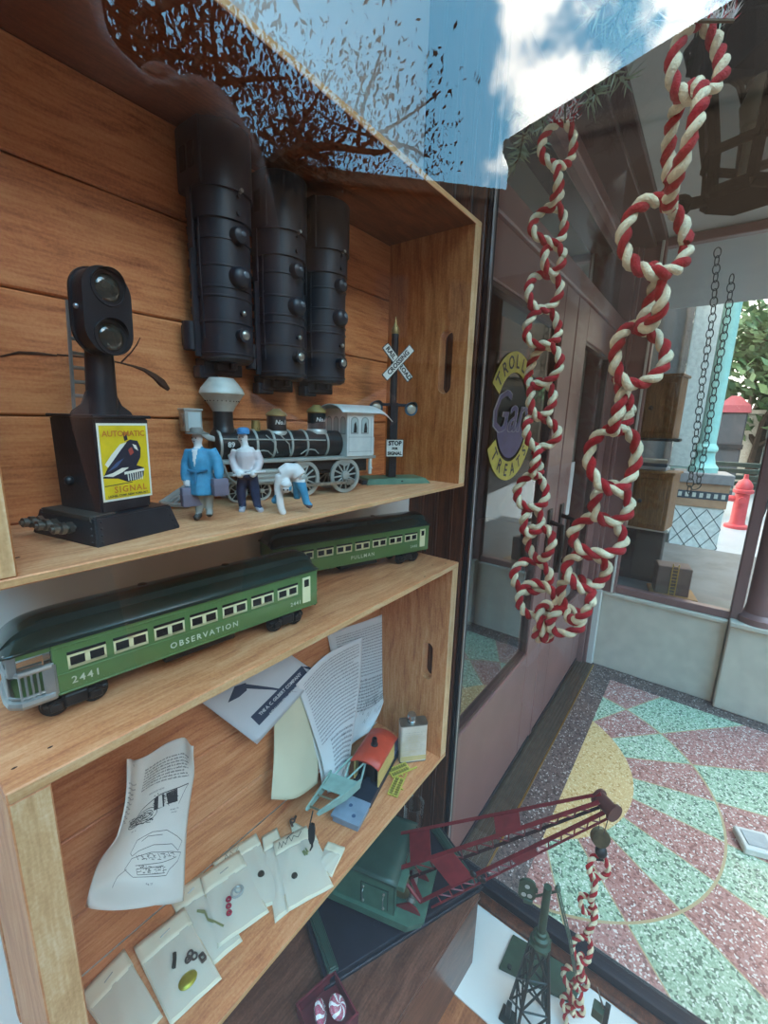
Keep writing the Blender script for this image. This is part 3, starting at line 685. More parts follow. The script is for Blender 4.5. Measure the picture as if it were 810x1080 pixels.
for y0 in (.003, .0185, .034):
    mb.mi = 0; mb.poly([V((cf-.0003, p.x, p.z)) for p in arch(y0, .012, .073, .022, 0)]); mb.mi = 1; mb.poly([V((cf-.0005, p.x, p.z)) for p in arch(y0+.0015, .009, .0745, .019, 0)])
mb.mi = 0
for a, b in (((.003, .070), (.040, .070)), ((.003, .052), (.040, .052)), ((.038, .05), (.038, .094)), ((.0035, .05), (.0035, .094))): mb.line([a, b], .0005, lambda x, y: V((x, -.0003, y)))
mb.build('cab_window', [mat('tin_line', '#8f928e', .5), mat('window_pale', '#a9b4ae', .3), mat('black_matt', '#0b0d10', .7)], cab, ang=0)
mb = MB(); mb.b2((.0385, .002, .022), (.0425, .006, .0462), .0006); mb.sph((.0405, .001, .03), .0016, n=8); mb.b2((.041, 0, .048), (.0435, .0012, .07), .0003); mb.build('cab_step', tinw, t, ang=20)
# wheels
def wheel(nm, s, r, y, spokes, tt=.0035):
    mb = MB(); m = frame((s, y, r+.0004), (1, 0, 0), (0, 0, 1), (0, -1, 0))
    mb.mi = 0; mb.framep([(r*math.cos(2*math.pi*k/32), r*math.sin(2*math.pi*k/32)) for k in range(32)], [(r*.80*math.cos(2*math.pi*k/32), r*.80*math.sin(2*math.pi*k/32)) for k in range(32)], tt, m)
    for k in range(spokes):
        a = 2*math.pi*k/spokes+.1; mb.tube([m @ V((0, 0, tt*.5)), m @ V((r*.84*math.cos(a), r*.84*math.sin(a), tt*.5))], [r*.06, r*.045], 6)
    mb.lathe([(r*.24, 0), (r*.24, tt+.001), (r*.12, tt+.0022), (.0005, tt+.0022)], (0, 0, 0), m, 18)
    if spokes > 8: mb.prism([(r*.81*math.cos(R(60+6*k)), r*.81*math.sin(R(60+6*k))) for k in range(11)]+[(0, r*.52)], tt*.7, m)
    mb.mi = 1; mb.lathe([(r*.80, .0006), (.001, .0006)], (0, 0, 0), m, 24, caps=False)
    mb.build(nm, [ting, mat('tin_dark', '#17191a', .5)], t)
s1_, s2_ = lz(321, 505, .002)[0], lz(365, 504, .002)[0]
for y in (.0065, 2*C-.003):
    wheel('drive_wheel', s1_, .0215, y, 12); wheel('drive_wheel', s2_, .0218, y, 12)
    for px in (277, 251): wheel('pony_wheel', lz(px, 515, .006)[0], .0108, y+.004 if y < C else y-.004, 8)
mb = MB(); r1 = lz(312, 514, 0); r2 = lz(375, 511, 0)
mb.b2((s1_-.004, -.0022, .0125), (s2_+.006, .0, .0165), .0006); mb.b2((s2_-.002, -.004, .011), (s2_+.009, .001, .018), .0008); mb.b2((lz(272, 500, 0)[0], .0, .019), (s1_+.002, .002, .022), .0005); mb.build('side_rod', hi, t, ang=20)
mb = MB(); a = lz(258, 487, 0); b = lz(297, 507, 0)
mb.b2((a[0], .002, .019), (b[0], .012, .035), .0015, 2); 
for z in (.0225, .0275, .0325): mb.b2((a[0]-.001, .0008, z-.0012), (b[0]+.001, .004, z+.0012), .0003)
mb.build('cylinder', ting, t, ang=20)
mb = MB(); a = lz(262, 470, 0)
mb.tube([(sF+.0, .003, .0462), (sF+.004, .0, .030), (sF+.015, .0, .020)], .0013, 6); mb.b2((sF, .002, .030), (a[0], .005, .034), .0004); mb.b2((sF+.002, .002, .022), (a[0]-.004, .005, .0245), .0004); mb.build('side_brace', ting, t)
# pilot (cow catcher)
pL = lz(170, 530, .012)[0]; pR = lz(204, 520, .004)[0]
mb = MB()
for k in range(11):
    f = k/10; y = .001+f*(2*C-.002); q = abs(f-.5)*2
    tip = V((pL+.02*q*q+.003, y, .0045)); top = V((sF-.004, C+(y-C)*.55, .036)); mb.tube([top, tip], .0016, 6)
mb.tube([V((pL+.02*(abs(f/10-.5)*2)**2+.003, .001+f/10*(2*C-.002), .004)) for f in range(11)], .0024, 6); mb.b2((sF-.008, C-.017, .033), (sF, C+.017, .039), .001)
mb.build('pilot', ting, t)
mb = MB(); 
for f in (0, .2, .4):
    y = .0005+f*(2*C-.002)*.5; mb.poly([V((sF-.006, y+.004, .034)), V((pR, y, .034)), V((pR, y, .006)), V((pL+.016, y, .006))])
mb.build('pilot_plate', mat('pilot_dark', '#5a5c5a', .5, .3), t, ang=0)

# ---- crossing sign
bp_ = [onZ(387, 511, SH+.001), onZ(454, 509, SH+.001)]
u = (bp_[1]-bp_[0]); ua = math.atan2(u.y, u.x); Lb = u.length
pb = onZ(412, 503, SH+.007)
t = thing('crossing_sign', 'toy railroad crossing sign with twin lamps on a green base', 'toy sign', (pb.x, pb.y, SH), ua)
Mi = MX.Rotation(-ua, 3, 'Z'); f0 = Mi @ (bp_[0]-V((pb.x, pb.y, SH))); f1 = Mi @ (bp_[1]-V((pb.x, pb.y, SH)))
gb = mat('sign_green', '#55745a', .5, .1, var=.15, vs=60)
x0, x1, y0, y1 = f0.x, f1.x, f0.y, -f0.y*.9
mb = MB(); v = [(x0, y0, 0), (x1, y0, 0), (x1, y1, 0), (x0, y1, 0), (x0+.004, y0+.006, .0075), (x1-.006, y0+.006, .0075), (x1-.006, y1-.006, .0075), (x0+.004, y1-.006, .0075)]
mb._take(v, [[3, 2, 1, 0], [4, 5, 6, 7], [0, 1, 5, 4], [1, 2, 6, 5], [2, 3, 7, 6], [3, 0, 4, 7]]); bs_ = mb.build('base', gb, t, ang=0)
mb = MB(); mb.b2((x0-.006, y0+.004, 0), (x0+.002, y1-.002, .006), .001); mb.build('terminal_plate', blk, bs_, ang=0)
mb = MB(); mb.sph((.008, y0+.003, .0037), .002, (1, .5, .7), 8); mb.build('hole', mat('black_matt', '#0b0d10', .7), bs_)
def cz(x, y): 
    q = onY(x, y, pb.y); return q
k_ = lambda y: cz(415, y).z-SH
ztop, zneck = k_(352), k_(335)
mb = MB(); mb.b2((-.0062, -.0062, .0075), (.0062, .0062, k_(425)), .0006); mb.tube([(0, 0, k_(425)), (0, 0, ztop)], .0052, 16); mb.build('post', mat('sign_black', '#191c22', .4), t, ang=30)
mb = MB(); mb.lathe([(.0055, ztop), (.0060, ztop+.004), (.0048, ztop+.009), (.0022, ztop+.013), (.0018, ztop+.016), (.0004, k_(333))], n=16); mb.build('finial', gold, t, label='gold spear finial')
fz = ua; zc = (k_(383))
sgw = mat('sign_white', '#d9d7cc', .5, var=.05)
def plank(txts, ang, d):
    m = frame((.002, -.0075-d, zc), (math.cos(R(ang)), 0, math.sin(R(ang))), (-math.sin(R(ang)), 0, math.cos(R(ang))), (0, -1, 0))
    mb = MB(); mb.prism(rrect(.0605, .0118, .001), .0012, m); mb.mi = 1
    mb.framep(rrect(.0605, .0118, .001), rrect(.0585, .0100, .0008), .0014, m)
    for s_, cx in txts: mb.text(s_, .0092, lambda x, y: m @ V((cx+x, y, .0015)), bold=.0003)
    mb.build('crossbuck', [sgw, mat('sign_ink_black', '#1b1b1b', .5)], t, ang=0, label='white crossbuck arm lettered '+' '.join(a for a, b in txts))
plank([('RAIL', -.017), ('ROAD', .017)], -47, 0); plank([('CROSSING', 0)], 47, .0014)
zl = k_(430)
mb = MB(); mb.b2((-.030, -.003, zl+.002), (.030, .003, zl+.006), .0008); mb.build('lamp_bar', mat('lamp_navy', '#28323e', .4, .2), t, ang=0)
for sx in (-1, 1):
    mb = MB(); m = frame((sx*.028, -.002, zl-.001), (1, 0, 0), (0, 0, 1), (0, -1, 0))
    mb.lathe([(.004, -.006), (.0095, -.002), (.0102, .003), (.0088, .003)], (0, 0, 0), m, 20); mb.grid(lambda a, b: m @ V((.0102*math.cos(R(10+160*a)), .0102*math.sin(R(10+160*a)), .003+.008*b*math.sin(R(180*a)))), 14, 2)
    lm = mb.build('lamp', mat('lamp_teal', '#31566a', .4, .2, var=.15), t); mb = MB(); mb.sph(m @ V((0, 0, .002)), .0078, (1, .45, 1), 16); mb.build('lens', mat('lamp_lens', '#b8b4a4', .2, .2), lm)
q0, q1 = k_(463), k_(481)
mb = MB(); mb.b2((-.0125, -.0092, q1), (.0150, -.0078, q0), .0002); m = frame((.00125, -.0094, (q0+q1)/2), (1, 0, 0), (0, 0, 1), (0, -1, 0)); mb.mi = 1
hh = (q0-q1); mb.framep(rrect(.0275, hh, .0006, 2), rrect(.0262, hh-.0013, .0005, 2), .0003, m)
mb.text('STOP', .0088, lambda x, y: m @ V((x, hh*.27+y, .0003)), bold=.0004); mb.text('FOR', .0048, lambda x, y: m @ V((x, -.0008+y, .0003)), bold=.0003); mb.text('SIGNAL', .0068, lambda x, y: m @ V((x, -hh*.31+y, .0003)), bold=.0003)
mb.build('stop_plate', [sgw, mat('sign_ink_black', '#1b1b1b', .5)], t, ang=0, label='white plate reading STOP FOR SIGNAL')

# ---- painted figures
def local_cam(o):   # axes: right as the camera sees it (level), towards the camera, up
    r = V((CR.x, CR.y, 0)).normalized(); f = V((-r.y, r.x, 0)); return r, -f
fig_white = mat('fig_white', '#d9d3cf', .6, var=.05); fig_blue = mat('fig_blue', '#3f8db0', .55, var=.15, vs=200); fig_grey = mat('fig_grey', '#8f8c84', .6, var=.1); fig_shoe = mat('fig_shoe', '#3a3632', .6); fig_navy = mat('fig_navy', '#22304e', .55, var=.2, vs=200); fig_hat = mat('fig_hat', '#7b7770', .6); fig_case = mat('fig_case', '#726c7c', .55, var=.1); fig_pink = mat('fig_pink', '#d9c6c4', .6); fig_shoe2 = mat('fig_shoe2', '#a9aab4', .6); fig_skin = mat('fig_skin', '#dcd2cc', .6)
fig_hair = mat('fig_hair', '#3b3230', .6)
def face_bits(par, c, fw, rt, s):
    mb = MB()
    for k in (-1, 1): mb.sph(c+fw*s*.92+rt*k*s*.34+V((0, 0, s*.12)), s*.13, n=8)
    mb.sph(c+fw*s*.86+V((0, 0, -s*.48)), s*.16, (1.6, .8, .5), 8); mb.build('face_paint', fig_hair, par)
p = onZ(222, 549, SH); t = thing('toy_figure', 'toy man in a blue coat and grey hat carrying two suitcases', 'toy figure', (p.x, p.y, SH))
rt, fw = local_cam(0); A = (V((p.x, p.y, 0))); sc_ = mpp(V((p.x, p.y, -.06)))
def F1(x, y, d=0., ox=222, oy=549): return rt*((x-ox)*sc_) + V((0, 0, (oy-y)*sc_*1.02)) + fw*d
pr = [('t', [F1(211, 540), F1(211, 525), F1(213, 510)], [.0034, .0042, .005]), ('t', [F1(221, 536), F1(222, 522), F1(221, 508)], [.0034, .0042, .005]),
      ('t', [F1(211, 542), F1(209, 546, .006)], [.0032, .0028]), ('t', [F1(222, 538), F1(224, 542, .006)], [.0032, .0028]),
      ('t', [F1(216, 521), F1(216, 512), F1(216, 500), F1(215, 486), F1(215, 474)], [.0112, .0108, .0092, .0105, .0085]),
      ('t', [F1(206, 476), F1(201, 489), F1(200, 500, .002), F1(201, 507, .004)], [.0052, .0050, .0044, .0038]), ('t', [F1(226, 475), F1(232, 486), F1(235, 496, .002), F1(235, 502, .004)], [.0052, .0050, .0044, .0038]),
      ('s', F1(202, 510, .004), (.0034,)*3), ('s', F1(235, 505, .004), (.0034,)*3), ('t', [F1(214, 473), F1(213, 467)], [.0036, .0034]), ('s', F1(213, 464), (.0046, .0046, .0058))]
def cf1(c, n):
    z = (c.z)/sc_/1.02; x = c.dot(rt)/sc_+222
    if z < 8: return 3
    if z < 28 and 205 < x < 228: return 2
    if z > 77: return 0
    if 37 < z < 47 and (x < 206 or x > 231) : return 0 if z < 43 else 1
    if z > 58 and abs(x-(214+0)) < (z-56)*.17 and n.dot(fw) > .2: return 0
    return 1
b = blob('body', pr, .0011, [fig_white, fig_blue, fig_grey, fig_shoe], cf1, t, 4)
face_bits(t, F1(213, 464), (fw-rt*.2).normalized(), rt, .0046)
mb = MB(); c = F1(213, 459); mb.lathe([(.0092, -.0004), (.0094, .0006), (.0056, .0009), (.0053, .004), (.004, .0052), (.0005, .005)], c, n=20); mb.build('hat', fig_hat, t, label='grey felt hat')
mb = MB(); mb.tube([F1(206, 495)+fw*.0085, F1(216, 497)+fw*.0098, F1(226, 494)+fw*.0085], .0012, 6); mb.tube([F1(215, 496)+fw*.010, F1(214, 508)+fw*.0115], .001, 6); mb.build('belt', mat('fig_blue_dk', '#2f6f90', .55), t)
for (x, y, w, h, rz_) in ((206, 523, .0175, .0165, .75), (236, 512, .013, .015, .75)):
    mb = MB(); c = F1(x, y, .004); m = MX.Translation(c) @ rotz(math.atan2(rt.y, rt.x)+rz_); mb.box((0, 0, 0), (w, .0075, h), None, .0008, 2, m); mb.tube([m @ V((-.003, 0, h/2)), m @ V((-.002, 0, h/2+.0028)), m @ V((.002, 0, h/2+.0028)), m @ V((.003, 0, h/2))], .0006, 6)
    mb.b2((-w/2-.0003, -.004, h*.12), (w/2+.0003, .004, h*.16), M=m); mb.build('suitcase', fig_case, t)
p = onZ(262, 539, SH); t = thing('toy_figure', 'toy workman in a blue cap, white shirt and navy trousers', 'toy figure', (p.x, p.y, SH)); sc_ = mpp(V((p.x, p.y, -.06)))
F2 = lambda x, y, d=0.: F1(x, y, d, 262, 538)
pr = [('t', [F2(256, 534), F2(255, 518), F2(258, 500)], [.0036, .0048, .0056]), ('t', [F2(272, 533), F2(270, 518), F2(267, 500)], [.0036, .0048, .0056]), ('t', [F2(256, 535), F2(257, 537, .007)], [.0034, .003]), ('t', [F2(273, 534), F2(278, 536, .006)], [.0034, .003]),
      ('t', [F2(262, 503), F2(262, 492), F2(262, 480), F2(261, 472)], [.0092, .0088, .0102, .0078]), ('t', [F2(252, 475), F2(248, 484), F2(253, 495, .006), F2(258, 498, .01)], [.0048, .0044, .0038, .0034]), ('t', [F2(271, 475), F2(276, 485), F2(275, 493, .006), F2(271, 497, .01)], [.0048, .0044, .0038, .0034]),
      ('t', [F2(261, 471), F2(260, 466)], [.0038, .0036]), ('s', F2(259, 462), (.0048, .0048, .006)), ('s', F2(258, 498, .011), (.0036,)*3), ('s', F2(272, 497, .011), (.0036,)*3)]
def cf2(c, n):
    z = c.z/sc_/1.02
    if z < 5: return 2
    if z < 42 and c.dot(fw) < .0095: return 1
    return 0 if z > 62 or z < 45 else 3
blob('body', pr, .0011, [fig_white, fig_navy, fig_shoe2, fig_pink], cf2, t, 4); face_bits(t, F2(259, 462), fw, rt, .0048)
mb = MB(); c = F2(260, 457.5); mb.lathe([(.0056, -.0005), (.0058, .002), (.0052, .0045), (.003, .0055), (.0004, .0057)], c, n=20); mb.sph(c+fw*.006, .0042, (1, 1, .18), 12); mb.build('cap', mat('fig_cap', '#3f86b8', .55), t, label='bright blue cap')
mb = MB(); mb.cyl(F2(252, 499, .0125), F2(285, 494, .0125), .0011, n=8); mb.build('tool_handle', fig_white, t)
p = onZ(302, 541, SH); t = thing('toy_figure', 'toy man in white top and blue trousers bending to the ground', 'toy figure', (p.x, p.y, SH)); sc_ = mpp(V((p.x, p.y, -.07)))
F3 = lambda x, y, d=0.: F1(x, y, d, 302, 540)
pr = [('t', [F3(324, 530), F3(321, 518), F3(317, 505)], [.0034, .0042, .0050]), ('t', [F3(312, 526, -.008), F3(312, 514, -.006), F3(314, 504, -.002)], [.0034, .0042, .0050]), ('t', [F3(325, 530), F3(329, 532, .003)], [.0034, .0028]),
      ('t', [F3(317, 501), F3(312, 495), F3(305, 495, .003), F3(299, 499, .004)], [.0072, .0075, .0078, .0070]), ('t', [F3(298, 499, .006), F3(295, 513, .005), F3(297, 528, .006), F3(299, 537, .006)], [.0048, .0042, .0038, .0034]), ('t', [F3(304, 500, -.004), F3(299, 514, -.004), F3(291, 526, 0)], [.0044, .0038, .0034]),
      ('s', F3(305, 511, .010), (.0052, .0052, .0056)), ('s', F3(300, 538, .006), (.0033,)*3), ('t', [F3(302, 502, .004), F3(305, 508, .009)], [.004, .0042]), ('s', F3(290, 527, 0), (.0036,)*3)]
def cf3(c, n):
    z = c.z/sc_/1.02; x = c.dot(rt)/sc_+302
    if x > 309 and z < 6+4 and x > 318: return 2
    if x > 308.5 and z < 33: return 1
    if x < 294 and z < 20: return 1
    return 0
blob('body', pr, .0011, [fig_white, fig_blue, mat('fig_boot', '#5d4744', .6)], cf3, t, 4)
mb = MB(); mb.sph(F3(305, 508, .0108), .0054, (1, 1, .7), 14); mb.build('hair', fig_white, t); mb = MB(); mb.sph(F3(307.5, 513, .0148), .0009, n=6); mb.sph(F3(303.5, 513, .0150), .0009, n=6); mb.build('face_paint', fig_hair, t)
# ================================================================ GREEN COACHES ON THE LOWER CRATE
TZ = -.2220
gr_body = mat('coach_green', '#5a7c46', .33, .1, var=.08, vs=30, coat=.2); gr_roof = mat('coach_roof_green', '#0d2f29', .25, .15, var=.2, vs=20, coat=.4); cream = mat('coach_cream', '#e2dcae', .4, var=.06)
dkglass = mat('coach_dark_glass', '#15191b', .2); letter = mat('coach_letter', '#c9d2b8', .5); trk = mat('truck_black', '#1b1c1f', .42, .2, var=.25, vs=90); silv = mat('coach_silver', '#aeb2b2', .3, .8, var=.12, vs=60)
CW = .047
def coach(label, loc, ang, s0, s1, name_txt, num, platform):
    t = thing('toy_coach', label, 'toy train car', (loc[0], loc[1], TZ), R(ang), 'green toy passenger cars on the lower crate')
    zb, ze = .0185, .0600
    sb = s0+(.0245 if platform else 0)
    mb = MB(); mb.b2((sb, 0, zb), (s1, CW, ze), .0012, 2)
    for z in (zb+.0012, .0345, ze-.0045): mb.b2((sb, -.0005, z), (s1, CW+.0005, z+.0009), .0002)
    for k in range(62):
        x = sb+.003+(s1-sb-.006)*k/61
        for z in (zb+.0045, ze-.0055): mb.sph((x, -.0002, z), .00045, n=6)
    if platform:
        mb.b2((s0, .001, ze-.0055), (sb, CW-.001, ze), .0006); mb.b2((s0+.002, .002, zb), (sb, CW-.002, zb+.003), .0005)
        mb.mi = 1; mb.b2((sb-.0004, .004, zb+.004), (sb, CW-.004, ze-.006))
    body = mb.build('body', [gr_body, dkglass], t, ang=25)
    mb = MB()
    def roof(a, b):
        s = s0-.0025+(s1-s0+.005)*a; e = min(s-(s0-.0025), (s1+.0025)-s)
        yv = -1+2*b; f = 1-math.exp(-e*260) if not platform or s > (s0+s1)/2 else 1-math.exp(-e*110)
        hgt = (.0135*(1-abs(yv)**2.6) + (.0052 if abs(yv) < .54 else 0))*max(.04, f)
        return V((s, CW/2+yv*(CW/2+.0018)*(1 if e > .004 else .93+.017*e/.001*.25), ze-.0004+hgt))
    bs_ = [0, .03, .07, .12, .17, .225, .2301, .28, .36, .44, .5, .56, .64, .72, .7699, .775, .83, .88, .93, .97, 1]
    mb.grid(lambda a, b: roof((3*a*a-2*a**3)*.5+a*.5, bs_[round(b*20)]), 60, 20)
    o = mb.build('roof', gr_roof, t, ang=30); m_ = o.modifiers.new('t', 'SOLIDIFY'); m_.thickness = .0015
    mb = MB(); mb.tube([(s0+.004, -.0012, ze+.0012), (s1-.002, -.0012, ze+.0012)], .0008, 6); mb.tube([(s0+.02, CW*.225, ze+.0158), (s1-.02, CW*.225, ze+.0158)], .0006, 6); mb.build('roof_rib', gr_roof, o)
    # seven windows
    wx0 = s1-.031-.196+0*.0; 
    for k in range(7):
        x = s0+.033+.0294*k if platform else s0+.031+.0300*k
        mb = MB(); z0, z1 = .0378, .0490; w = .0244
        mb.framep([(x, z0), (x+w, z0), (x+w, z1), (x, z1)], [(x+.0014, z0+.0022), (x+w-.0014, z0+.0022), (x+w-.0014, z1-.0022), (x+.0014, z1-.0022)], .0008, frame((0, -.0001, 0), (1, 0, 0), (0, 0, 1), (0, -1, 0)))
        mb.b2((x+w/2-.0016, -.0009, z0), (x+w/2+.0016, 0, z1)); mb.b2((x, -.0009, z0), (x+w, 0, z0+.0022))
        f = mb.build('window_frame', cream, body, ang=0)
        mb = MB(); mb.b2((x+.001, -.0004, z0+.001), (x+w-.001, .0001, z1-.001)); mb.b2((x, -.0012, z1-.0002), (x+w, -.0002, z1+.0018)); mb.build('pane', dkglass, body, ang=0)
    # door
    x = s1-.0205 if platform else s1-.019
    mb = MB(); mb.b2((x, -.0012, .0255), (x+.0105, 0, .0540), .0003); d = mb.build('door', cream, body, ang=0)
    mb = MB(); mb.b2((x+.0022, -.0016, .0435), (x+.0083, -.001, .0515), .0003); mb.build('door_window', dkglass, body, ang=0)
    m = frame((0, -.0009, 0), (1, 0, 0), (0, 0, 1), (0, -1, 0))
    for cx, tx, sz in ((s0+.043 if platform else s0+.04, num, .0078), (s1-.029 if platform else s1-.031, num, .0058), ((s0+s1)/2+.004, name_txt, .0074)):
        mb = MB(); mb.text(tx, sz, lambda X, Y: m @ V((cx+X, .0282+Y, 0)), space=1.35 if tx != num else 1.25, bold=.00012); mb.build('lettering', letter, body, ang=0, label='pale lettering')
    # roof ventilator smudge / vents
    for s in (s0+.095, s0+.17): mb = MB(); mb.lathe([(.004, 0), (.0035, .0012), (.001, .0016)], (s, CW*.62, ze+.0172), n=14); mb.build('roof_vent', gr_roof, o)
    # trucks
    for sc0, f in ((s0+.036, 1), (s1-.037, -1)):
        mb = MB(); mb.b2((sc0-.021, .004, .0085), (sc0+.021, .0075, .0135), .0012); mb.b2((sc0-.008, .002, .006), (sc0+.008, .008, .0165), .0015); mb.b2((sc0-.004, .01, .012), (sc0+.004, CW-.01, .0185)); mb.b2((sc0-.021, CW-.0075, .0085), (sc0+.021, CW-.004, .0135), .0012)
        for q in (-.0125, .0125):
            mb.b2((sc0+q-.0045, .002, .0055), (sc0+q+.0045, .007, .0125), .0012); mb.tube([(sc0+q-.004, .003, .012), (sc0+q, .001, .0155), (sc0+q+.004, .003, .012)], .0014, 6)
        tr = mb.build('truck', trk, t, ang=30)
        for q in (-.0125, .0125):
            for y in (.0085, CW-.0085):
                mb = MB(); mb.lathe([(.0088, 0), (.0088, .0022), (.0096, .0024), (.0096, .0034), (.001, .0034)], (sc0+q, y-(.0017 if y < .02 else -.0017), .0096), frame((0, 0, 0), (1, 0, 0), (0, 0, 1), (0, 1, 0)) if y < .02 else frame((0, 0, 0), (-1, 0, 0), (0, 0, 1), (0, -1, 0)), 22); mb.build('wheel', trk, tr)
    mb = MB(); mb.b2((s1, CW/2-.003, .0135), (s1+.011, CW/2+.003, .0175), .0006); mb.b2((s1+.008, CW/2-.006, .0105), (s1+.014, CW/2+.006, .0205), .001); mb.cyl((s1+.011, CW/2-.004, .008), (s1+.011, CW/2-.004, .022), .0018, n=8); mb.build('coupler', trk, t, ang=30)
    mb = MB(); mb.b2(((s0+s1)/2-.03, .006, .0105), ((s0+s1)/2+.035, CW-.006, zb), .001); mb.b2(((s0+s1)/2-.045, .01, .013), ((s0+s1)/2-.036, CW-.01, zb), .001); mb.build('underframe', trk, t, ang=20)
    if platform:
        mb = MB(); x0, x1 = s0-.0005, sb
        def rail(z, r): mb.tube([(x1-.001, .0, z), (x0+.006, .0, z), (x0+.001, .005, z), (x0, .012, z), (x0, CW-.012, z), (x0+.001, CW-.005, z), (x0+.006, CW, z), (x1-.001, CW, z)], r, 8, squash=1)
        rail(.0445, .0022); rail(.0215, .0034); rail(.0265, .0010)
        for k in range(7): mb.cyl((x0+.006+k*.0033, 0, .0215), (x0+.006+k*.0033, 0, .0445), .0008, n=6)
        for k in range(9): mb.cyl((x0, .008+k*.0039, .0215), (x0, .008+k*.0039, .0445), .0008, n=6)
        mb.b2((x1-.0065, -.0012, .0185), (x1+.0005, .0005, .0465), .0005)
        for (x, y) in ((x0+.003, .002), (x0+.003, CW-.002)): mb.b2((x-.0028, y-.0018, .0435), (x+.0028, y+.0018, ze), .0007)
        mb.b2((x0-.001, .001, ze-.005), (x0+.004, CW-.001, ze+.0005), .0008)
        mb.build('platform_rail', silv, t, ang=30, label='silver open end platform railing')
    return t
coach('green toy observation coach 2441 with silver end railing in front', (.2829, .3288), -6, -.2288, .0315, 'OBSERVATION', '2441', True)
coach('green toy passenger coach standing behind the right end of the observation coach', (.5665, .3465), -17, -.2485, .0118, 'PULLMAN', '2440', False)

# ================================================================ INSIDE THE LOWER CRATE
BZ = -.5798
paper = mat('paper_white_old', '#e2ddd5', .75, var=.06, vs=18, bump=.1, bs=60); paper_b = mat('paper_bright', '#d9d9da', .75, var=.04, vs=18); manila = mat('paper_manila', '#d3ccaf', .75, var=.06, vs=15); paper_blue = mat('paper_blue_white', '#c6ccd2', .7, var=.04, vs=15)
ink = mat('ink', '#38383c', .7); ink_l = mat('ink_soft', '#6a6764', .7); ink_navy = mat('ink_navy', '#2c3d57', .6)
def smooth01(a, b, x): k = max(0, min(1, (x-a)/(b-a))); return k*k*(3-2*k)
class Sheet:
    """a sheet of paper given by a surface fn(u, v); v runs down the page"""
    def __init__(s, nm, label, cat, fn, m, nu=24, nv=32, group=None, th=.0004):
        o = fn(.5, 1.0); s.o = V(o); s.fn0 = fn
        s.t = thing(nm, label, cat, s.o, 0, group)
        mb = MB(); mb.grid(lambda a, b: fn(a, b)-s.o, nu, nv); ob = mb.build('sheet', m, s.t, ang=60)
        md = ob.modifiers.new('t', 'SOLIDIFY'); md.thickness = th; md.offset = 0
        s.mb = MB()
    def f(s, u, v, d=.0006):
        e = .01; p = s.fn0(u, v); a = s.fn0(u+e, v)-p; b = s.fn0(u, v+e)-p; n = a.cross(b)
        if n.length < 1e-12: n = -p
        n.normalize()
        if n.dot(p) > 0: n = -n
        return p+n*d-s.o
    def words(s, u0, v0, u1, v1, lines, h, seed=1, ang=0., indent=0):
        q = random.Random(seed)
        for i in range(lines):
            v = v0+(v1-v0)*i/max(1, lines-1); u = u0+(indent if i % 5 == 0 else 0); end = u1-(q.random()*.25*(u1-u0) if i % 6 == 5 else q.random()*.04)
            while u < end:
                n = q.randint(2, 8)
                for k in range(n):
                    if u > end: break
                    hh = h*(1.45 if q.random() < .25 else 1); w = h*.16*s.asp; vo = v+ang*(u-u0)
                    s.mb.poly([s.f(u, vo+h/2), s.f(u+w*1.7, vo+h/2), s.f(u+w*1.7, vo+h/2-hh), s.f(u, vo+h/2-hh)]); u += w*2.9
                u += h*.5*s.asp
    asp = 1.4
    def text(s, st, size, u, v, su, ang=0., **k):
        """size in v units; su = u units per v unit"""
        c, n = math.cos(ang), math.sin(ang)
        s.mb.text(st, size, lambda x, y: s.f(u+(x*c-y*n)*su, v-(x*n+y*c)), **k)
    def line(s, pts, w): s.mb.line(pts, w, lambda x, y: s.f(x, y))
    def finish(s, mats, nm='printing'): return s.mb.build(nm, mats, s.t, ang=0)
def bil(c, a, b): return (c[0]*(1-a)+c[1]*a)*(1-b)+(c[3]*(1-a)+c[2]*a)*b
# ---- crumpled instruction sheet
cn = [onY(119, 806, .428), onY(203, 770, .433), onY(190, 948, .402), onY(90, 956, .402)]
def ins(u, v):
    p = bil(cn, u, v)
    dn = V((.2, -1, .1))
    p = p + dn*(.010*math.sin(v*5.2+u*2)*.5+.005*math.sin(u*7+v*3)) + dn*.004
    k = smooth01(.26, 0, u)*smooth01(.75, .55, v); p = p*(1-.05*k)+V((.010, 0, 0))*k*k
    kk = smooth01(.85, 1, v)*smooth01(1.0, .2, u); p = p*(1-.05*kk*math.sin(min(1, u*1.3)*math.pi)**.7)+V((0, 0, -.010))*kk*math.sin(min(1, u*1.6)*math.pi)**.7
    kr = smooth01(.80, 1., u)*smooth01(.3, 0, v); p = p*(1-.03*kr)+V((-.008, 0, -.012))*kr
    return p
sh = Sheet('instruction_sheet', 'crumpled white instruction sheet with train drawings leaning on the crate back', 'paper', ins, paper, 30, 40)
sh.asp = 2.2
sh.words(.30, .10, .93, .245, 8, .0085, 3)
sh.words(.02, .17, .20, .44, 9, .008, 4)
sh.mb.mi = 1
def scr(cx, cy, rx, ry, n, seed, w=.004):
    q = random.Random(seed)
    for i in range(n):
        a = q.random()*6.28; l = q.uniform(.3, 1); x, y = cx+rx*q.uniform(-1, 1), cy+ry*q.uniform(-1, 1)
        sh.line([(x, y), (x+rx*.3*math.cos(a)*l, y+ry*.3*math.sin(a)*l)], w)
sh.mb.mi = 0
sh.text('INTERIOR VIEW', .017, .56, .305, 1.6, .12)
sh.line([(.30, .50), (.42, .40), (.62, .335), (.93, .30)], .006); sh.line([(.93, .30), (.90, .33), (.84, .415)], .004)
for (cx, cy, r) in ((.36, .49, .05), (.49, .46, .075)):
    for f in (1, .65, .35): sh.line([(cx+r*f*1.7*math.cos(k*.42), cy+r*f*.62*math.sin(k*.42)-.2*r*f*math.cos(k*.42)) for k in range(16)], .005)
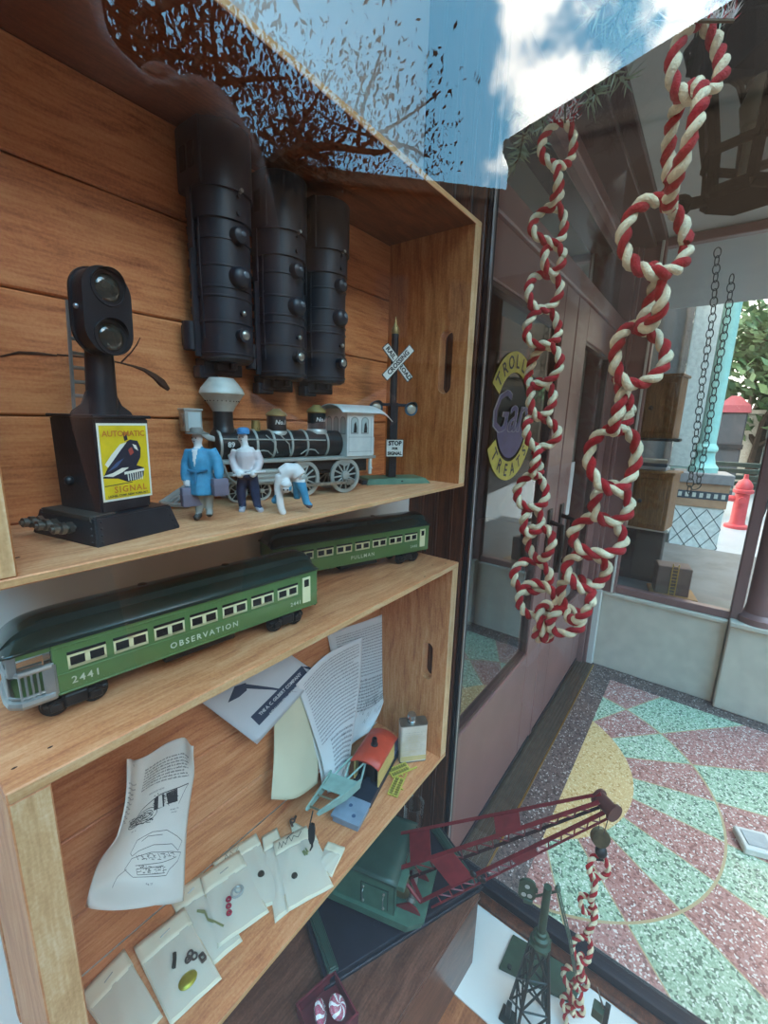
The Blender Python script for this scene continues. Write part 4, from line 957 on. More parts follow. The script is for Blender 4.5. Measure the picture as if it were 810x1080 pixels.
scr(.42, .475, .16, .035, 70, 2, .0045)
[sh.line([(.56+.012*k, .352-.002*k), (.585+.012*k, .437-.002*k)], .012) for k in range(9)]; [sh.line([(.69+.012*k, .335-.002*k), (.73+.010*k, .408-.001*k)], .011) for k in range(10)]
sh.mb.mi = 2; sh.mb.poly([sh.f(q_[0], q_[1], .0009) for q_ in ((.60, .345), (.64, .34), (.67, .42), (.62, .425))]); sh.mb.mi = 0
scr(.68, .37, .12, .04, 40, 5, .005)
sh.text('WIRES TO', .013, .80, .445, 1.6, .12); sh.text('PANEL', .013, .80, .463, 1.6, .12); sh.text('FIG. 26', .013, .38, .55, 1.6, .1)
sh.mb.mi = 1
sh.line([(.40, .70), (.45, .62), (.60, .575), (.74, .57), (.86, .615), (.93, .65), (.88, .70), (.80, .655), (.62, .655), (.48, .69), (.42, .72), (.40, .70)], .004)
sh.line([(.36, .80), (.42, .735), (.6, .70), (.8, .70), (.92, .715), (.88, .76), (.78, .80), (.74, .835), (.44, .85), (.36, .80)], .004)
sh.line([(.25, .90), (.30, .84), (.38, .80)], .004); sh.line([(.46, .78), (.7, .76), (.86, .735)], .004); sh.line([(.47, .80), (.71, .78), (.72, .82), (.48, .835), (.47, .80)], .004); sh.line([(.50, .63), (.56, .60), (.70, .595)], .004)
for k in range(8): sh.line([(.46+.05*k, .715-.002*k), (.485+.05*k, .745-.003*k)], .004)
scr(.6, .80, .12, .022, 46, 8, .004); scr(.66, .725, .16, .02, 36, 9, .0035)
sh.mb.mi = 0; sh.text('Fig. 27', .015, .58, .885, 1.6, .05)
sh.line([(.12, .03), (.13, .045)], .008)
sh.finish([ink, ink_l, paper])
# ---- blue and white brochure
cn2 = [onY(214, 742, .425), onY(313, 697, .436), onY(333, 712, .434), onY(271, 784, .415)]
bA = [onY(250, 700, .434), onY(318, 688, .438), onY(334, 712, .433), onY(271, 784, .412)]
TLb, TRb, BRb, BLb = onY(205, 735, .430), onY(306, 690, .437), onY(336, 711, .433), onY(271, 785, .412)
def bro(u, v):
    p = bil([TLb, TRb, BRb, BLb], u, v); return p+V((.1, -1, 0))*.0006*math.sin(u*math.pi)
sh = Sheet('brochure', 'pale brochure with a navy arrow and banner tucked under the crate top', 'paper', bro, paper_blue, 16, 14)
sh.mb.mi = 0
def bp_(x, y): # pixel -> (u, v) inside the quad by Newton
    u, v = .5, .5
    d = ray(x, y)
    for _ in range(12):
        def er(u, v):
            p = bro(u, v); q = p-d*(p.dot(d)); return (q.dot(CR), q.dot(CU))
        e0 = er(u, v); h = 1e-4; eu = er(u+h, v); ev = er(u, v+h)
        a, b, c, dd = (eu[0]-e0[0])/h, (ev[0]-e0[0])/h, (eu[1]-e0[1])/h, (ev[1]-e0[1])/h; det = a*dd-b*c
        if abs(det) < 1e-12: break
        u -= (dd*e0[0]-b*e0[1])/det; v -= (-c*e0[0]+a*e0[1])/det
    return u, v
def bpoly(px, d): sh.mb.poly([sh.f(*bp_(*q_), d) for q_ in px])
for k in range(14):
    for j in range(3):
        Qp = lambda a, b: ((264+54*a)*(1-b)+(273+52*a)*b, (756-54*a)*(1-b)+(765-54*a)*b)
        bpoly([Qp(k/14, j/3), Qp((k+1)/14, j/3), Qp((k+1)/14, (j+1)/3), Qp(k/14, (j+1)/3)], .0006)
bpoly([(240, 741), (247, 724), (259, 720), (260, 728), (252, 735)], .0007); bpoly([(257, 721), (287, 725), (314, 730), (287, 727.5), (258, 726)], .0007); bpoly([(318, 703), (325, 703), (334, 708), (322, 705)], .0007)
sh.mb.mi = 1
def along(px0, px1, st, size, dy):
    (x0, y0), (x1, y1) = px0, px1; L = math.hypot(x1-x0, y1-y0); c, n = (x1-x0)/L, (y1-y0)/L
    sh.mb.text(st, size, lambda x, y: sh.f(*bp_((x0+x1)/2+x*c+(y+dy)*n, (y0+y1)/2+x*n-(y+dy)*c), .0014), bold=.12)
along((266, 758), (321, 703), 'THE A. C. GILBERT COMPANY', 4.6, -2.0); along((270, 763), (324, 709), 'NEW HAVEN, CONN.', 4.4, -3.2)
sh.finish([ink_navy, paper_blue])
# ---- manila sheet, front page, back page
def sheet_px(nm, label, cols, m, nu, nv, seed, group=None):
    """cols: rows of (px, py, Y) control points, bilinear in between with smooth curl"""
    rows = [[onY(*c) for c in r] for r in cols]; nr, nc = len(rows)-1, len(rows[0])-1
    def fn(u, v):
        def cr(P, t):
            n = len(P)-1; t = max(0, min(n-1e-6, t*n)) if n else 0; i = int(t); f = t-i
            p0, p1, p2, p3 = P[max(0, i-1)], P[i], P[min(n, i+1)], P[min(n, i+2)]
            if n < 2: return p1.lerp(p2, f)
            return .5*((2*p1)+(p2-p0)*f+(2*p0-5*p1+4*p2-p3)*f*f+(3*p1-p0-3*p2+p3)*f**3)
        return cr([cr(r, u) for r in rows], v)
    return Sheet(nm, label, 'paper', fn, m, nu, nv, group)
sheet_px('manila_sheet', 'blank curled cream sheet standing below the brochure', [[(288, 735, .432), (306, 730, .430), (330, 730, .430)], [(289, 790, .425), (310, 790, .418), (336, 788, .425)], [(286, 843, .405), (312, 842, .398), (335, 826, .410)]], manila, 14, 14, 1)
sh = sheet_px('typed_page', 'typed white page with handwriting behind, nearest the crate end', [[(345, 668, .441), (385, 655, .440), (421, 641, .436)], [(352, 710, .438), (388, 700, .437), (415, 692, .432)], [(352, 765, .434), (385, 757, .434), (404, 742, .428)], [(352, 800, .43), (370, 785, .43), (390, 772, .425)]], paper_b, 16, 24, 2, 'typed pages in the lower crate')
sh.asp = 1.5; sh.words(.12, .08, .97, .40, 17, .0058, 31); sh.words(.2, .43, .9, .60, 10, .0085, 32, indent=.1)
q = random.Random(4)
for k in range(16):
    u = .35+.55*q.random(); v = .56+.16*q.random(); sh.line([(u, v), (u+.03, v-.03), (u+.05, v+.01), (u+.09, v-.035)], .003)
sh.finish([mat("ink_typed", "#5c5c62", .7)])
sh = sheet_px('typed_page', 'typed white booklet page hanging in front of the crane car', [[(312, 722, .428), (345, 690, .430), (382, 672, .432)], [(326, 760, .424), (352, 735, .420), (380, 720, .424)], [(341, 810, .412), (360, 790, .402), (371, 785, .405)], [(347, 860, .395), (358, 845, .392), (364, 850, .392)], [(341, 863, .392), (350, 858, .388), (358, 860, .388)]], paper_b, 16, 30, 2, 'typed pages in the lower crate')
sh.asp = 1.5; sh.words(.12, .06, .93, .40, 21, .0058, 41, -.02); sh.words(.3, .42, .9, .56, 8, .0085, 44); sh.text('Wiring and', .018, .6, .44, 1.4)
q = random.Random(8)
for k in range(12): u = .5+.4*q.random(); v = .58+.14*q.random(); sh.line([(u, v), (u+.06, v-.02), (u+.08, v+.012)], .004)
sh.finish([mat("ink_typed", "#5c5c62", .7)])
# thickness of the booklet: under pages seen at its left edge
sheet_px('booklet_pages', 'under pages of the booklet showing along its left edge', [[(311, 724, .431), (330, 712, .433)], [(323, 762, .428), (340, 750, .428)], [(337, 812, .418), (350, 800, .415)], [(343, 858, .402), (352, 850, .402)]], paper, 6, 20, 3)

# ---- toy crane car
ca = 14.
A0 = onZ(378, 880, BZ); t = thing('crane_car', 'toy crane car with red roof cab, teal boom and blue deck', 'toy train car', (A0.x, A0.y, BZ), R(ca))
# local: x along the car from the blue end, y across to the back
W_, L_, zd = .046, .165, .0135
blu = mat('deck_blue', '#8394a6', .5, var=.1, vs=70); nav = mat('chassis_navy', '#1d2836', .5, var=.15); redr = mat('cab_red', '#c8452c', .45, var=.1, vs=50); yel2 = mat('cab_yellow', '#d2b470', .5, var=.08); teal = mat('boom_teal', '#90b0a6', .5, var=.1, vs=80)
mb = MB(); mb.b2((0, 0, zd-.004), (.042, W_, zd), .0008, 2); mb.b2((.002, .002, 0), (.04, W_-.002, zd-.003), .001); dk = mb.build('deck', blu, t, ang=20)
for x, y in ((.012, .014), (.026, .026)):
    mb = MB(); mb.lathe([(.003, zd+.0002), (.001, zd+.0002)], (x, y, 0), n=16, caps=False); mb.sph((x, y, zd), .0028, (1, 1, .15), 12); mb.build('deck_hole', mat('deck_hole', '#3d5878', .6), dk)
mb = MB(); mb.b2((.042, .001, .002), (L_, W_-.001, zd), .001); mb.b2((.03, .004, 0), (L_-.005, W_-.004, .003)); mb.build('chassis', nav, t, ang=20)
mb = MB(); mb.b2((L_-.002, .006, zd-.008), (L_+.02, W_-.004, zd-.001), .001); mb.b2((L_-.03, .002, zd), (L_+.018, W_-.002, zd+.004), .001); mb.build('end_deck', mat('end_blue_grey', '#56607a', .5), t, ang=20)
def lc(x, y, z):  # pixel -> local at height z above BZ
    p = onZ(x, y, BZ+z); p = p-V((A0.x, A0.y, BZ)); return MX.Rotation(-R(ca), 3, 'Z') @ p
x0c = .072; x1c = .138; zc0, zc1 = zd, .052
mb = MB()
mb.b2((x0c, .001, zc0), (x1c, .0035, zc1), .0004); mb.b2((x0c, W_-.0035, zc0), (x1c, W_-.001, zc1), .0004); mb.b2((x1c-.003, .001, zc0), (x1c, W_-.001, zc1), .0004)
for z in (.022, .03, .038): mb.b2((x0c+.003, .0004, z), (x1c-.003, .001, z+.0008))
cabo = mb.build('cab', yel2, t, ang=20)
mb = MB(); mb.b2((x0c+.012, .0036, zc0), (x1c-.003, W_-.0036, zc1-.002)); mb.b2((x0c+.006, .012, zc0), (x0c+.012, .018, zc1-.008)); mb.b2((x0c+.004, .028, zc0), (x0c+.012, .033, zc1-.01)); mb.build('winch', mat('winch_black', '#15171a', .5), cabo, ang=0)
mb = MB()
mb.grid(lambda a, b: V((x0c-.008+(x1c-x0c+.012)*b, -.002+(W_+.004)*a, zc1+.0095*math.sin(math.pi*a)**.8-.0004)), 16, 4); o = mb.build('cab_roof', redr, t, label='red arched cab roof'); m_ = o.modifiers.new('t', 'SOLIDIFY'); m_.thickness = .0018
mb = MB(); mb.poly([V((x1c+.003, -.001+(W_+.002)*k/12, zc1-.001+.009*math.sin(math.pi*k/12)**.8)) for k in range(13)]); mb.poly([V((x0c-.002, -.001+(W_+.002)*k/12, zc1-.001+.009*math.sin(math.pi*k/12)**.8)) for k in range(13)][::-1]); mb.build('gable', redr, cabo, ang=0)
mb = MB(); mb.lathe([(.006, 0), (.006, .002), (.0045, .003), (.0042, .012), (.0032, .012), (.003, .003)], ((x0c+x1c)/2-.003, W_*.5, zc1+.0085), n=18); mb.build('chimney', mat('winch_black', '#15171a', .5), t)
# boom: straddle frame at the cab, plate girders to the nose
def P3(x, y, z): p = lc(x, y, z); return p
hinge = [P3(384, 800, .036), P3(366, 797, .036)]; mid = [P3(372, 828, .030), P3(350, 822, .030)]
tl_ = [P3(381, 803, .046), P3(362, 800, .046)]; tr_b = [P3(378, 829, .030), P3(354, 824, .030)]
tipR, tipL = P3(336, 858, .050), P3(324, 853, .050)
elR, elL = P3(377, 826, .034), P3(345, 819, .034)
mb = MB()
mb.tube([P3(370, 799, .05), P3(386, 803, .05)], .0022, 6)
for a, b in ((P3(386, 803, .05), P3(380, 826, .034)), (P3(370, 799, .05), P3(364, 820, .034)), (P3(370, 799, .05), P3(352, 818, .034)), (P3(386, 803, .05), P3(366, 822, .034))): mb.tube([a, b], .0016, 6)
mb.build('boom_bracket', teal, t)
for nm, e, tp_ in (('R', P3(380, 826, .034), tipR), ('L', P3(349, 816, .034), tipL)):
    mb = MB(); up = V((0, 0, 1)); d = (tp_-e).normalized(); nrm = d.cross(up).normalized(); u2 = nrm.cross(d)
    prof = [e+u2*.006, e-u2*.007, e.lerp(tp_, .35)-u2*.011, tp_-u2*.003, tp_+d*.003, tp_+u2*.003, e.lerp(tp_, .4)+u2*.003]
    vs_ = [p-nrm*.0014 for p in prof]+[p+nrm*.0014 for p in prof]; n = len(prof)
    mb._take(vs_, [list(range(n)), [n+i for i in range(n)][::-1]]+[[i, (i+1) % n, n+(i+1) % n, n+i] for i in range(n)]); mb.build('boom_girder', teal, t, ang=0)
mb = MB(); e0, e1 = P3(380, 826, .034), P3(349, 816, .034); mb.poly([e0, e1, e1.lerp(tipL, .45), e0.lerp(tipR, .45)]); o = mb.build('boom_plate', teal, t, ang=0); m_ = o.modifiers.new('t', 'SOLIDIFY'); m_.thickness = .0014
for f in (.62, .93):
    mb = MB(); mb.cyl(e0.lerp(tipR, f), e1.lerp(tipL, f), .0014, n=8); mb.build('boom_pin', mat('pin_brass', '#8d8a74', .4, .7), t)
mb = MB(); tc_ = (tipR+tipL)/2; hk = P3(327, 880, .037); top = hk+V((0, 0, .017))
mb.cyl(tc_, top, .0009, n=6)
rv = V((1, 0, 0)); mw = MX.Rotation(-R(ca), 3, 'Z') @ CR; mu_ = MX.Rotation(-R(ca), 3, 'Z') @ CU
hb = mat('hook_block', '#23282c', .35, .3)
def FP(x, y): return hk+mw*((x-326)*mpp(V((A0.x, A0.y, BZ+.03))))-mu_*((y-882)*mpp(V((A0.x, A0.y, BZ+.03))))
mb.prism([(0, 0)]*0 or [(FP(x, y)-FP(326, 882)).dot(mw)*1 for x, y in []] or [(-.0045, .006), (-.0035, .012), (0, .0135), (.0035, .012), (.0045, .006), (.0042, -.006), (.002, -.012), (-.002, -.012), (-.0042, -.006)], .005, frame(FP(328, 880), mw, mu_, mw.cross(mu_)))
mb.tube([FP(328, 888), FP(328, 894), FP(326, 898)], [.0018, .0016, .001], 8); mb.sph(FP(328, 879), .0038, n=12); mb.build('hook', hb, t, ang=40, label='black pulley block and hook')

# ---- white oil can
fl, frt = onZ(416, 804, BZ), onZ(449, 803, BZ)
cx0, cx1 = onZ(418, 806, BZ), onZ(447, 809, BZ)
cc = onZ(434, 799, BZ); t = thing('oil_can', 'small white flat can with a silver screw cap', 'can', cc, R(-42))
hcan = .0725; wn = .047; dp = .021
canw = mat('can_white', '#dcd2c6', .5, var=.08, vs=30, col2='#c9b79c'); canm = mat('can_metal', '#8e8a80', .35, .8, var=.15, vs=60)
mb = MB(); mb.prism(rrect(wn, dp, .004, 4), hcan); can = mb.build('body', canw, t, ang=30)
mb = MB(); mb.prism(rrect(wn+.0012, dp+.0012, .0045, 4), .0022, MX.Translation((0, 0, hcan-.001))); mb.prism(rrect(wn-.002, dp-.002, .0035, 4), .0008, MX.Translation((0, 0, hcan+.0005))); mb.prism(rrect(wn+.0008, dp+.0008, .0042, 4), .002); mb.build('rim', canm, can, ang=30)
mb = MB(); mb.lathe([(.0075, 0), (.0072, .003), (.006, .004), (.006, .005), (.0078, .0055), (.0078, .0125), (.0070, .0145), (.001, .015)], (-.003, 0, hcan+.001), n=26)
mb.build('screw_cap', mat('cap_silver', '#b9bbb9', .25, .9, var=.1), t, label='silver screw cap')
mb = MB(); q = random.Random(3)
for k in range(9):
    z = hcan-.014-.0042*k; x = -wn/2+.008
    while x < wn/2-.01:
        w = q.uniform(.002, .006); mb.poly([V((x, -dp/2-.0002, z)), V((x+w, -dp/2-.0002, z)), V((x+w, -dp/2-.0002, z+.0011)), V((x, -dp/2-.0002, z+.0011))]); x += w+.0014
mb.build('faded_print', mat('faded_print', '#cfc4b8', .6), can, ang=0)
mb = MB(); mb.b2((-wn/2+.001, -dp/2-.0003, .004), (wn/2-.001, -dp/2, .013)); mb.build('yellow_stain', mat('stain_yellow', '#d3bd86', .6), can, ang=0)
# ---- yellow plastic sprues
spr = mat('sprue_yellow', '#c8b650', .45, var=.12, vs=90)
def sprue(label, px, rz, w, h, seed, tilt=0):
    p = onZ(*px, BZ+.003); t = thing('parts_sprue', label, 'plastic sprue', (p.x, p.y, BZ+.0012+tilt*.5), 0, 'yellow plastic sprues', rot=(tilt*8, 0, rz)); q = random.Random(seed)
    mb = MB(); mb.framep(rrect(w, h, .001, 2), rrect(w-.004, h-.004, .0006, 2), .0018); mb.b2((-w/2, -.001, 0), (w/2, .001, .0018)); mb.b2((-.002, -h/2-.004, 0), (0, -h/2, .0018)); mb.b2((w/2, -h/2, 0), (w/2+.012, -h/2+.0022, .0018)); mb.build('frame', spr, t, ang=0)
    for r in (-1, 1):
        for k in range(7):
            x = -w/2+.0045+(w-.009)*k/6; mb = MB(); y = r*h*.23; l = h*.19; mb.b2((x-.0011, y-l, .0002), (x+.0011, y+l, .0016), .0003)
            mb.sph((x, y+l*.6*r, .001), .0019, (1, 1, .6), 8); mb.b2((x-.0022, y-.001, .0002), (x+.0022, y+.001, .0014)); mb.build('part', mat('sprue_olive', '#8b8238', .5), t, ang=20)
    return t
sprue('yellow plastic sprue lying against the can foot', (421, 812), R(-24), .036, .019, 3, .002)
sprue('yellow plastic sprue nearest the crate edge, full of small parts', (418, 829), R(16), .038, .017, 5)
p = onZ(412, 815, BZ); t = thing('plastic_strip', 'short yellow plastic strip lying between the two sprues', 'plastic sprue', (p.x, p.y, BZ), R(-12)); mb = MB(); mb.b2((-.009, -.0016, 0), (.009, .0016, .0016), .0004); mb.build('strip', spr, t, ang=0); mb = MB(); mb.sph((.006, 0, .0018), .0016, n=8); mb.build('stub', spr, t)

# ---- glassine envelopes and what is in them
env = mat('envelope_paper', '#ded1b6', .6, var=.05, vs=30, bump=.12, bs=120); filmm = clear_film('glassine', '#e9e0d0', .55); stapm = mat('staple', '#8d8d8a', .35, .8)
def envelope(label, c4, lift, flap=.24, scrib=None, staple=True, seed=0, film=True):
    """c4: pixel corners top-left, top-right, bottom-right, bottom-left of the envelope lying on the crate floor"""
    q = random.Random(seed); z = [BZ+.0006+k for k in (lift if isinstance(lift, (list, tuple)) else [lift]*4)]
    P = [onZ(x, y, zz) for (x, y), zz in zip(c4, z)]
    o = sum(P, V())/4; o.z = BZ; t = thing('parts_envelope', label, 'envelope', o, 0, 'envelopes of small parts')
    P = [p-o for p in P]
    def fn(u, v, d=0.): 
        p = bil(P, u, v); return p+V((0, 0, .0012*math.sin(3.1*u)*math.sin(3.1*v)+.0006*math.sin(9*u+seed)*math.sin(7*v)+d))
    mb = MB(); mb.grid(lambda a, b: fn(a, b), 12, 16); ob = mb.build('back', env, t, ang=60); md = ob.modifiers.new('t', 'SOLIDIFY'); md.thickness = .0004
    if film:
        mb = MB(); mb.grid(lambda a, b: fn(.03+.94*a, flap+(.97-flap)*b, .0022+.0016*math.sin(math.pi*a)*math.sin(math.pi*b)+.0005*math.sin(13*a+5*b+seed)), 14, 14); mb.build('window_film', filmm, t, ang=60, label='translucent glassine front')
    mb = MB(); mb.grid(lambda a, b: fn(a, flap*1.08*b, .0026+.0003*math.sin(6*a)), 10, 4); f_ = mb.build('flap', env, t, ang=60); md = f_.modifiers.new('t', 'SOLIDIFY'); md.thickness = .0005
    if scrib:
        mb = MB(); mb.mi = 0
        for pts in scrib: mb.line(pts, .012, lambda x, y: fn(x, y, .0042))
        mb.build('handwriting', ink, f_, ang=0)
    if staple:
        mb = MB(); mb.tube([fn(.42, flap*.62, .0042), fn(.62, flap*.55, .0042)], .0005, 5); mb.build('staple', stapm, t)
    return lambda u, v, d=.0055: fn(u, v, d)+o
E1 = envelope('bottom left glassine envelope, empty, half out of view', [(83, 1052), (131, 1002), (172, 1072), (132, 1120)], .0005, .25, seed=1)
E2 = envelope('glassine envelope with an olive strip, under its neighbour', [(176, 944), (214, 922), (256, 992), (216, 1026)], .0005, .26, seed=2)
E3 = envelope('glassine envelope holding a brass oval and three clips', [(141, 1001), (194, 958), (234, 1032), (180, 1082)], [.003, .004, .0055, .0035], .24, seed=3)
E4 = envelope('glassine envelope with a lone dark disc behind the bead envelope', [(246, 896), (270, 880), (301, 948), (262, 966)], .0008, .18, seed=4, staple=False)
E5 = envelope('flat envelope back with scribble peeping from behind the bead envelope', [(224, 912), (256, 888), (270, 915), (240, 940)], .0004, .4, [[(.30, .25), (.40, .08), (.42, .3), (.55, .1), (.6, .28), (.8, .12)]], False, 5, False)
E6 = envelope('glassine envelope holding red beads and a clear ring', [(211, 926), (252, 898), (284, 962), (230, 1000)], [.004, .004, .0045, .004], .27, seed=6)
E7 = envelope('blank envelope peeping out left of the signed envelope', [(276, 884), (292, 874), (318, 950), (290, 974)], .0008, .2, seed=7, staple=False)
E8 = envelope('tilted envelope half hidden below the crane hook', [(305, 866), (332, 880), (350, 920), (322, 935)], .0015, .22, seed=8, staple=False)
E9 = envelope('blank envelope at the right end of the row by the crate edge', [(346, 889), (364, 895), (350, 925), (332, 915)], .0012, .3, seed=9, staple=False)
E10 = envelope('glassine envelope signed in black ink, below the crane hook', [(288, 890), (323, 872), (352, 935), (303, 962)], [.004, .004, .0035, .004], .2, [[(.10, .15), (.16, .06), (.18, .16), (.26, .08), (.3, .15), (.36, .10), (.44, .05), (.46, .15), (.56, .08), (.66, .13), (.8, .06)], [(.34, .07), (.6, .02)]], False, 10)
def small(nm, label, cat, E, u, v, fn, m, ang=40, d=.0032, group=None):
    p = E(u, v, d); t = thing(nm, label, cat, p, 0, group); mb = MB(); fn(mb); mb.build('body', m, t, ang=ang); return t
redb = mat('bead_red', '#a03044', .25, coat=.5); clr = mat('ring_clear', '#b9bcb8', .2, .3); dkd = mat('disc_dark', '#4a463e', .45, .4, var=.25, vs=200); olive = mat('part_olive', '#8c8a5c', .5, var=.1); brs = mat('part_brass', '#b0a53c', .3, .6, var=.15, vs=150); clip = mat('clip_metal', '#6b5f5a', .3, .7, var=.2, vs=150)
for k, (u, v) in enumerate(((.40, .58), (.36, .66), (.33, .74))): small('glass_bead', ('red glass bead nearest the clear ring', 'red glass bead, middle of three', 'red glass bead lowest of three')[k], 'bead', E6, u, v, lambda mb: mb.torus((0, 0, .0018), .0022, .0013, n=16, k=8), redb, group='red beads in an envelope')
small('clear_ring', 'clear grey ring beside the red beads', 'ring', E6, .60, .56, lambda mb: (mb.torus((0, 0, .0016), .0058, .0013, n=24, k=8, a=1.2), mb.torus((.002, .001, .002), .0035, .0009, n=18, k=6)), clr)
small('dark_disc', 'dark metal disc in the envelope behind the bead envelope', 'disc', E4, .62, .60, lambda mb: mb.lathe([(.0042, 0), (.0044, .0006), (.004, .0014), (.001, .0012)], n=20), dkd)
small('dark_disc', 'dark metal disc in the signed envelope', 'disc', E10, .30, .64, lambda mb: mb.lathe([(.0038, 0), (.004, .0006), (.0036, .0014), (.001, .0012)], n=20), dkd)
small('brass_pins', 'cluster of olive brass pins in the signed envelope', 'pins', E10, .70, .42, lambda mb: [mb.tube([(a*.0025, -.003+b*.002, .001), (a*.0025+b*.001, .004, .0025)], [.0013, .0008], 8) for a, b in ((-1, .4), (0, -.3), (1, .8))] and mb.tube([(-.0035, -.001, .001), (.0035, -.001, .001)], .0012, 8), olive)
small('olive_strip', 'olive curved strip inside the lower envelope', 'strip', E2, .62, .62, lambda mb: mb.tube([(-.006, .022, .001), (-.001, .014, .0015), (-.003, .004, .0015), (.001, -.006, .0015), (.004, -.016, .001)], [.003, .0034, .0026, .0026, .0034], 8, squash=.35), olive)
small('brass_oval', 'shiny brass oval in the envelope with three clips', 'badge', E3, .50, .78, lambda mb: (mb.sph((0, 0, .0012), .0075, (1.15, .85, .3), 24), mb.torus((0, 0, .001), .0075, .0008, n=28, k=6, a=1.15, b=.85)), brs)
small('steel_clip', 'long dark clip beside the brass oval', 'clip', E3, .44, .50, lambda mb: (mb.tube([(-.003, -.006, .001), (.001, 0, .002), (.004, .006, .001)], .0018, 8), mb.tube([(-.004, -.005, .002), (0, 0, .003), (.003, .0065, .002)], .001, 6)), dkd, group='clips in an envelope')
small('steel_clip', 'cluster of metal clips upper right of the brass oval', 'clip', E3, .72, .60, lambda mb: [mb.torus((a*.004, b*.003, .0016), .0026, .0011, frame((0, 0, 0), (1, 0, 0), (0, .8, .6), (0, -.6, .8)), 14, 6) for a, b in ((-1, 0), (0, 1), (.4, -.8))] and mb.cyl((-.005, 0, .001), (.004, .001, .001), .001, n=6), clip, group='clips in an envelope')
small('steel_clip', 'single boxy metal clip right of the clip cluster', 'clip', E3, .86, .70, lambda mb: mb.framep(rrect(.006, .0085, .0014, 3), rrect(.003, .005, .0008, 3), .003), clip, group='clips in an envelope')
small('dark_clasp', 'small dark clasp on the envelope right under the crane boom', 'clasp', E8, .12, .03, lambda mb: (mb.torus((0, 0, .003), .003, .0013, n=14, k=6), mb.tube([(.003, 0, .002), (.008, .002, .003)], .0018, 8), mb.tube([(-.003, 0, .003), (-.005, -.006, .001)], .0016, 8)), clip)
# ================================================================ DISPLAY DECK
wb = [onZ(500, 950, DZ), onZ(475, 1052, DZ), onZ(520, 1084, DZ)]
mb = MB(); x0 = .528; mb.prism([(x0, .12), (.688, .10), (.688, .30), (x0, .30)], .002, MX.Translation((0, 0, DZ+.0002)))
t = thing('white_board', 'white board laid on the display deck under the green signal', 'board', (.60, .2, DZ))
o = mb.build('panel', mat('board_white', '#dedfdb', .6, var=.05, vs=8), None, ang=0); o.data.transform(MX.Translation((-.60, -.2, -DZ))); o.parent = t
o.data.clear_geometry()
mb = MB(); T_ = MX.Translation((-.60, -.2, -DZ)); e0, e1 = onZ(478, 1048, DZ), onZ(530, 1094, DZ)
mb.prism([(.50, .33), (e0.x, e0.y), (e1.x, e1.y), (.688, -.12), (.688, .33)], .0025, T_ @ MX.Translation((0, 0, DZ+.0002))); mb.build('sheet', mat('board_white', '#dedfdb'), t, ang=0)
o2_ = o; bpy.data.objects.remove(o2_)
# ---- plinth
pl_t = -.813
t = thing('wooden_case', 'dark brown wooden case under the toy crane', 'case', (.30, .34, DZ))
plw = wood('plinth_wood', '#3d2219', '#5e3a2c', '#7a5140', 'X', .8, .35, .12, coat=.15)
T_ = MX.Translation((-.30, -.34, -DZ)); c0, c1_ = onZ(505, 943, pl_t), onZ(419, 1077, pl_t); dv = (c1_-c0).normalized()
left = c0+dv*.52
mb = MB(); mb.prism([(c0.x, c0.y), (c0.x+.012, WY-.004), (left.x, WY-.004), (left.x, left.y)], pl_t-DZ-.012, T_ @ MX.Translation((0, 0, DZ))); mb.build('carcass', plw, t, ang=0)
mb = MB(); q_ = .003; mb.prism([(c0.x+q_, c0.y-q_), (c0.x+.012+q_, WY-.003), (left.x-q_, WY-.003), (left.x-q_, left.y-q_)], .012, T_ @ MX.Translation((0, 0, pl_t-.012)))
bmesh.ops.bevel(mb.bm, geom=mb.bm.edges[:], offset=.003, segments=3, affect='EDGES'); mb.build('top_board', plw, t, ang=30)
mb = MB(); 
for k in range(3): mb.sph((c0.x-.30-.05-.03*k, c0.y-.34+.05+.02*k, pl_t-DZ), .0018, (1, 1, .3), 8)
# ---- crane
t = thing('toy_crane', 'toy crane with green cab, dark red lattice boom and navy base plate', 'toy crane', (.332, .331, pl_t))
O = V((.332, .331, pl_t)); d1_ = V((math.cos(R(-24)), math.sin(R(-24)), 0)); d2_ = V((-d1_.y, d1_.x, 0))
mp_ = frame((0, 0, 0), d1_, d2_, (0, 0, 1)); pz = .0150
cg = mat('crane_green', '#4c6f5e', .42, .1, var=.15, vs=40); cgd = mat('crane_green_dark', '#2c463d', .42, .1, var=.15, vs=30); cnv = mat('crane_navy', '#20222f', .38, .2, var=.2, vs=25); crd = mat('crane_red', '#7a1f28', .42, .1, var=.18, vs=60); nickel = mat('nickel', '#a09c94')
LW, DW = .295, .128
mb = MB(); mb.b2((0, 0, 0), (LW, DW, pz), .0015, 2, M=mp_); mb.b2((-.002, -.003, 0), (LW+.002, .0, .007), .001, M=mp_)
for x, y in ((.1, .03), (.17, .02), (.235, .014)): mb.lathe([(.005, pz+.0003), (.005, pz), (.003, pz+.0003)], mp_ @ V((x, y, 0)), n=14, caps=False)
mb.build('base_plate', cnv, t, ang=20)
for x in (.006, LW-.024):
    mb = MB(); mb.b2((x, .002, pz), (x+.016, DW-.004, pz+.007), .001, M=mp_); mb.b2((x+.003, .004, pz+.007), (x+.013, DW-.006, pz+.010), .001, M=mp_); mb.build('end_rail', cgd, t, ang=20)
P0 = V((.4165, .391, pl_t)); dc = V((math.cos(R(-73)), math.sin(R(-73)), 0)); wc = V((-dc.y, dc.x, 0))
mc = frame(P0-O, dc, wc, (0, 0, 1)); z0 = .0255
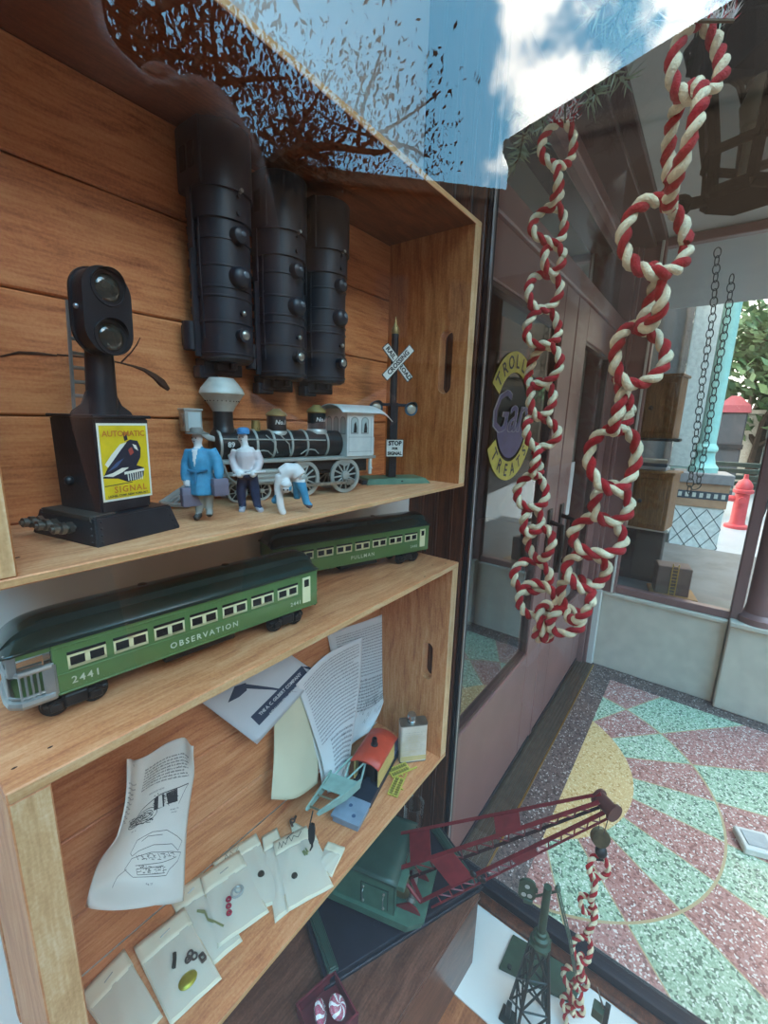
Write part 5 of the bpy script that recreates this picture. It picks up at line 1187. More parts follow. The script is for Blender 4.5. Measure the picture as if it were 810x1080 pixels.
# deck (octagon end), skirt
mb = MB(); dk = [(-.03, -.006), (.128, -.006), (.150, .010), (.150, .100), (.128, .116), (-.03, .116)]
mb.prism(dk, .005, mc @ MX.Translation((0, 0, z0+.010))); mb.prism([(a*.97, b*.97+.002) for a, b in dk], .012, mc @ MX.Translation((0, 0, z0-.001)))
mb.lathe([(.03, .015), (.03, z0)], mc @ V((.06, .055, 0)), n=24)
mb.build('turntable', cg, t, ang=20)
zf = z0+.015; ze = .1045
mb = MB(); mb.b2((-.03, 0, zf), (.103, .002, ze), .0005, M=mc); mb.b2((-.03, .108, zf), (.07, .110, ze), .0005, M=mc); mb.b2((-.03, 0, zf), (-.028, .11, ze), .0005, M=mc)
mb.b2((.100, .0, zf), (.103, .012, ze), .0005, M=mc); mb.b2((.06, .0, ze-.010), (.118, .03, ze), .001, M=mc)
cab = mb.build('cab', cg, t, ang=20)
for x in (.050, .085):
    mb = MB(); mb.tube([mc @ V((x, -.002, zf+.012)), mc @ V((x, -.0045, zf+.014)), mc @ V((x, -.0045, zf+.03)), mc @ V((x, -.002, zf+.032))], .0009, 6)
    mb.sph(mc @ V((x, -.001, zf+.008)), .0022, n=8); mb.sph(mc @ V((x, -.001, zf+.036)), .0022, n=8); mb.build('hand_rail', nickel, cab)
mb = MB()
for a in ((.045, zf+.006, .047, zf+.045), (.091, zf+.006, .093, zf+.045)): mb.b2((a[0], -.0008, a[1]), (a[2], 0, a[3]), M=mc)
mb.b2((.045, -.0008, zf+.043), (.093, 0, zf+.045), M=mc); mb.build('door_seam', cgd, cab, ang=0)
mb = MB(); mb.b2((.0, -.001, ze-.022), (.014, .001, ze-.008), M=mc); mb.build('window', mat('winch_black', '#15171a'), cab, ang=0)
mb = MB()
mb.grid(lambda a, b: mc @ V((-.033+.14*b, -.003+.118*a, ze+.004*math.sin(math.pi*a)**.7-.0005)), 14, 6); o = mb.build('roof', cgd, t, ang=40); m_ = o.modifiers.new('t', 'SOLIDIFY'); m_.thickness = .002
# machinery
mach = mat('winch_black', '#15171a', .5)
mb = MB(); mb.b2((.04, .012, zf), (.085, .098, ze-.006), .003, M=mc)
for k in range(4): mb.cyl(mc @ V((.088, .03+.02*k, zf+.025)), mc @ V((.098, .03+.02*k, zf+.025)), .009, n=14)
mb.cyl(mc @ V((.095, .02, zf+.045)), mc @ V((.095, .10, zf+.045)), .010, n=18); mb.build('machinery', mach, t, ang=30)
mb = MB(); mb.cyl(mc @ V((.105, .028, zf+.020)), mc @ V((.105, .044, zf+.020)), .011, n=20); mb.cyl(mc @ V((.105, .026, zf+.020)), mc @ V((.105, .028, zf+.020)), .015, n=20); mb.cyl(mc @ V((.105, .044, zf+.020)), mc @ V((.105, .046, zf+.020)), .015, n=20); mb.build('winch_drum', mat('drum_brass', '#9a8763', .35, .6, var=.2), t)
mb = MB(); mb.cyl(mc @ V((.122, .034, zf+.004)), mc @ V((.122, .056, zf+.034)), .0055, n=18); mb.cyl(mc @ V((.122, .030, zf)), mc @ V((.122, .034, zf+.004)), .008, n=14); mb.build('lamp_cylinder', mat('cylinder_grey', '#8e8f88', .35, .6), t)
for y in (.018, .074):
    mb = MB(); mb.prism([(.100, 0), (.142, 0), (.134, .012), (.122, .016)], .0025, mc @ frame((0, y, zf), (1, 0, 0), (0, 0, 1), (0, -1, 0))); mb.build('boom_foot', crd, t, ang=0)
# boom: corner lines taken at base and tip
def bp2(x, y, z): return onZ(x, y, z)-O
tipX = .622
def tp2(x, y, dx=0): return onX(x, y, tipX+dx)-O
A_ = (bp2(417, 880, -.712), tp2(634, 837, .006)); B_ = (bp2(417, 917, -.712), tp2(632, 846, -.004)); C_ = (bp2(432, 926, -.742), tp2(636, 850, .004)); D_ = (bp2(443, 951, -.748), tp2(641, 855, -.002)); E_ = (bp2(455, 957, -.757), tp2(645, 861, 0))
def lerp2(Q, f): return Q[0].lerp(Q[1], f)
def girder(mb, Q, w, h):
    a, b = Q; d = (b-a).normalized(); s = d.cross(V((0, 0, 1))).normalized(); u = s.cross(d)
    mm = frame(a, d, s, u); L = (b-a).length
    mb.b2((0, -w/2, -.0006), (L, w/2, .0006), M=mm); mb.b2((0, -w/2, -h), (L, -w/2+.0012, 0), M=mm)
for Q, w, h in ((A_, .006, .004), (B_, .007, .006), (D_, .0065, .006)): mb = MB(); girder(mb, Q, w, h); mb.build('boom_chord', crd, t, ang=0)
mb = MB(); girder(mb, C_, .005, .003); mb.build('boom_chord', mat('chord_dark', '#3c2326', .45, .2), t, ang=0); mb = MB(); girder(mb, E_, .003, .003); mb.build('boom_chord', crd, t, ang=0)
for P, Q, n in ((D_, E_, 26), (B_, C_, 22)):
    mb = MB()
    for k in range(n):
        f0, f1 = .06+.88*k/n, .06+.88*(k+1)/n; a = lerp2(P, f0) if k % 2 else lerp2(Q, f0); b = lerp2(Q, f1) if k % 2 else lerp2(P, f1); mb.tube([a, b], .0011, 5)
    o = mb.build('boom_lacing', crd, t, ang=0)
def plate(P, Q, f0, f1, th=.0012):
    mb = MB(); mb.poly([lerp2(P, f0), lerp2(P, f1), lerp2(Q, f1), lerp2(Q, f0)]); o = mb.build('boom_plate', crd, t, ang=0); m_ = o.modifiers.new('t', 'SOLIDIFY'); m_.thickness = th
plate(A_, B_, .08, .19); plate(A_, B_, .52, .64); plate(B_, D_, .18, .30); plate(D_, E_, .50, .62)
plate(C_, D_, .0, .02)
mb = MB(); mb.tube([B_[0], D_[0]], .0028, 8); mb.tube([A_[0], A_[0].lerp(D_[0], .5)], .002, 8); mb.build('boom_hinge', crd, t)
tip = (A_[1]+E_[1])/2; sd = (E_[1]-A_[1]); ax = V((.55, .83, 0)).normalized()
mb = MB(); mb.cyl(tip-ax*.012, tip+ax*.012, .010, n=20); mb.cyl(tip-ax*.016, tip-ax*.012, .013, n=20); mb.cyl(tip+ax*.012, tip+ax*.016, .013, n=20); mb.build('tip_sheave', mat('sheave_dark', '#5a3432', .4, .3), t)
hp = onX(633, 883, tipX)-O
mb = MB(); bt_ = hp+V((0, 0, .010))
for s_ in (-.008, .008): mb.cyl(tip+ax*s_, bt_+ax*s_*.6, .0006, n=5)
mb.build('cable', mat('cable', '#4c4540', .6), t)
mb = MB(); vn = V((-.8, -.55, .25)).normalized(); mq = frame(hp, vn.orthogonal(), vn.cross(vn.orthogonal()), vn); mb.lathe([(.002, -.006), (.013, -.005), (.0135, -.003), (.010, -.001), (.0135, .003), (.013, .005), (.002, .006)], (0, 0, 0), mq, 22)
hb_ = mb.build('hook_pulley', mat('pulley_bronze', '#6e6248', .4, .6, var=.25, vs=80), t, label='bronze pulley of the crane hook')
mb = MB(); hk2 = onX(634, 898, tipX)-O; mb.sph(hk2, .0085, (1, 1, 1.15), 14); mb.tube([hk2+V((0, 0, -.006)), hk2+V((.001, -.003, -.013)), hk2+V((0, .004, -.017)), hk2+V((0, .009, -.012))], .0028, 8); mb.build('hook', mach, t)
mb = MB(); k1 = lerp2(D_, .30); mb.sph(k1+V((0, 0, .004)), .006, (.5, 1, 1), 12); k2 = lerp2(E_, .30); mb.sph(k2+V((0, 0, .004)), .006, (.5, 1, 1), 12); mb.cyl(k1+V((0, 0, .004)), k2+V((0, 0, .004)), .0015, n=6); mb.build('guide_roller', mach, t)
# ---- clear bottle shape standing behind the crane: a clear acrylic block
p = onY(436, 866, .40); t = thing('clear_tub', 'clear plastic tub standing behind the crane cab', 'tub', (p.x, p.y, pl_t+.0))
mb = MB(); hh = p.z-pl_t; mb.lathe([(.018, .001), (.022, .004), (.022, hh), (.020, hh+.004)], n=24, caps=False); mb.build('wall', glass_pane('clear_plastic', (.93, .95, .95), 1.6), t)
mb = MB(); mb.lathe([(.001, .002), (.018, .001), (.018, .0)], n=24); mb.build('foot', glass_pane('clear_plastic', (.9, .9, .9)), t)
# ---- candy box
p = onZ(345, 1075, pl_t); t = thing('candy_box', 'small open dark red box of swirl candies on the brown case', 'box', (p.x, p.y, pl_t), R(-14))
br = mat('box_red', '#6d2630', .5, var=.15); mb = MB(); w, d, h = .062, .060, .020
mb.b2((-w/2, -d/2, 0), (w/2, d/2, .002)); mb.b2((-w/2, -d/2, 0), (w/2, -d/2+.002, h)); mb.b2((-w/2, d/2-.002, 0), (w/2, d/2, h)); mb.b2((-w/2, -d/2, 0), (-w/2+.002, d/2, h)); mb.b2((w/2-.002, -d/2, 0), (w/2, d/2, h)); mb.build('tray', br, t, ang=0)
mb = MB(); mb.b2((-w/2-.0008, -d/2-.0008, h-.003), (w/2+.0008, -d/2+.002, h+.0005)); mb.b2((-w/2-.0008, d/2-.002, h-.003), (w/2+.0008, d/2+.0008, h+.0005)); mb.build('rim', br, t, ang=0)
def candy_mat():
    m, nt, b = _new('swirl_candy'); L = nt.links; N = nt.nodes
    tc = N.new('ShaderNodeTexCoord'); sp = N.new('ShaderNodeSeparateXYZ'); L.new(tc.outputs['Object'], sp.inputs[0])
    at = N.new('ShaderNodeMath'); at.operation = 'ARCTAN2'; L.new(sp.outputs[1], at.inputs[0]); L.new(sp.outputs[0], at.inputs[1])
    r = N.new('ShaderNodeVectorMath'); r.operation = 'LENGTH'; L.new(tc.outputs['Object'], r.inputs[0])
    ma = N.new('ShaderNodeMath'); ma.operation = 'MULTIPLY_ADD'; ma.inputs[1].default_value = 95; L.new(r.outputs['Value'], ma.inputs[0]); L.new(at.outputs[0], ma.inputs[2])
    mu = N.new('ShaderNodeMath'); mu.operation = 'MULTIPLY'; mu.inputs[1].default_value = 6; L.new(ma.outputs[0], mu.inputs[0])
    sn = N.new('ShaderNodeMath'); sn.operation = 'SINE'; L.new(mu.outputs[0], sn.inputs[0])
    rp = N.new('ShaderNodeValToRGB'); rp.color_ramp.elements[0].position = .42; rp.color_ramp.elements[1].position = .58; rp.color_ramp.elements[0].color = S('#b0506a'); rp.color_ramp.elements[1].color = S('#ece4e6')
    L.new(sn.outputs[0], rp.inputs[0]); L.new(rp.outputs[0], b.inputs['Base Color']); b.inputs['Roughness'].default_value = .25; b.inputs['Coat Weight'].default_value = .4
    return m
cm = candy_mat(); wrap = clear_film('cellophane', '#ffffff', .12)
def candy(label, px, py, zz, rx):
    q = onZ(px, py, zz); t = thing('swirl_candy', label, 'candy', q, 0, 'pink and white swirl candies', rot=rx)
    mb = MB(); mb.lathe([(.001, -.006), (.009, -.0055), (.0130, -.003), (.0138, 0), (.0130, .003), (.009, .0055), (.001, .006)], n=28); mb.build('disc', cm, t)
    mb = MB(); mb.lathe([(.001, -.0068), (.010, -.0062), (.0148, 0), (.010, .0062), (.001, .0068)], n=16); mb.build('wrapper', wrap, t); return t
candy('pink swirl candy with its spiral face up in the red box', 356, 1062, pl_t+.020, (R(35), R(20), .4)); candy('pink striped candy on edge at the left of the red box', 338, 1068, pl_t+.018, (R(70), R(-10), .9))
# ---- green signal tower with lattice foot
gs = mat('signal_green', '#3a5342', .42, .15, var=.18, vs=50); gsd = mat('signal_dark', '#1c2b27', .45, .15, var=.2)
X0 = .575
col_ = onX(571, 985, X0); gx, gy = X0, col_.y
hz = lambda x, y: onX(x, y, X0).z-DZ
t = thing('signal_tower', 'green toy signal tower with twin lamp plate and lattice foot', 'toy signal', (gx, gy, DZ+.0027), 0)
zc_ = hz(572, 990); zt_ = hz(567, 930)
leg = [V((sx*.0265, sy*.0265, 0)) for sx, sy in ((-1, -1), (1, -1), (1, 1), (-1, 1))]; tpv = [V((sx*.010, sy*.010, zc_-.012)) for sx, sy in ((-1, -1), (1, -1), (1, 1), (-1, 1))]
rz_ = MX.Rotation(R(28), 3, 'Z'); leg = [rz_ @ q for q in leg]; tpv = [rz_ @ q for q in tpv]
for k in range(4):
    mb = MB(); mb.tube([leg[k], tpv[k]], .0028, 6); mb.build('leg', gsd, t)
for k in range(4):
    j = (k+1) % 4; mb = MB(); n = 3
    for i in range(n):
        f0, f1 = i/n, (i+1)/n; a, b, c, d = leg[k].lerp(tpv[k], f0), leg[j].lerp(tpv[j], f0), leg[k].lerp(tpv[k], f1), leg[j].lerp(tpv[j], f1)
        mb.tube([a, d], .0018, 5); mb.tube([b, c], .0018, 5); mb.tube([c, d], .0015, 5)
    mb.build('lattice', gsd, t)
mb = MB(); mb.lathe([(.016, zc_-.014), (.016, zc_-.010), (.0125, zc_-.006), (.0125, zc_+.002), (.0085, zc_+.004), (.0085, zc_+.010), (.0062, zc_+.012), (.0058, zt_)], n=20); mb.b2((-.014, -.014, zc_-.016), (.014, .014, zc_-.010), .001); mb.build('post', gs, t)
h0 = onX(556, 938, X0)-V((gx, gy, DZ+.0027)); mh = frame(h0, (-.42, -.9, .05), (0, .05, 1), (-.9, .42, 0)); mh = frame(h0, (.36, -.93, 0), (0, 0, 1), (-.93, -.36, 0))
mb = MB(); mb.prism(rrect(.026, .040, .012, 6), .004, mh @ MX.Translation((0, 0, -.002))); mb.b2((-.004, -.024, -.006), (.010, -.016, .004), .001, M=mh); mb.b2((-.012, -.004, -.004), (.016, .004, -.001), M=mh); hd = mb.build('head', gs, t, ang=30)
for x, y in ((-.0005, .008), (-.0045, -.0085), (.0045, -.0085)):
    mb = MB(); mb.lathe([(.0035, .0), (.0038, .0006), (.001, .0006)], mh @ V((x, y, .0022)), frame((0, 0, 0), (.36, -.93, 0), (0, 0, 1), (-.93, -.36, 0)), 14); mb.build('lamp_hole', mat('lamp_hole_pale', '#b9c4c0', .3, .3), hd)
mb = MB(); pr_ = [onX(588, 940, X0+.004), onX(592, 958, X0+.006), onX(600, 990, X0+.008), onX(606, 1028, X0+.01)]; pr_ = [q-V((gx, gy, DZ+.0027)) for q in pr_]; mb.tube([h0+V((.006, -.012, -.01)), pr_[0]], .002, 6); mb.tube(pr_, .0016, 8); mb.tube([q+V((.003, -.002, 0)) for q in pr_], .001, 6); mb.sph(pr_[0]+V((0, 0, .004)), .0045, (1, 1, 1.5), 12); mb.build('wire_rod', mat('rod_green', '#5b7466', .4, .4), t)
# square green plate behind it
cs = [onZ(526, 1021, DZ+.006), onZ(541, 986, DZ+.006), onZ(616, 1030, DZ+.006), onZ(606, 1060, DZ+.006)]; ce = sum(cs, V())/4; ce.z = DZ+.0027
t = thing('green_plate', 'flat green square base plate behind the signal tower', 'toy base', ce); mb = MB(); mb.prism([((q-ce).x, (q-ce).y) for q in cs], .006)
bmesh.ops.bevel(mb.bm, geom=mb.bm.edges[:], offset=.001, segments=1, affect='EDGES'); mb.build('plate', gs, t, ang=0)
mb = MB(); mb.lathe([(.004, .006), (.004, .009), (.002, .0095), (.0005, .0095)], ((cs[0]-ce)*.75).xy.to_3d(), n=12); mb.build('screw', gsd, t)
# short black post at the left, second small signal at the right
p = onX(537, 1060, .56); t = thing('black_post', 'short black post left of the lattice foot', 'post', (.56, p.y, DZ+.0027)); hh = p.z-DZ-.0027+.004
mb = MB(); mb.b2((-.004, -.004, .004), (.004, .004, hh), .001); mb.build('post', gsd, t, ang=0); mb = MB(); mb.b2((-.012, -.012, 0), (.012, .012, .004), .001); mb.build('foot', gsd, t, ang=0)
p = onX(640, 1068, .57); t = thing('toy_signal', 'small dark green toy signal with a pale needle at the bottom edge', 'toy signal', (.57, p.y, DZ+.0027)); hh = p.z-DZ
mb = MB(); mb.b2((-.0035, -.0035, .004), (.0035, .0035, hh+.012), .0008); mb.build('post', gsd, t, ang=0)
mb = MB(); mb.b2((-.010, .003, hh-.016), (.004, .018, hh+.002), .001); mb.build('signal_box', gs, t, ang=0)
mb = MB(); mb.tube([V((-.001, .002, hh-.004)), onX(633, 1052, .57)-V((.57, p.y, DZ+.0027)), onX(630, 1041, .57)-V((.57, p.y, DZ+.0027))], [.0016, .0012, .0006], 6); mb.build('needle', nickel, t); mb = MB(); mb.b2((-.02, -.02, 0), (.02, .02, .004), .001); mb.build('foot', gsd, t, ang=0)

# ================================================================ RED AND WHITE YARN CHAINS
yr = mat('yarn_red', '#b00a18', .9, var=.14, vs=300, bump=.9, bs=900); yw = mat('yarn_cream', '#ecdcb8', .9, var=.08, vs=300, bump=.9, bs=900)
for m in (yr, yw): m.node_tree.nodes['Principled BSDF'].inputs['Sheen Weight'].default_value = .08
def yarn_link(par, o, c, U, Vv, a, b, r, seed, tw=None):
    q = random.Random(seed); mb = MB(); n = 64
    ph = q.random()*6.28; e1, e2 = q.uniform(-.06, .06), q.uniform(-.05, .05); W = U.cross(Vv).normalized()
    per = math.pi*(3*(a+b)-math.sqrt((3*a+b)*(a+3*b))); k = tw or max(3, round(per/(r*4.2)))
    cen = []
    for i in range(n):
        t_ = 2*math.pi*i/n; f = 1+e1*math.cos(2*t_+ph)+e2*math.cos(3*t_+ph*2)
        cen.append(c-o+U*(a*f*math.cos(t_))+Vv*(b*f*math.sin(t_))+W*(r*.7*math.sin(2*t_+ph)))
    for s in (0, 1):
        mb.mi = s; pts = []
        for i in range(n):
            tg = (cen[(i+1) % n]-cen[i-1]).normalized(); N_ = (cen[i]-(c-o)); N_ = (N_-tg*N_.dot(tg)).normalized(); B_2 = tg.cross(N_); an = k*2*math.pi*i/n+s*math.pi+ph
            pts.append(cen[i]+(N_*math.cos(an)+B_2*math.sin(an))*r*.52)
        mb.tube(pts, [r*.66*(1+.10*math.sin(7*i+seed)) for i in range(n)], 9, closed=True)
    mb.build('yarn_link', [yr, yw], par, ang=60)
def link_px(par, o, x, y, w, h, X, rpx, seed, tilt=0., kind='X'):
    c = onX(x, y, X); m = mpp(c); r = rpx*m
    a0 = (w/2-rpx)*m; b0 = max((h/2-rpx)*m, r*1.2); full = max(a0, min(b0*.9, b0))
    ca, sa = math.cos(R(tilt)), math.sin(R(tilt)); Ru, Uu = CR*ca+CU*sa, -CR*sa+CU*ca
    if a0/b0 > .58: full = a0
    fr = max(.12, min(1, a0/full)); Ud = (Ru*fr+CF*math.sqrt(1-fr*fr)*(1 if seed % 2 else -1)).normalized()
    yarn_link(par, o, c, Ud, Uu, full if a0 < full else a0, b0, r, seed)
# long garland: left strand, right strand and the tangle where they meet
o = onX(590, 130, .60); t = thing('yarn_chain', 'long red and white twisted yarn paper-chain style garland hung in a loop', 'garland', o)
L_ = [(588.7, 154, 42, 55, .60, 6), (586.7, 197, 22, 46, .60, 6), (579, 238.5, 41, 47, .60, 6), (583, 272, 28, 38, .60, 6), (573, 307, 42, 46, .60, 6), (573, 346, 43, 46, .60, 6), (572, 387, 29, 50, .60, 6), (570.4, 420, 32, 46, .60, 6), (570, 455.5, 42, 40, .60, 6), (566, 487, 20, 38, .60, 5.5), (561, 519, 39, 43, .60, 6), (561, 549, 27, 36, .60, 6), (569, 573, 26, 42, .60, 6), (560, 608, 46, 41, .59, 6), (566, 633, 46, 44, .585, 6), (575, 655, 27, 42, .58, 6), (572, 668, 24, 22, .575, 5.5), (596, 655, 44, 34, .57, 6.5)]
for i, (x, y, w, h, X, r) in enumerate(L_): link_px(t, o, x, y, w, h, X, r*.70, i, rnd.uniform(-8, 8))
R_ = [(736, 63, 66, 90, .40, 9.5), (716, 158, 44, 118, .405, 9.5), (693, 252, 79, 92, .42, 9.5), (688, 315, 30, 72, .44, 9), (674, 374, 66, 72, .46, 8.5), (655, 428, 42, 66, .48, 8), (647, 485, 62, 76, .50, 8), (644, 531, 48, 50, .52, 7.5), (631, 565, 63, 50, .535, 7.5), (618, 603, 52, 46, .55, 7), (606, 632, 22, 56, .56, 6.8)]
for i, (x, y, w, h, X, r) in enumerate(R_): link_px(t, o, x, y, w, h, X, r*.72, 40+i, -6)
# short chain on the crane hook
o = onX(632, 905, .62); t = thing('yarn_chain', 'short red and white yarn chain hanging from the crane hook', 'garland', o)
for i, (x, y, w, h, r) in enumerate([(630.5, 915, 26, 28, 3.8), (625, 934, 15, 32, 3.6), (618.5, 954, 17, 24, 3.4), (624, 972, 18, 30, 3.4), (613.6, 1000, 25, 32, 3.5), (612, 1020, 12, 26, 3.3), (602, 1029, 20, 24, 3.3), (612.5, 1037, 17, 20, 3.3), (606, 1048, 12, 22, 3.2), (598.8, 1058, 17, 18, 3.2), (609, 1065, 16, 18, 3.2), (598.5, 1076, 12, 26, 3.2)]): link_px(t, o, x, y, w, h, .62, r*.75, 80+i, rnd.uniform(-20, 20))

# ================================================================ PINE SPRAYS AT THE TOP OF THE SIDE GLASS
needle = mat('pine_needle', '#a3ae94', .6, var=.25, vs=60); stemm = mat('pine_stem', '#5b4a34', .8)
frost = mat('tinsel', '#c7b9b4', .4, var=.1)
def spray(label, paths, X, nl, seed, dens=6):
    q = random.Random(seed); o = onX(*paths[0][0], X); t = thing('pine_spray', label, 'garland', o, 0, 'pine sprays above the side glass')
    st = MB(); nd = MB()
    for path in paths:
        P = [onX(x, y, X+q.uniform(-.012, .012))-o for x, y in path]; st.tube(P, .0012, 6)
        for a, b in zip(P[:-1], P[1:]):
            L = (b-a).length; d = (b-a).normalized(); n = max(2, int(L*1000/dens*6))
            for k in range(n):
                p = a.lerp(b, q.random()); s = d.orthogonal(); s.rotate(MX.Rotation(q.random()*6.28, 3, d)); v = (d*q.uniform(.3, .9)+s).normalized()*nl*q.uniform(.7, 1.2); w = v.cross(V((q.uniform(-1, 1), q.uniform(-1, 1), q.uniform(-1, 1)))).normalized()*.0010
                nd.poly([p-w, p+v*.5-w*1.2, p+v, p+v*.5+w*1.2, p+w])
    st.build('stem', stemm, t); nd.build('needles', needle, t, ang=0, kind='stuff')
spray('drooping green pine spray left of the left yarn strand', [[(600, 96), (575, 112), (556, 135), (547, 160)], [(585, 104), (566, 100), (552, 92)], [(566, 122), (548, 122), (541, 118)], [(570, 118), (575, 140), (570, 160)], [(552, 142), (548, 165), (541, 176)]], .66, .018, 1)
spray('green pine spray between the two yarn strands', [[(600, 96), (622, 80), (640, 70), (660, 50), (690, 30)], [(620, 82), (628, 100), (620, 112)], [(640, 70), (655, 82), (664, 84)], [(640, 70), (634, 52), (640, 40)], [(664, 48), (660, 25), (668, 5)], [(690, 30), (700, 15), (712, 0)]], .665, .022, 2)
spray('pine spray over the top of the right yarn strand', [[(640, 2), (665, 0), (700, 6), (730, 10), (765, 8)], [(660, 0), (650, 22), (640, 34)], [(690, 5), (680, 22), (668, 30)], [(640, 4), (628, 12), (620, 20)]], .55, .020, 3)
t = thing('tinsel_tuft', 'frosty red tinsel tuft at the top of the right yarn strand', 'tinsel', onX(738, 22, .39)); nd = MB(); q = random.Random(5)
for k in range(150):
    c = V((0, 0, 0))+CR*q.uniform(-.02, .022); v = (CU*q.uniform(.2, 1)+CR*q.uniform(-1, 1)+CF*q.uniform(-.6, .6)).normalized()*q.uniform(.006, .014); w = v.cross(CF).normalized()*.0006; nd.mi = k % 3 == 0; nd.poly([c-w, c+v, c+w])
nd.build('strands', [frost, yr], t, ang=0, kind='stuff'); mb = MB(); mb.tube([CR*-.02, CR*0, CR*.022], .0012, 6); mb.build('wire', stemm, t)
t = thing('tinsel_tuft', 'frosty red tinsel tuft at the top of the left yarn strand', 'tinsel', onX(596, 122, .595)); nd = MB()
for k in range(120):
    c = CR*q.uniform(-.016, .016)+CU*q.uniform(-.008, .03); v = (CU*q.uniform(.0, 1)+CR*q.uniform(-1, 1)+CF*q.uniform(-.6, .6)).normalized()*q.uniform(.006, .016); w = v.cross(CF).normalized()*.0007; nd.mi = k % 3 == 0; nd.poly([c-w, c+v, c+w])
nd.build('strands', [frost, yr], t, ang=0, kind='stuff'); mb = MB(); mb.tube([CU*-.008, CU*.03], .0012, 6); mb.build('wire', stemm, t)
# ================================================================ STREET (seen through the far shop front) AND WHAT THE GLASS MIRRORS
iron = mat('street_iron', '#22262a', .5, .3)
leafg = mat('leaf_green', '#4d6b42', .7, var=.3, vs=3)
leafd = mat('leaf_dark', '#3b3026', .7, var=.3, vs=3)
bark = mat('bark', '#3a3028', .9, var=.2, vs=12, bump=.4, bs=30)
def leaves(mb, pts, size, seed=1):
    q = random.Random(seed)
    for p in pts:
        a = V((q.uniform(-1, 1), q.uniform(-1, 1), q.uniform(-1, 1))).normalized(); b = a.orthogonal().normalized(); s = size*q.uniform(.6, 1.3)
        c = a.cross(b)
        mb.poly([p-b*s, p+c*s*.4, p+b*s, p-c*s*.4])
def tree(name, label, base, h, spread, nleaf, lsize, lm, seed, group, z0=.35, twig=0, flat=1.0, bend=(0, 0)):
    q = random.Random(seed)
    t = thing(name, label, 'tree', base, 0, group)
    mb = MB(); tips = []
    def grow(p, d, l, r, k):
        pts = [p]; rs = [r]
        for i in range(4):
            d = (d + V((q.uniform(-.25, .25), q.uniform(-.25, .25), q.uniform(-.1, .2)))).normalized(); p = p+d*l/4; pts.append(p); rs.append(r*(1-.14*(i+1)))
        mb.tube(pts, rs, 6 if k else 8)
        if k >= 3: tips.extend(pts[1:]); return
        if k >= 1: tips.extend(pts[2:])
        for i in range(4 if k < 2 else 3+twig):
            a = q.uniform(0, 6.28); nd = (d*.55 + V((math.cos(a)*spread, math.sin(a)*spread, q.uniform(-.1, .5)*flat))).normalized()
            grow(pts[q.choice((2, 3, 4))], nd, l*q.uniform(.55, .8), r*.5, k+1)
    grow(V((0, 0, 0)), V((bend[0], bend[1], 1)).normalized(), h*z0*1.2, h*.03, 0)
    mb.build('trunk', bark, t)
    lf = MB(); pts = []
    for i in range(nleaf):
        c = q.choice(tips); pts.append(c+V((q.gauss(0, 1), q.gauss(0, 1), q.gauss(0, 1)))*h*.035)
    leaves(lf, pts, lsize, seed); lf.build('foliage', lm, t, ang=0, kind='stuff')
    return t
# trees beyond the shop corner
for i, (px, py, X, h, lab) in enumerate(((800, 470, 13, 4.6, 'leafy green tree farthest right behind the bench'), (770, 470, 21, 8.0, 'tall green tree behind the mint lamp post'), (740, 480, 32, 11, 'dark tree between pale column and dark shop wall'))):
    p = onX(px, py, X); tree('street_tree', lab, (p.x, p.y, FZ), h, 1.0, 2600, .17, leafg, 21+i, 'trees beyond the far shop window', z0=.38)
# the oak whose crown is mirrored in the display glass, top left
RO = V((-4.6, -4.6, FZ))
tree('autumn_oak', 'broad tree with sparse leaves mirrored in the top left of the glass', RO, 9.2, 1.3, 17000, .052, leafd, 5, None, z0=.34, twig=1)
# buildings across the street (mirrored as the dark band under the sky)
def facade(label, az, dist, w, h, col, shed=0):
    dist, w, h = dist*1.3, w*1.3, 1.4+(h-1.4)*1.3; a = R(az); t = thing('street_building', label, 'building', (math.cos(a)*dist, math.sin(a)*dist, FZ), a+math.pi/2, 'buildings across the street')
    wm = mat('facade_'+col[1:], col, .85, var=.1, vs=.8)
    mb = MB(); mb.b2((-w/2, -1.5, 0), (w/2, 0, h), .03); mb.build('wall', wm, t, ang=0)
    mb = MB(); mb.b2((-w/2-.15, -1.6, h-.1), (w/2+.15, .2, h+.25), .05); mb.b2((-w/2-.08, -.1, 3.1), (w/2+.08, .15, 3.4), .04); mb.build('cornice', mat('cornice_dark', '#5a554e', .8), t, ang=0)
    if shed:
        mb = MB(); mb.prism([(-w/2, h), (w/2, h), (w/2, h+shed), (w/2-.8, h+shed), (-w/2, h+.3)], 1.6, frame((0, .1, 0), (1, 0, 0), (0, 0, 1), (0, -1, 0))); mb.build('roof', mat('roof_slate', '#3d3d40', .8), t, ang=0)
    n = int(w//2)
    for k in range(n):
        x = -w/2+w*(k+.5)/n
        mb = MB(); mb.b2((x-.55, -.02, 3.8), (x+.55, .05, min(h-.5, 5.6)), .02); o = mb.build('window', maroon_dk, t, ang=0)
        mb = MB(); mb.b2((x-.48, .03, 3.87), (x+.48, .06, min(h-.57, 5.53))); mb.build('pane', mat('dark_pane', '#20282c', .15), o, ang=0)
        mb = MB(); mb.b2((x-.75, -.02, .3), (x+.75, .06, 2.8), .02); mb.build('shop_window', mat('dark_pane', '#20282c', .15), t, ang=0)
facade('low brown shop row across the street from the window', -126.3, 10.5, 8.85, 6.35, '#4a3c32')
facade('narrow taller shop house across the street between the brown and shaded rows', -90.5, 10.6, 5.0, 7.1, '#54483c', shed=2.2)
facade('grey shop row left of the brown one across the street', -173, 10, 8.2, 10.5, '#45423e')  # out of view; made tall to keep bright sky out of the side glass
facade('unseen dark end house added to keep bright sky out of the door glass', -27, 13.5, 6, 9.0, '#4a463f')  # out of view; added to darken what the door glass mirrors
facade('shaded shop row right of the brown one across the street', -58, 11.5, 8.4, 10.6, '#403c38')
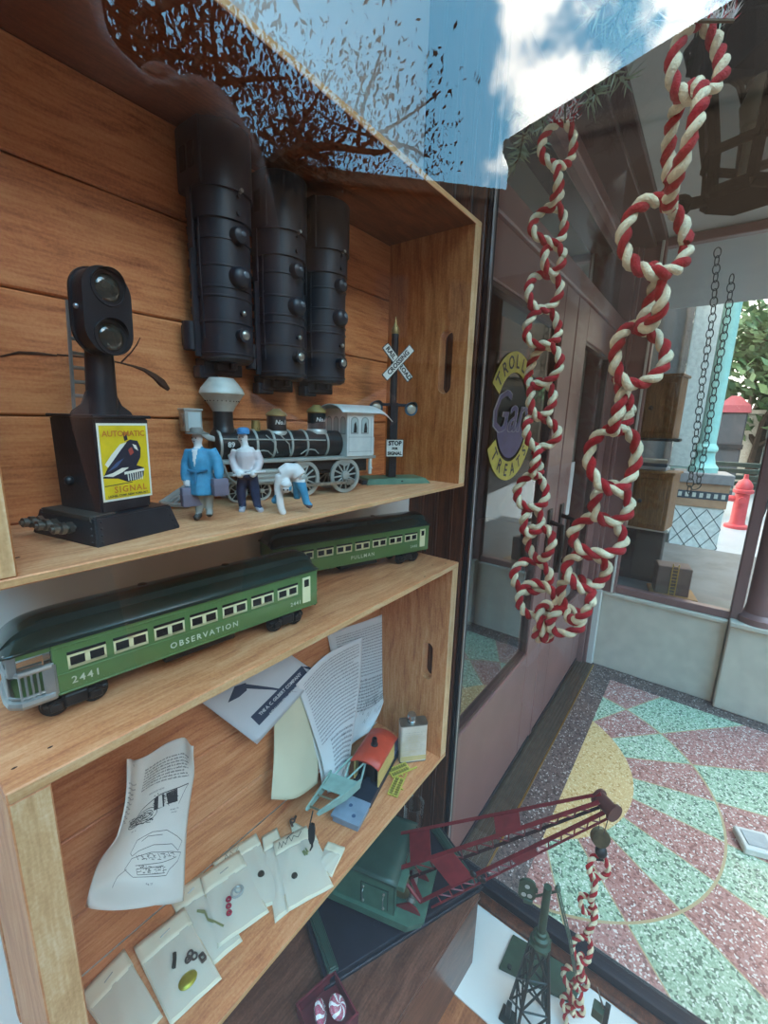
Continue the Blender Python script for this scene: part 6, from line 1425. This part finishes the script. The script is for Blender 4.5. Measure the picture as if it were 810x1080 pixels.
# pale square column
p = onX(708, 560, 6.3); q1 = p
t = thing('pale_column', 'pale square stone column beyond the far shop window', 'column', (p.x, p.y, FZ))
mb = MB(); mb.b2((-.15, -.15, 0), (.15, .15, .95), .01); mb.build('column_base', mat('column_base', '#93a294', .8), t, ang=0)
mb = MB(); mb.b2((-.13, -.13, .95), (.13, .13, 3.9), .01); mb.b2((-.17, -.17, 3.7), (.17, .17, 3.9), .01); mb.build('shaft', mat('column_grey', '#cfcec6', .8), t, ang=0)
# tiled pedestal with the mint post
p = onX(727, 570, 5.6)
t = thing('tiled_pedestal', 'white tiled pedestal with diamond lattice under the mint post', 'pedestal', (p.x, p.y, FZ), R(8))
W = .21
mb = MB(); mb.b2((-W, -W, 0), (W, W, .62), .005); mb.build('tile_body', mat('tile_white', '#ebe5da', .4), t, ang=0)
mb = MB()
for sx in (-1, 1):
    for k in range(-3, 4):
        for (ax, sgn) in (('x', 1), ('x', -1)):
            pts = [(-W+(k*2+j)*W/3, .02+j*.0967) for j in range(0, 7)]
            pts = [(a*sgn, b) for a, b in pts if -W-.001 <= a <= W+.001]
            if len(pts) > 1:
                mb.line(pts, .008, lambda x, y: V((-W-.002, x, y))); mb.line(pts, .008, lambda x, y: V((x, -W-.002, y)))
    break
mb.build('lattice_lines', mat('tile_line', '#4d5554', .6), t, ang=0)
mb = MB(); mb.b2((-W-.01, -W-.01, .62), (W+.01, W+.01, .70)); mb.mi = 1; mb.b2((-W-.012, -W-.012, .70), (W+.012, W+.012, .78)); mb.mi = 0; mb.b2((-W-.01, -W-.01, .78), (W+.01, W+.01, .86)); mb.mi = 2; mb.b2((-W-.03, -W-.03, .86), (W+.03, W+.03, .96), .006)
mb.mi = 3
for k in range(7):
    y = -W+(k+.5)*2*W/7
    mb.box((-W-.013, y, .74), (.006, .03, .045), MX.Rotation(.0, 3, 'X'))
mb.build('frieze', [mat('tile_orange', '#b98a68', .5), mat('tile_blue', '#39424c', .5), mat('cap_grey', '#8d8684', .6), mat('tile_cream', '#c9c4b4', .5)], t, ang=0)
t2 = thing('mint_post', 'mint green round post standing on the tiled pedestal', 'post', (p.x, p.y, FZ+.96))
mint = mat('mint_paint', '#a3d2c6', .45, var=.06)
mb = MB(); mb.lathe([(.13, 0), (.13, .05), (.10, .09), (.085, .16), (.085, .2), (.10, .22), (.10, .25), (.075, .29)], n=20); mb.build('foot', mint, t2)
mb = MB(); mb.lathe([(.075, .29), (.07, 2.9), (.1, 2.95), (.1, 3.0)], n=20); mb.build('shaft', mint, t2)
# bench
p = onX(763, 530, 8.9)
t = thing('park_bench', 'dark green slatted park bench with curved iron arms', 'bench', (p.x, p.y, FZ), R(100))
for s in (-.6, .6):
    mb = MB(); mb.tube([(s, .25, 0), (s, .2, .25), (s, .22, .45), (s, -.1, .42), (s, -.3, .02)], .028, 8); mb.tube([(s, -.05, .43), (s, -.18, .6), (s, -.25, .9)], .026, 8); mb.tube([(s, .22, .45), (s, .24, .6), (s, .1, .66), (s, -.18, .64)], .024, 8)
    mb.build('end_frame', iron, t)
bsl = mat('bench_slat', '#3c4a42', .6)
mb = MB()
for k in range(4): mb.box((0, -.08+k*.09, .45), (1.25, .07, .025), bev=.004)
mb.build('seat', bsl, t, ang=0)
mb = MB()
for k in range(4): mb.box((0, -.15-k*.032, .54+k*.1), (1.25, .022, .075), MX.Rotation(R(-18), 3, 'X'), .004)
mb.build('backrest', bsl, t, ang=0)
# hydrant
p = onX(776, 557, 8.0)
t = thing('fire_hydrant', 'red fire hydrant on the pale pavement by the window edge', 'hydrant', (p.x, p.y, FZ))
red = mat('hydrant_red', '#c8444a', .45)
mb = MB(); mb.lathe([(.15, 0), (.15, .04), (.1, .06), (.09, .1), (.085, .5), (.12, .52), (.12, .56), (.09, .58)], n=20); mb.build('barrel', red, t)
mb = MB(); mb.lathe([(.1, .58), (.1, .62), (.07, .68), (.03, .72), (.025, .78)], n=20); mb.build('bonnet', red, t)
for a in (0, 90, 180):
    mb = MB(); d = V((math.cos(R(a)), math.sin(R(a)), 0)); mb.cyl(d*.07+V((0, 0, .42)), d*.15+V((0, 0, .42)), .045, n=12); mb.build('outlet', red, t)
# low planter wall and red kiosk beyond
p = onX(800, 440, 13)
mb = MB(); mb.b2((p.x, p.y-1.0, FZ), (p.x+.4, p.y+1.0, FZ+1.75), .02); mb.b2((p.x-.05, p.y-1.05, FZ+1.75), (p.x+.45, p.y+1.05, FZ+1.85), .02); struct(mb.build('wall_street', mat('street_wall', '#c3bfb2', .8), ang=0))
p = onX(766, 470, 12)
t = thing('ticket_booth', 'small dark booth with red canopy left of the pale street wall', 'booth', (p.x, p.y, FZ))
mb = MB(); mb.b2((-.25, -.25, 0), (.25, .25, 1.75), .02); mb.build('body', mat('booth_dark', '#3b4046', .6), t, ang=0)
mb = MB(); mb.lathe([(.42, 1.75), (.38, 1.9), (.1, 2.1)], n=4, M=rotz(R(45))); mb.build('canopy', mat('canopy_red', '#8d3a44', .6), t, ang=0)
mb = MB(); mb.b2((-.3, -.27, 1.0), (-.25, .27, 1.1)); mb.build('counter', iron, t, ang=0)
# things in the far shop window: two wooden toy cabinets, ladder toy
def cabinet(label, x, y, z, w, d, h, rz):
    t = thing('wooden_cabinet', label, 'cabinet', (x, y, z), rz, 'wooden boxes in the far shop window')
    wd = wood('cabinet_wood', '#5e3d22', '#8d6238', '#ab7d4c', 'Z', 2, .5)
    mb = MB(); mb.b2((-d/2, -w/2, 0), (d/2, w/2, h), .004); mb.build('carcass', wd, t, ang=0)
    mb = MB(); mb.b2((-d/2-.012, -w/2+.02, .03), (-d/2, w/2-.02, h-.03), .003); o = mb.build('door', wd, t, ang=0)
    mb = MB(); mb.sph((-d/2-.02, w/2-.05, h*.5), .012); mb.build('knob', iron, o)
    mb = MB(); mb.b2((-d/2-.015, -w/2-.01, h), (d/2+.01, w/2+.01, h+.015), .003); mb.build('top', wd, t, ang=0)
a = onX(694, 462, 2.95); cabinet('upper wooden cabinet in the far shop window', 2.95, a.y, a.z, .17, .16, .33, R(-8))
b = onX(685, 555, 2.95); cabinet('lower wooden cabinet in the far shop window', 2.95, b.y, b.z, .19, .18, .32, R(-8))
t = thing('book_stack', 'pale boxes stacked between the two wooden cabinets', 'box', (2.95, a.y-.0, b.z+.336), R(-5))
for k, c in enumerate(('#c9ccce', '#5b6a78', '#b8b2a6')):
    mb = MB(); mb.box((0, 0, .012+k*.02), (.13, .15-.01*k, .019), MX.Rotation(.1*k, 3, 'Z'), .002); mb.build('box', mat('bk'+str(k), c, .6), t, ang=0)
t = thing('pedestal_stand', 'dark stand carrying the lower cabinet in the far window', 'stand', (3.03, b.y+.02, -.915))
mb = MB(); mb.b2((-.1, -.1, 0), (.1, .1, b.z+.915-.02), .004); mb.build('column', dark_store, t, ang=0)
mb = MB(); mb.b2((-.12, -.12, b.z+.915-.02), (.12, .12, b.z+.915), .003); mb.build('top', white_wall, t, ang=0)
# short shelf carrying the upper cabinet
mb = MB(); mb.b2((2.85, a.y-.11, a.z-.015), (3.05, .47, a.z), .002); tag(mb.build('wall_shelf', dark_store, ang=0), 'dark shelf under the upper wooden cabinet', 'shelf')
p = onX(706, 622, 3.0)
t = thing('toy_water_tower', 'brown toy tower block with a yellow ladder in the far window', 'toy', (2.81, p.y*.94, -.915), R(12))
mb = MB(); mb.b2((-.06, -.08, .01), (.06, .08, .17), .004); mb.build('block', mat('toy_brown', '#6e5650', .6), t, ang=0)
mb = MB(); mb.b2((-.09, -.12, 0), (.09, .1, .012), .002); mb.build('base', mat('toy_tan', '#a4783e', .6), t, ang=0)
mb = MB()
for s in (-.014, .014): mb.cyl((-.068, s, .012), (-.068, s, .19), .003, n=6)
for k in range(9): mb.cyl((-.068, -.014, .025+k*.019), (-.068, .014, .025+k*.019), .002, n=6)
mb.build('ladder', mat('toy_yellow', '#c49a4a', .5), t)
# dark links imitating the yarn garland's mirror image in the far window
def chain_reflection(label, path, n):
    t = thing('chain_reflection', label, 'chain', path[0], 0, None)
    o = V(path[0]); pts = [V(p)-o for p in path]
    L = [(pts[i+1]-pts[i]).length for i in range(len(pts)-1)]; T = sum(L)
    for k in range(n):
        s = T*(k+.5)/n; i = 0
        while s > L[i]: s -= L[i]; i += 1
        c = pts[i].lerp(pts[i+1], s/L[i]); d = (pts[i+1]-pts[i]).normalized()
        side = V((0, 1, 0)) if k % 2 == 0 else V((.8, .6, 0)); sd = (side-d*side.dot(d)).normalized()
        mb = MB(); l = T/n*.62; mb.torus(c, 1, .0024, frame((0, 0, 0), d*1, sd, d.cross(sd)), 14, 6, a=l, b=l*.62); mb.build('link', iron, t)
    return t
P = [onX(*q, 2.86) for q in ((757, 262), (752, 330), (741, 400), (733, 470), (727, 517), (736, 512), (746, 460), (756, 395), (768, 330), (772, 290))]
chain_reflection('dark links standing in for the yarn garland mirrored in the far shop window', P, 60)
# small white block on the terrazzo
p = onZ(796, 893, FZ); t = thing('white_block', 'small white block lying on the terrazzo at the right edge', 'block', (p.x, p.y, FZ), R(20))
mb = MB(); mb.b2((-.045, -.05, 0), (.045, .05, .028), .004); mb.build('body', trim_white, t, ang=0)
mb = MB(); mb.b2((-.03, -.035, .028), (.03, .035, .031), .001); mb.build('lid', mat('block_grey', '#b9bcbc', .6), t, ang=0)

# ---- lantern hanging under the porch ceiling
def lantern(label, loc, s, rz, group=None):
    t = thing('hanging_lantern', label, 'lantern', loc, rz, group)
    blk = mat('lantern_black', '#06070a', .7, .0, spec=.0)
    n = 6
    def ring(r, z): return [V((r*math.cos(2*math.pi*k/n), r*math.sin(2*math.pi*k/n), z))*s for k in range(n)]
    lo, hi = ring(.055, 0), ring(.105, .23)
    lo2 = ring(.06, .055)
    mb = MB()
    for k in range(n): mb.tube([lo[k], lo2[k], hi[k]], .009*s, 6)
    for r, z, w in ((.055, 0, .010), (.066, .06, .008), (.105, .23, .011)):
        q = ring(r, z)
        for k in range(n): mb.cyl(q[k], q[(k+1) % n], w*s, n=6)
    # pointed arches at each pane's head
    for k in range(n):
        a, b = ring(.100, .205)[k], ring(.100, .205)[(k+1) % n]; m = (a+b)/2+V((0, 0, .022*s)); mb.tube([ring(.094, .17)[k], a.lerp(m, .45), m, b.lerp(m, .45), ring(.094, .17)[(k+1) % n]], .006*s, 5)
    mb.build('cage', blk, t)
    mb = MB()
    for k in range(n): mb.poly([lo[k], lo[(k+1) % n], hi[(k+1) % n], hi[k]])
    mb.build('pane', glass_pane('lantern_glass', (.72, .75, .76), .7), t, ang=0)
    mb = MB(); mb.lathe([(.055*s, -.012*s), (.058*s, 0)], n=6); mb.build('floor_plate', blk, t, ang=0)
    mb = MB(); mb.lathe([(.125*s, .235*s), (.115*s, .25*s), (.075*s, .30*s), (.05*s, .33*s), (.045*s, .35*s), (.02*s, .37*s), (.018*s, .40*s)], n=6); mb.build('roof', blk, t, ang=20)
    mb = MB()
    for k in range(n):
        q = ring(.118, .245)[k]; d = V((q.x, q.y, 0)).normalized(); mb.tube([q, q+d*.012*s+V((0, 0, .03*s)), q*.8+V((0, 0, .06*s+q.z*.2)), ], .006*s, 5)
    mb.build('scroll', blk, t)
    mb = MB(); mb.cyl((0, 0, .39*s), (0, 0, H_top(loc)), .008*s, n=8); mb.lathe([(.04*s, H_top(loc)-.012), (.04*s, H_top(loc))], n=14); mb.build('stem', blk, t)
    mb = MB(); mb.cyl((0, 0, .0), (0, 0, .1*s), .012*s, n=8); mb.lathe([(.02*s, .1*s), (.026*s, .13*s), (.012*s, .17*s)], n=12); mb.build('burner', mat('burner', '#b8b09a', .4), t)
    return t
def H_top(loc): return .905-loc[2]
p = onX(783, 205, 1.15)
L1 = lantern('black six sided lantern hanging under the porch ceiling', (1.15, p.y, p.z), 1.12, R(10))
mb = MB(); q = onX(714, 222, 1.12); q = V((1.12, q.y, q.z))
mb.cyl(V((-.0, .05, .0)), q-V((1.15, p.y, p.z)), .011, n=8); mb.torus(q-V((1.15, p.y, p.z)), .016, .005, frame((0, 0, 0), (0, 1, 0), (0, 0, 1), (1, 0, 0)), 14, 6)
mb.build('arm', mat('lantern_black', '#14161c'), L1)
# ---- hand holding a phone, mirrored at the top left of the window glass
skin = mat('skin', '#c09080', .55, var=.1, vs=40)
def mirror_pt(x, y, dn):
    """point whose image in the window glass is seen at the pixel (x, y), dn metres behind the glass"""
    d = ray(x, y); v = d*(dn/d.dot(GN)); return v-GN*2*(v.dot(GN)-GD)
fing = [([(60, 330), (55, 200), (45, 60), (30, -100)], .125, 88), ([(140, 330), (138, 200), (136, 120), (134, 88)], .128, 42), ([(250, 330), (238, 240), (222, 165), (212, 135)], .135, 80), ([(215, 300), (200, 200), (182, 130), (172, 100)], .15, 52)]
prims = []; base = []
for pts, dn, w in fing:
    P = [mirror_pt(x, y, dn) for x, y in pts]; r = w/FPX*dn*.62
    prims.append(('t', P, [r*.9, r, r*.95, r*.7])); prims.append(('s', P[-1], (r*.72,)*3)); base.append(P[0])
palm = sum(base, V())/4 - CF*.03 - V((0, 0, .03))
for b_ in base: prims.append(('t', [b_, palm], [.012, .018]))
prims += [('t', [palm, palm-V((0, 0, .06))-CF*.03, palm-V((0, 0, .16))-CF*.1], [.03, .028, .03]), ('t', [palm, palm+CR*.05-V((0, 0, .02)), palm+CR*.085], [.016, .011, .008])]
hand = blob('hand', prims, .003, [skin], lambda c, n: 0); tag(hand, "raised fingers of a person's hand mirrored at the top left of the glass", 'hand')
# ================================================================ SKY, CAMERA, FINISH
def sky():
    w = bpy.data.worlds.new('World'); SC.world = w; w.use_nodes = True; nt = w.node_tree; L = nt.links; N = nt.nodes
    bg = N['Background']
    tc = N.new('ShaderNodeTexCoord'); mp = N.new('ShaderNodeMapping'); mp.inputs['Scale'].default_value = (1.0, 2.2, 3.4)
    L.new(tc.outputs['Generated'], mp.inputs['Vector'])
    n = N.new('ShaderNodeTexNoise'); n.inputs['Scale'].default_value = 1.7; n.inputs['Detail'].default_value = 4; n.inputs['Roughness'].default_value = .5
    L.new(mp.outputs[0], n.inputs['Vector'])
    rp = N.new('ShaderNodeValToRGB'); rp.color_ramp.elements[0].position = .46; rp.color_ramp.elements[1].position = .82
    rp.color_ramp.elements[0].color = (2.0, 5.6, 8.6, 1); rp.color_ramp.elements[1].color = (4.2, 6.2, 7.6, 1)
    L.new(n.outputs['Fac'], rp.inputs['Fac'])
    # the clear blue gap; the unseen rest is warm overcast added to neutralise the light
    gm = N.new('ShaderNodeVectorMath'); gm.operation = 'DOT_PRODUCT'; gm.inputs[1].default_value = (math.cos(R(-118))*math.cos(R(40)), math.sin(R(-118))*math.cos(R(40)), math.sin(R(40)))
    nm0 = N.new('ShaderNodeVectorMath'); nm0.operation = 'NORMALIZE'; L.new(tc.outputs['Generated'], nm0.inputs[0]); L.new(nm0.outputs[0], gm.inputs[0])
    gr = N.new('ShaderNodeMapRange'); gr.inputs[1].default_value = math.cos(R(44)); gr.inputs[2].default_value = math.cos(R(26)); gr.interpolation_type = 'SMOOTHSTEP'; L.new(gm.outputs['Value'], gr.inputs[0])
    ov = N.new('ShaderNodeMix'); ov.data_type = 'RGBA'; L.new(gr.outputs[0], ov.inputs[0]); ov.inputs[6].default_value = (6.6, 6.0, 5.3, 1); L.new(rp.outputs['Color'], ov.inputs[7])
    # sunlit cloud
    az, el = R(-97), R(35)
    dv = N.new('ShaderNodeVectorMath'); dv.operation = 'DOT_PRODUCT'; dv.inputs[1].default_value = (math.cos(az)*math.cos(el), math.sin(az)*math.cos(el), math.sin(el))
    nm = N.new('ShaderNodeVectorMath'); nm.operation = 'NORMALIZE'; L.new(tc.outputs['Generated'], nm.inputs[0])
    ad = N.new('ShaderNodeVectorMath'); ad.operation = 'MULTIPLY_ADD'; ad.inputs[1].default_value = (.10, .10, .10)
    n2 = N.new('ShaderNodeTexNoise'); n2.inputs['Scale'].default_value = 6; n2.inputs['Detail'].default_value = 4; L.new(nm.outputs[0], n2.inputs['Vector'])
    L.new(n2.outputs['Color'], ad.inputs[0]); L.new(nm.outputs[0], ad.inputs[2])
    sb = N.new('ShaderNodeVectorMath'); sb.operation = 'SUBTRACT'; sb.inputs[1].default_value = (.05, .05, .05); L.new(ad.outputs[0], sb.inputs[0])
    L.new(sb.outputs[0], dv.inputs[0])
    rr = N.new('ShaderNodeMapRange'); rr.inputs[1].default_value = math.cos(R(8.5)); rr.inputs[2].default_value = math.cos(R(3)); rr.interpolation_type = 'SMOOTHSTEP'
    L.new(dv.outputs['Value'], rr.inputs[0])
    mx = N.new('ShaderNodeMix'); mx.data_type = 'RGBA'; L.new(rr.outputs[0], mx.inputs[0]); L.new(ov.outputs[2], mx.inputs[6]); mx.inputs[7].default_value = (20, 20, 19, 1)
    L.new(mx.outputs[2], bg.inputs['Color']); bg.inputs['Strength'].default_value = 1.0
sky()
cam = bpy.data.cameras.new('camera'); co = bpy.data.objects.new('camera', cam); COL.objects.link(co)
cam.sensor_fit = 'AUTO'; cam.sensor_width = 36; cam.lens = 36*FPX/1080; cam.clip_start = .002; cam.clip_end = 300
co.matrix_world = frame((0, 0, 0), CR, CU, -CF)
SC.camera = co
for o in list(SC.objects):
    if o.parent is None: o.location.z += H0
vs = SC.view_settings; vs.view_transform = 'Standard'; vs.look = 'None'; vs.gamma = 1; vs.use_curve_mapping = False; vs.exposure = 0.1
SC.cycles.max_bounces = 10; SC.cycles.transparent_max_bounces = 24; SC.cycles.use_denoising = True
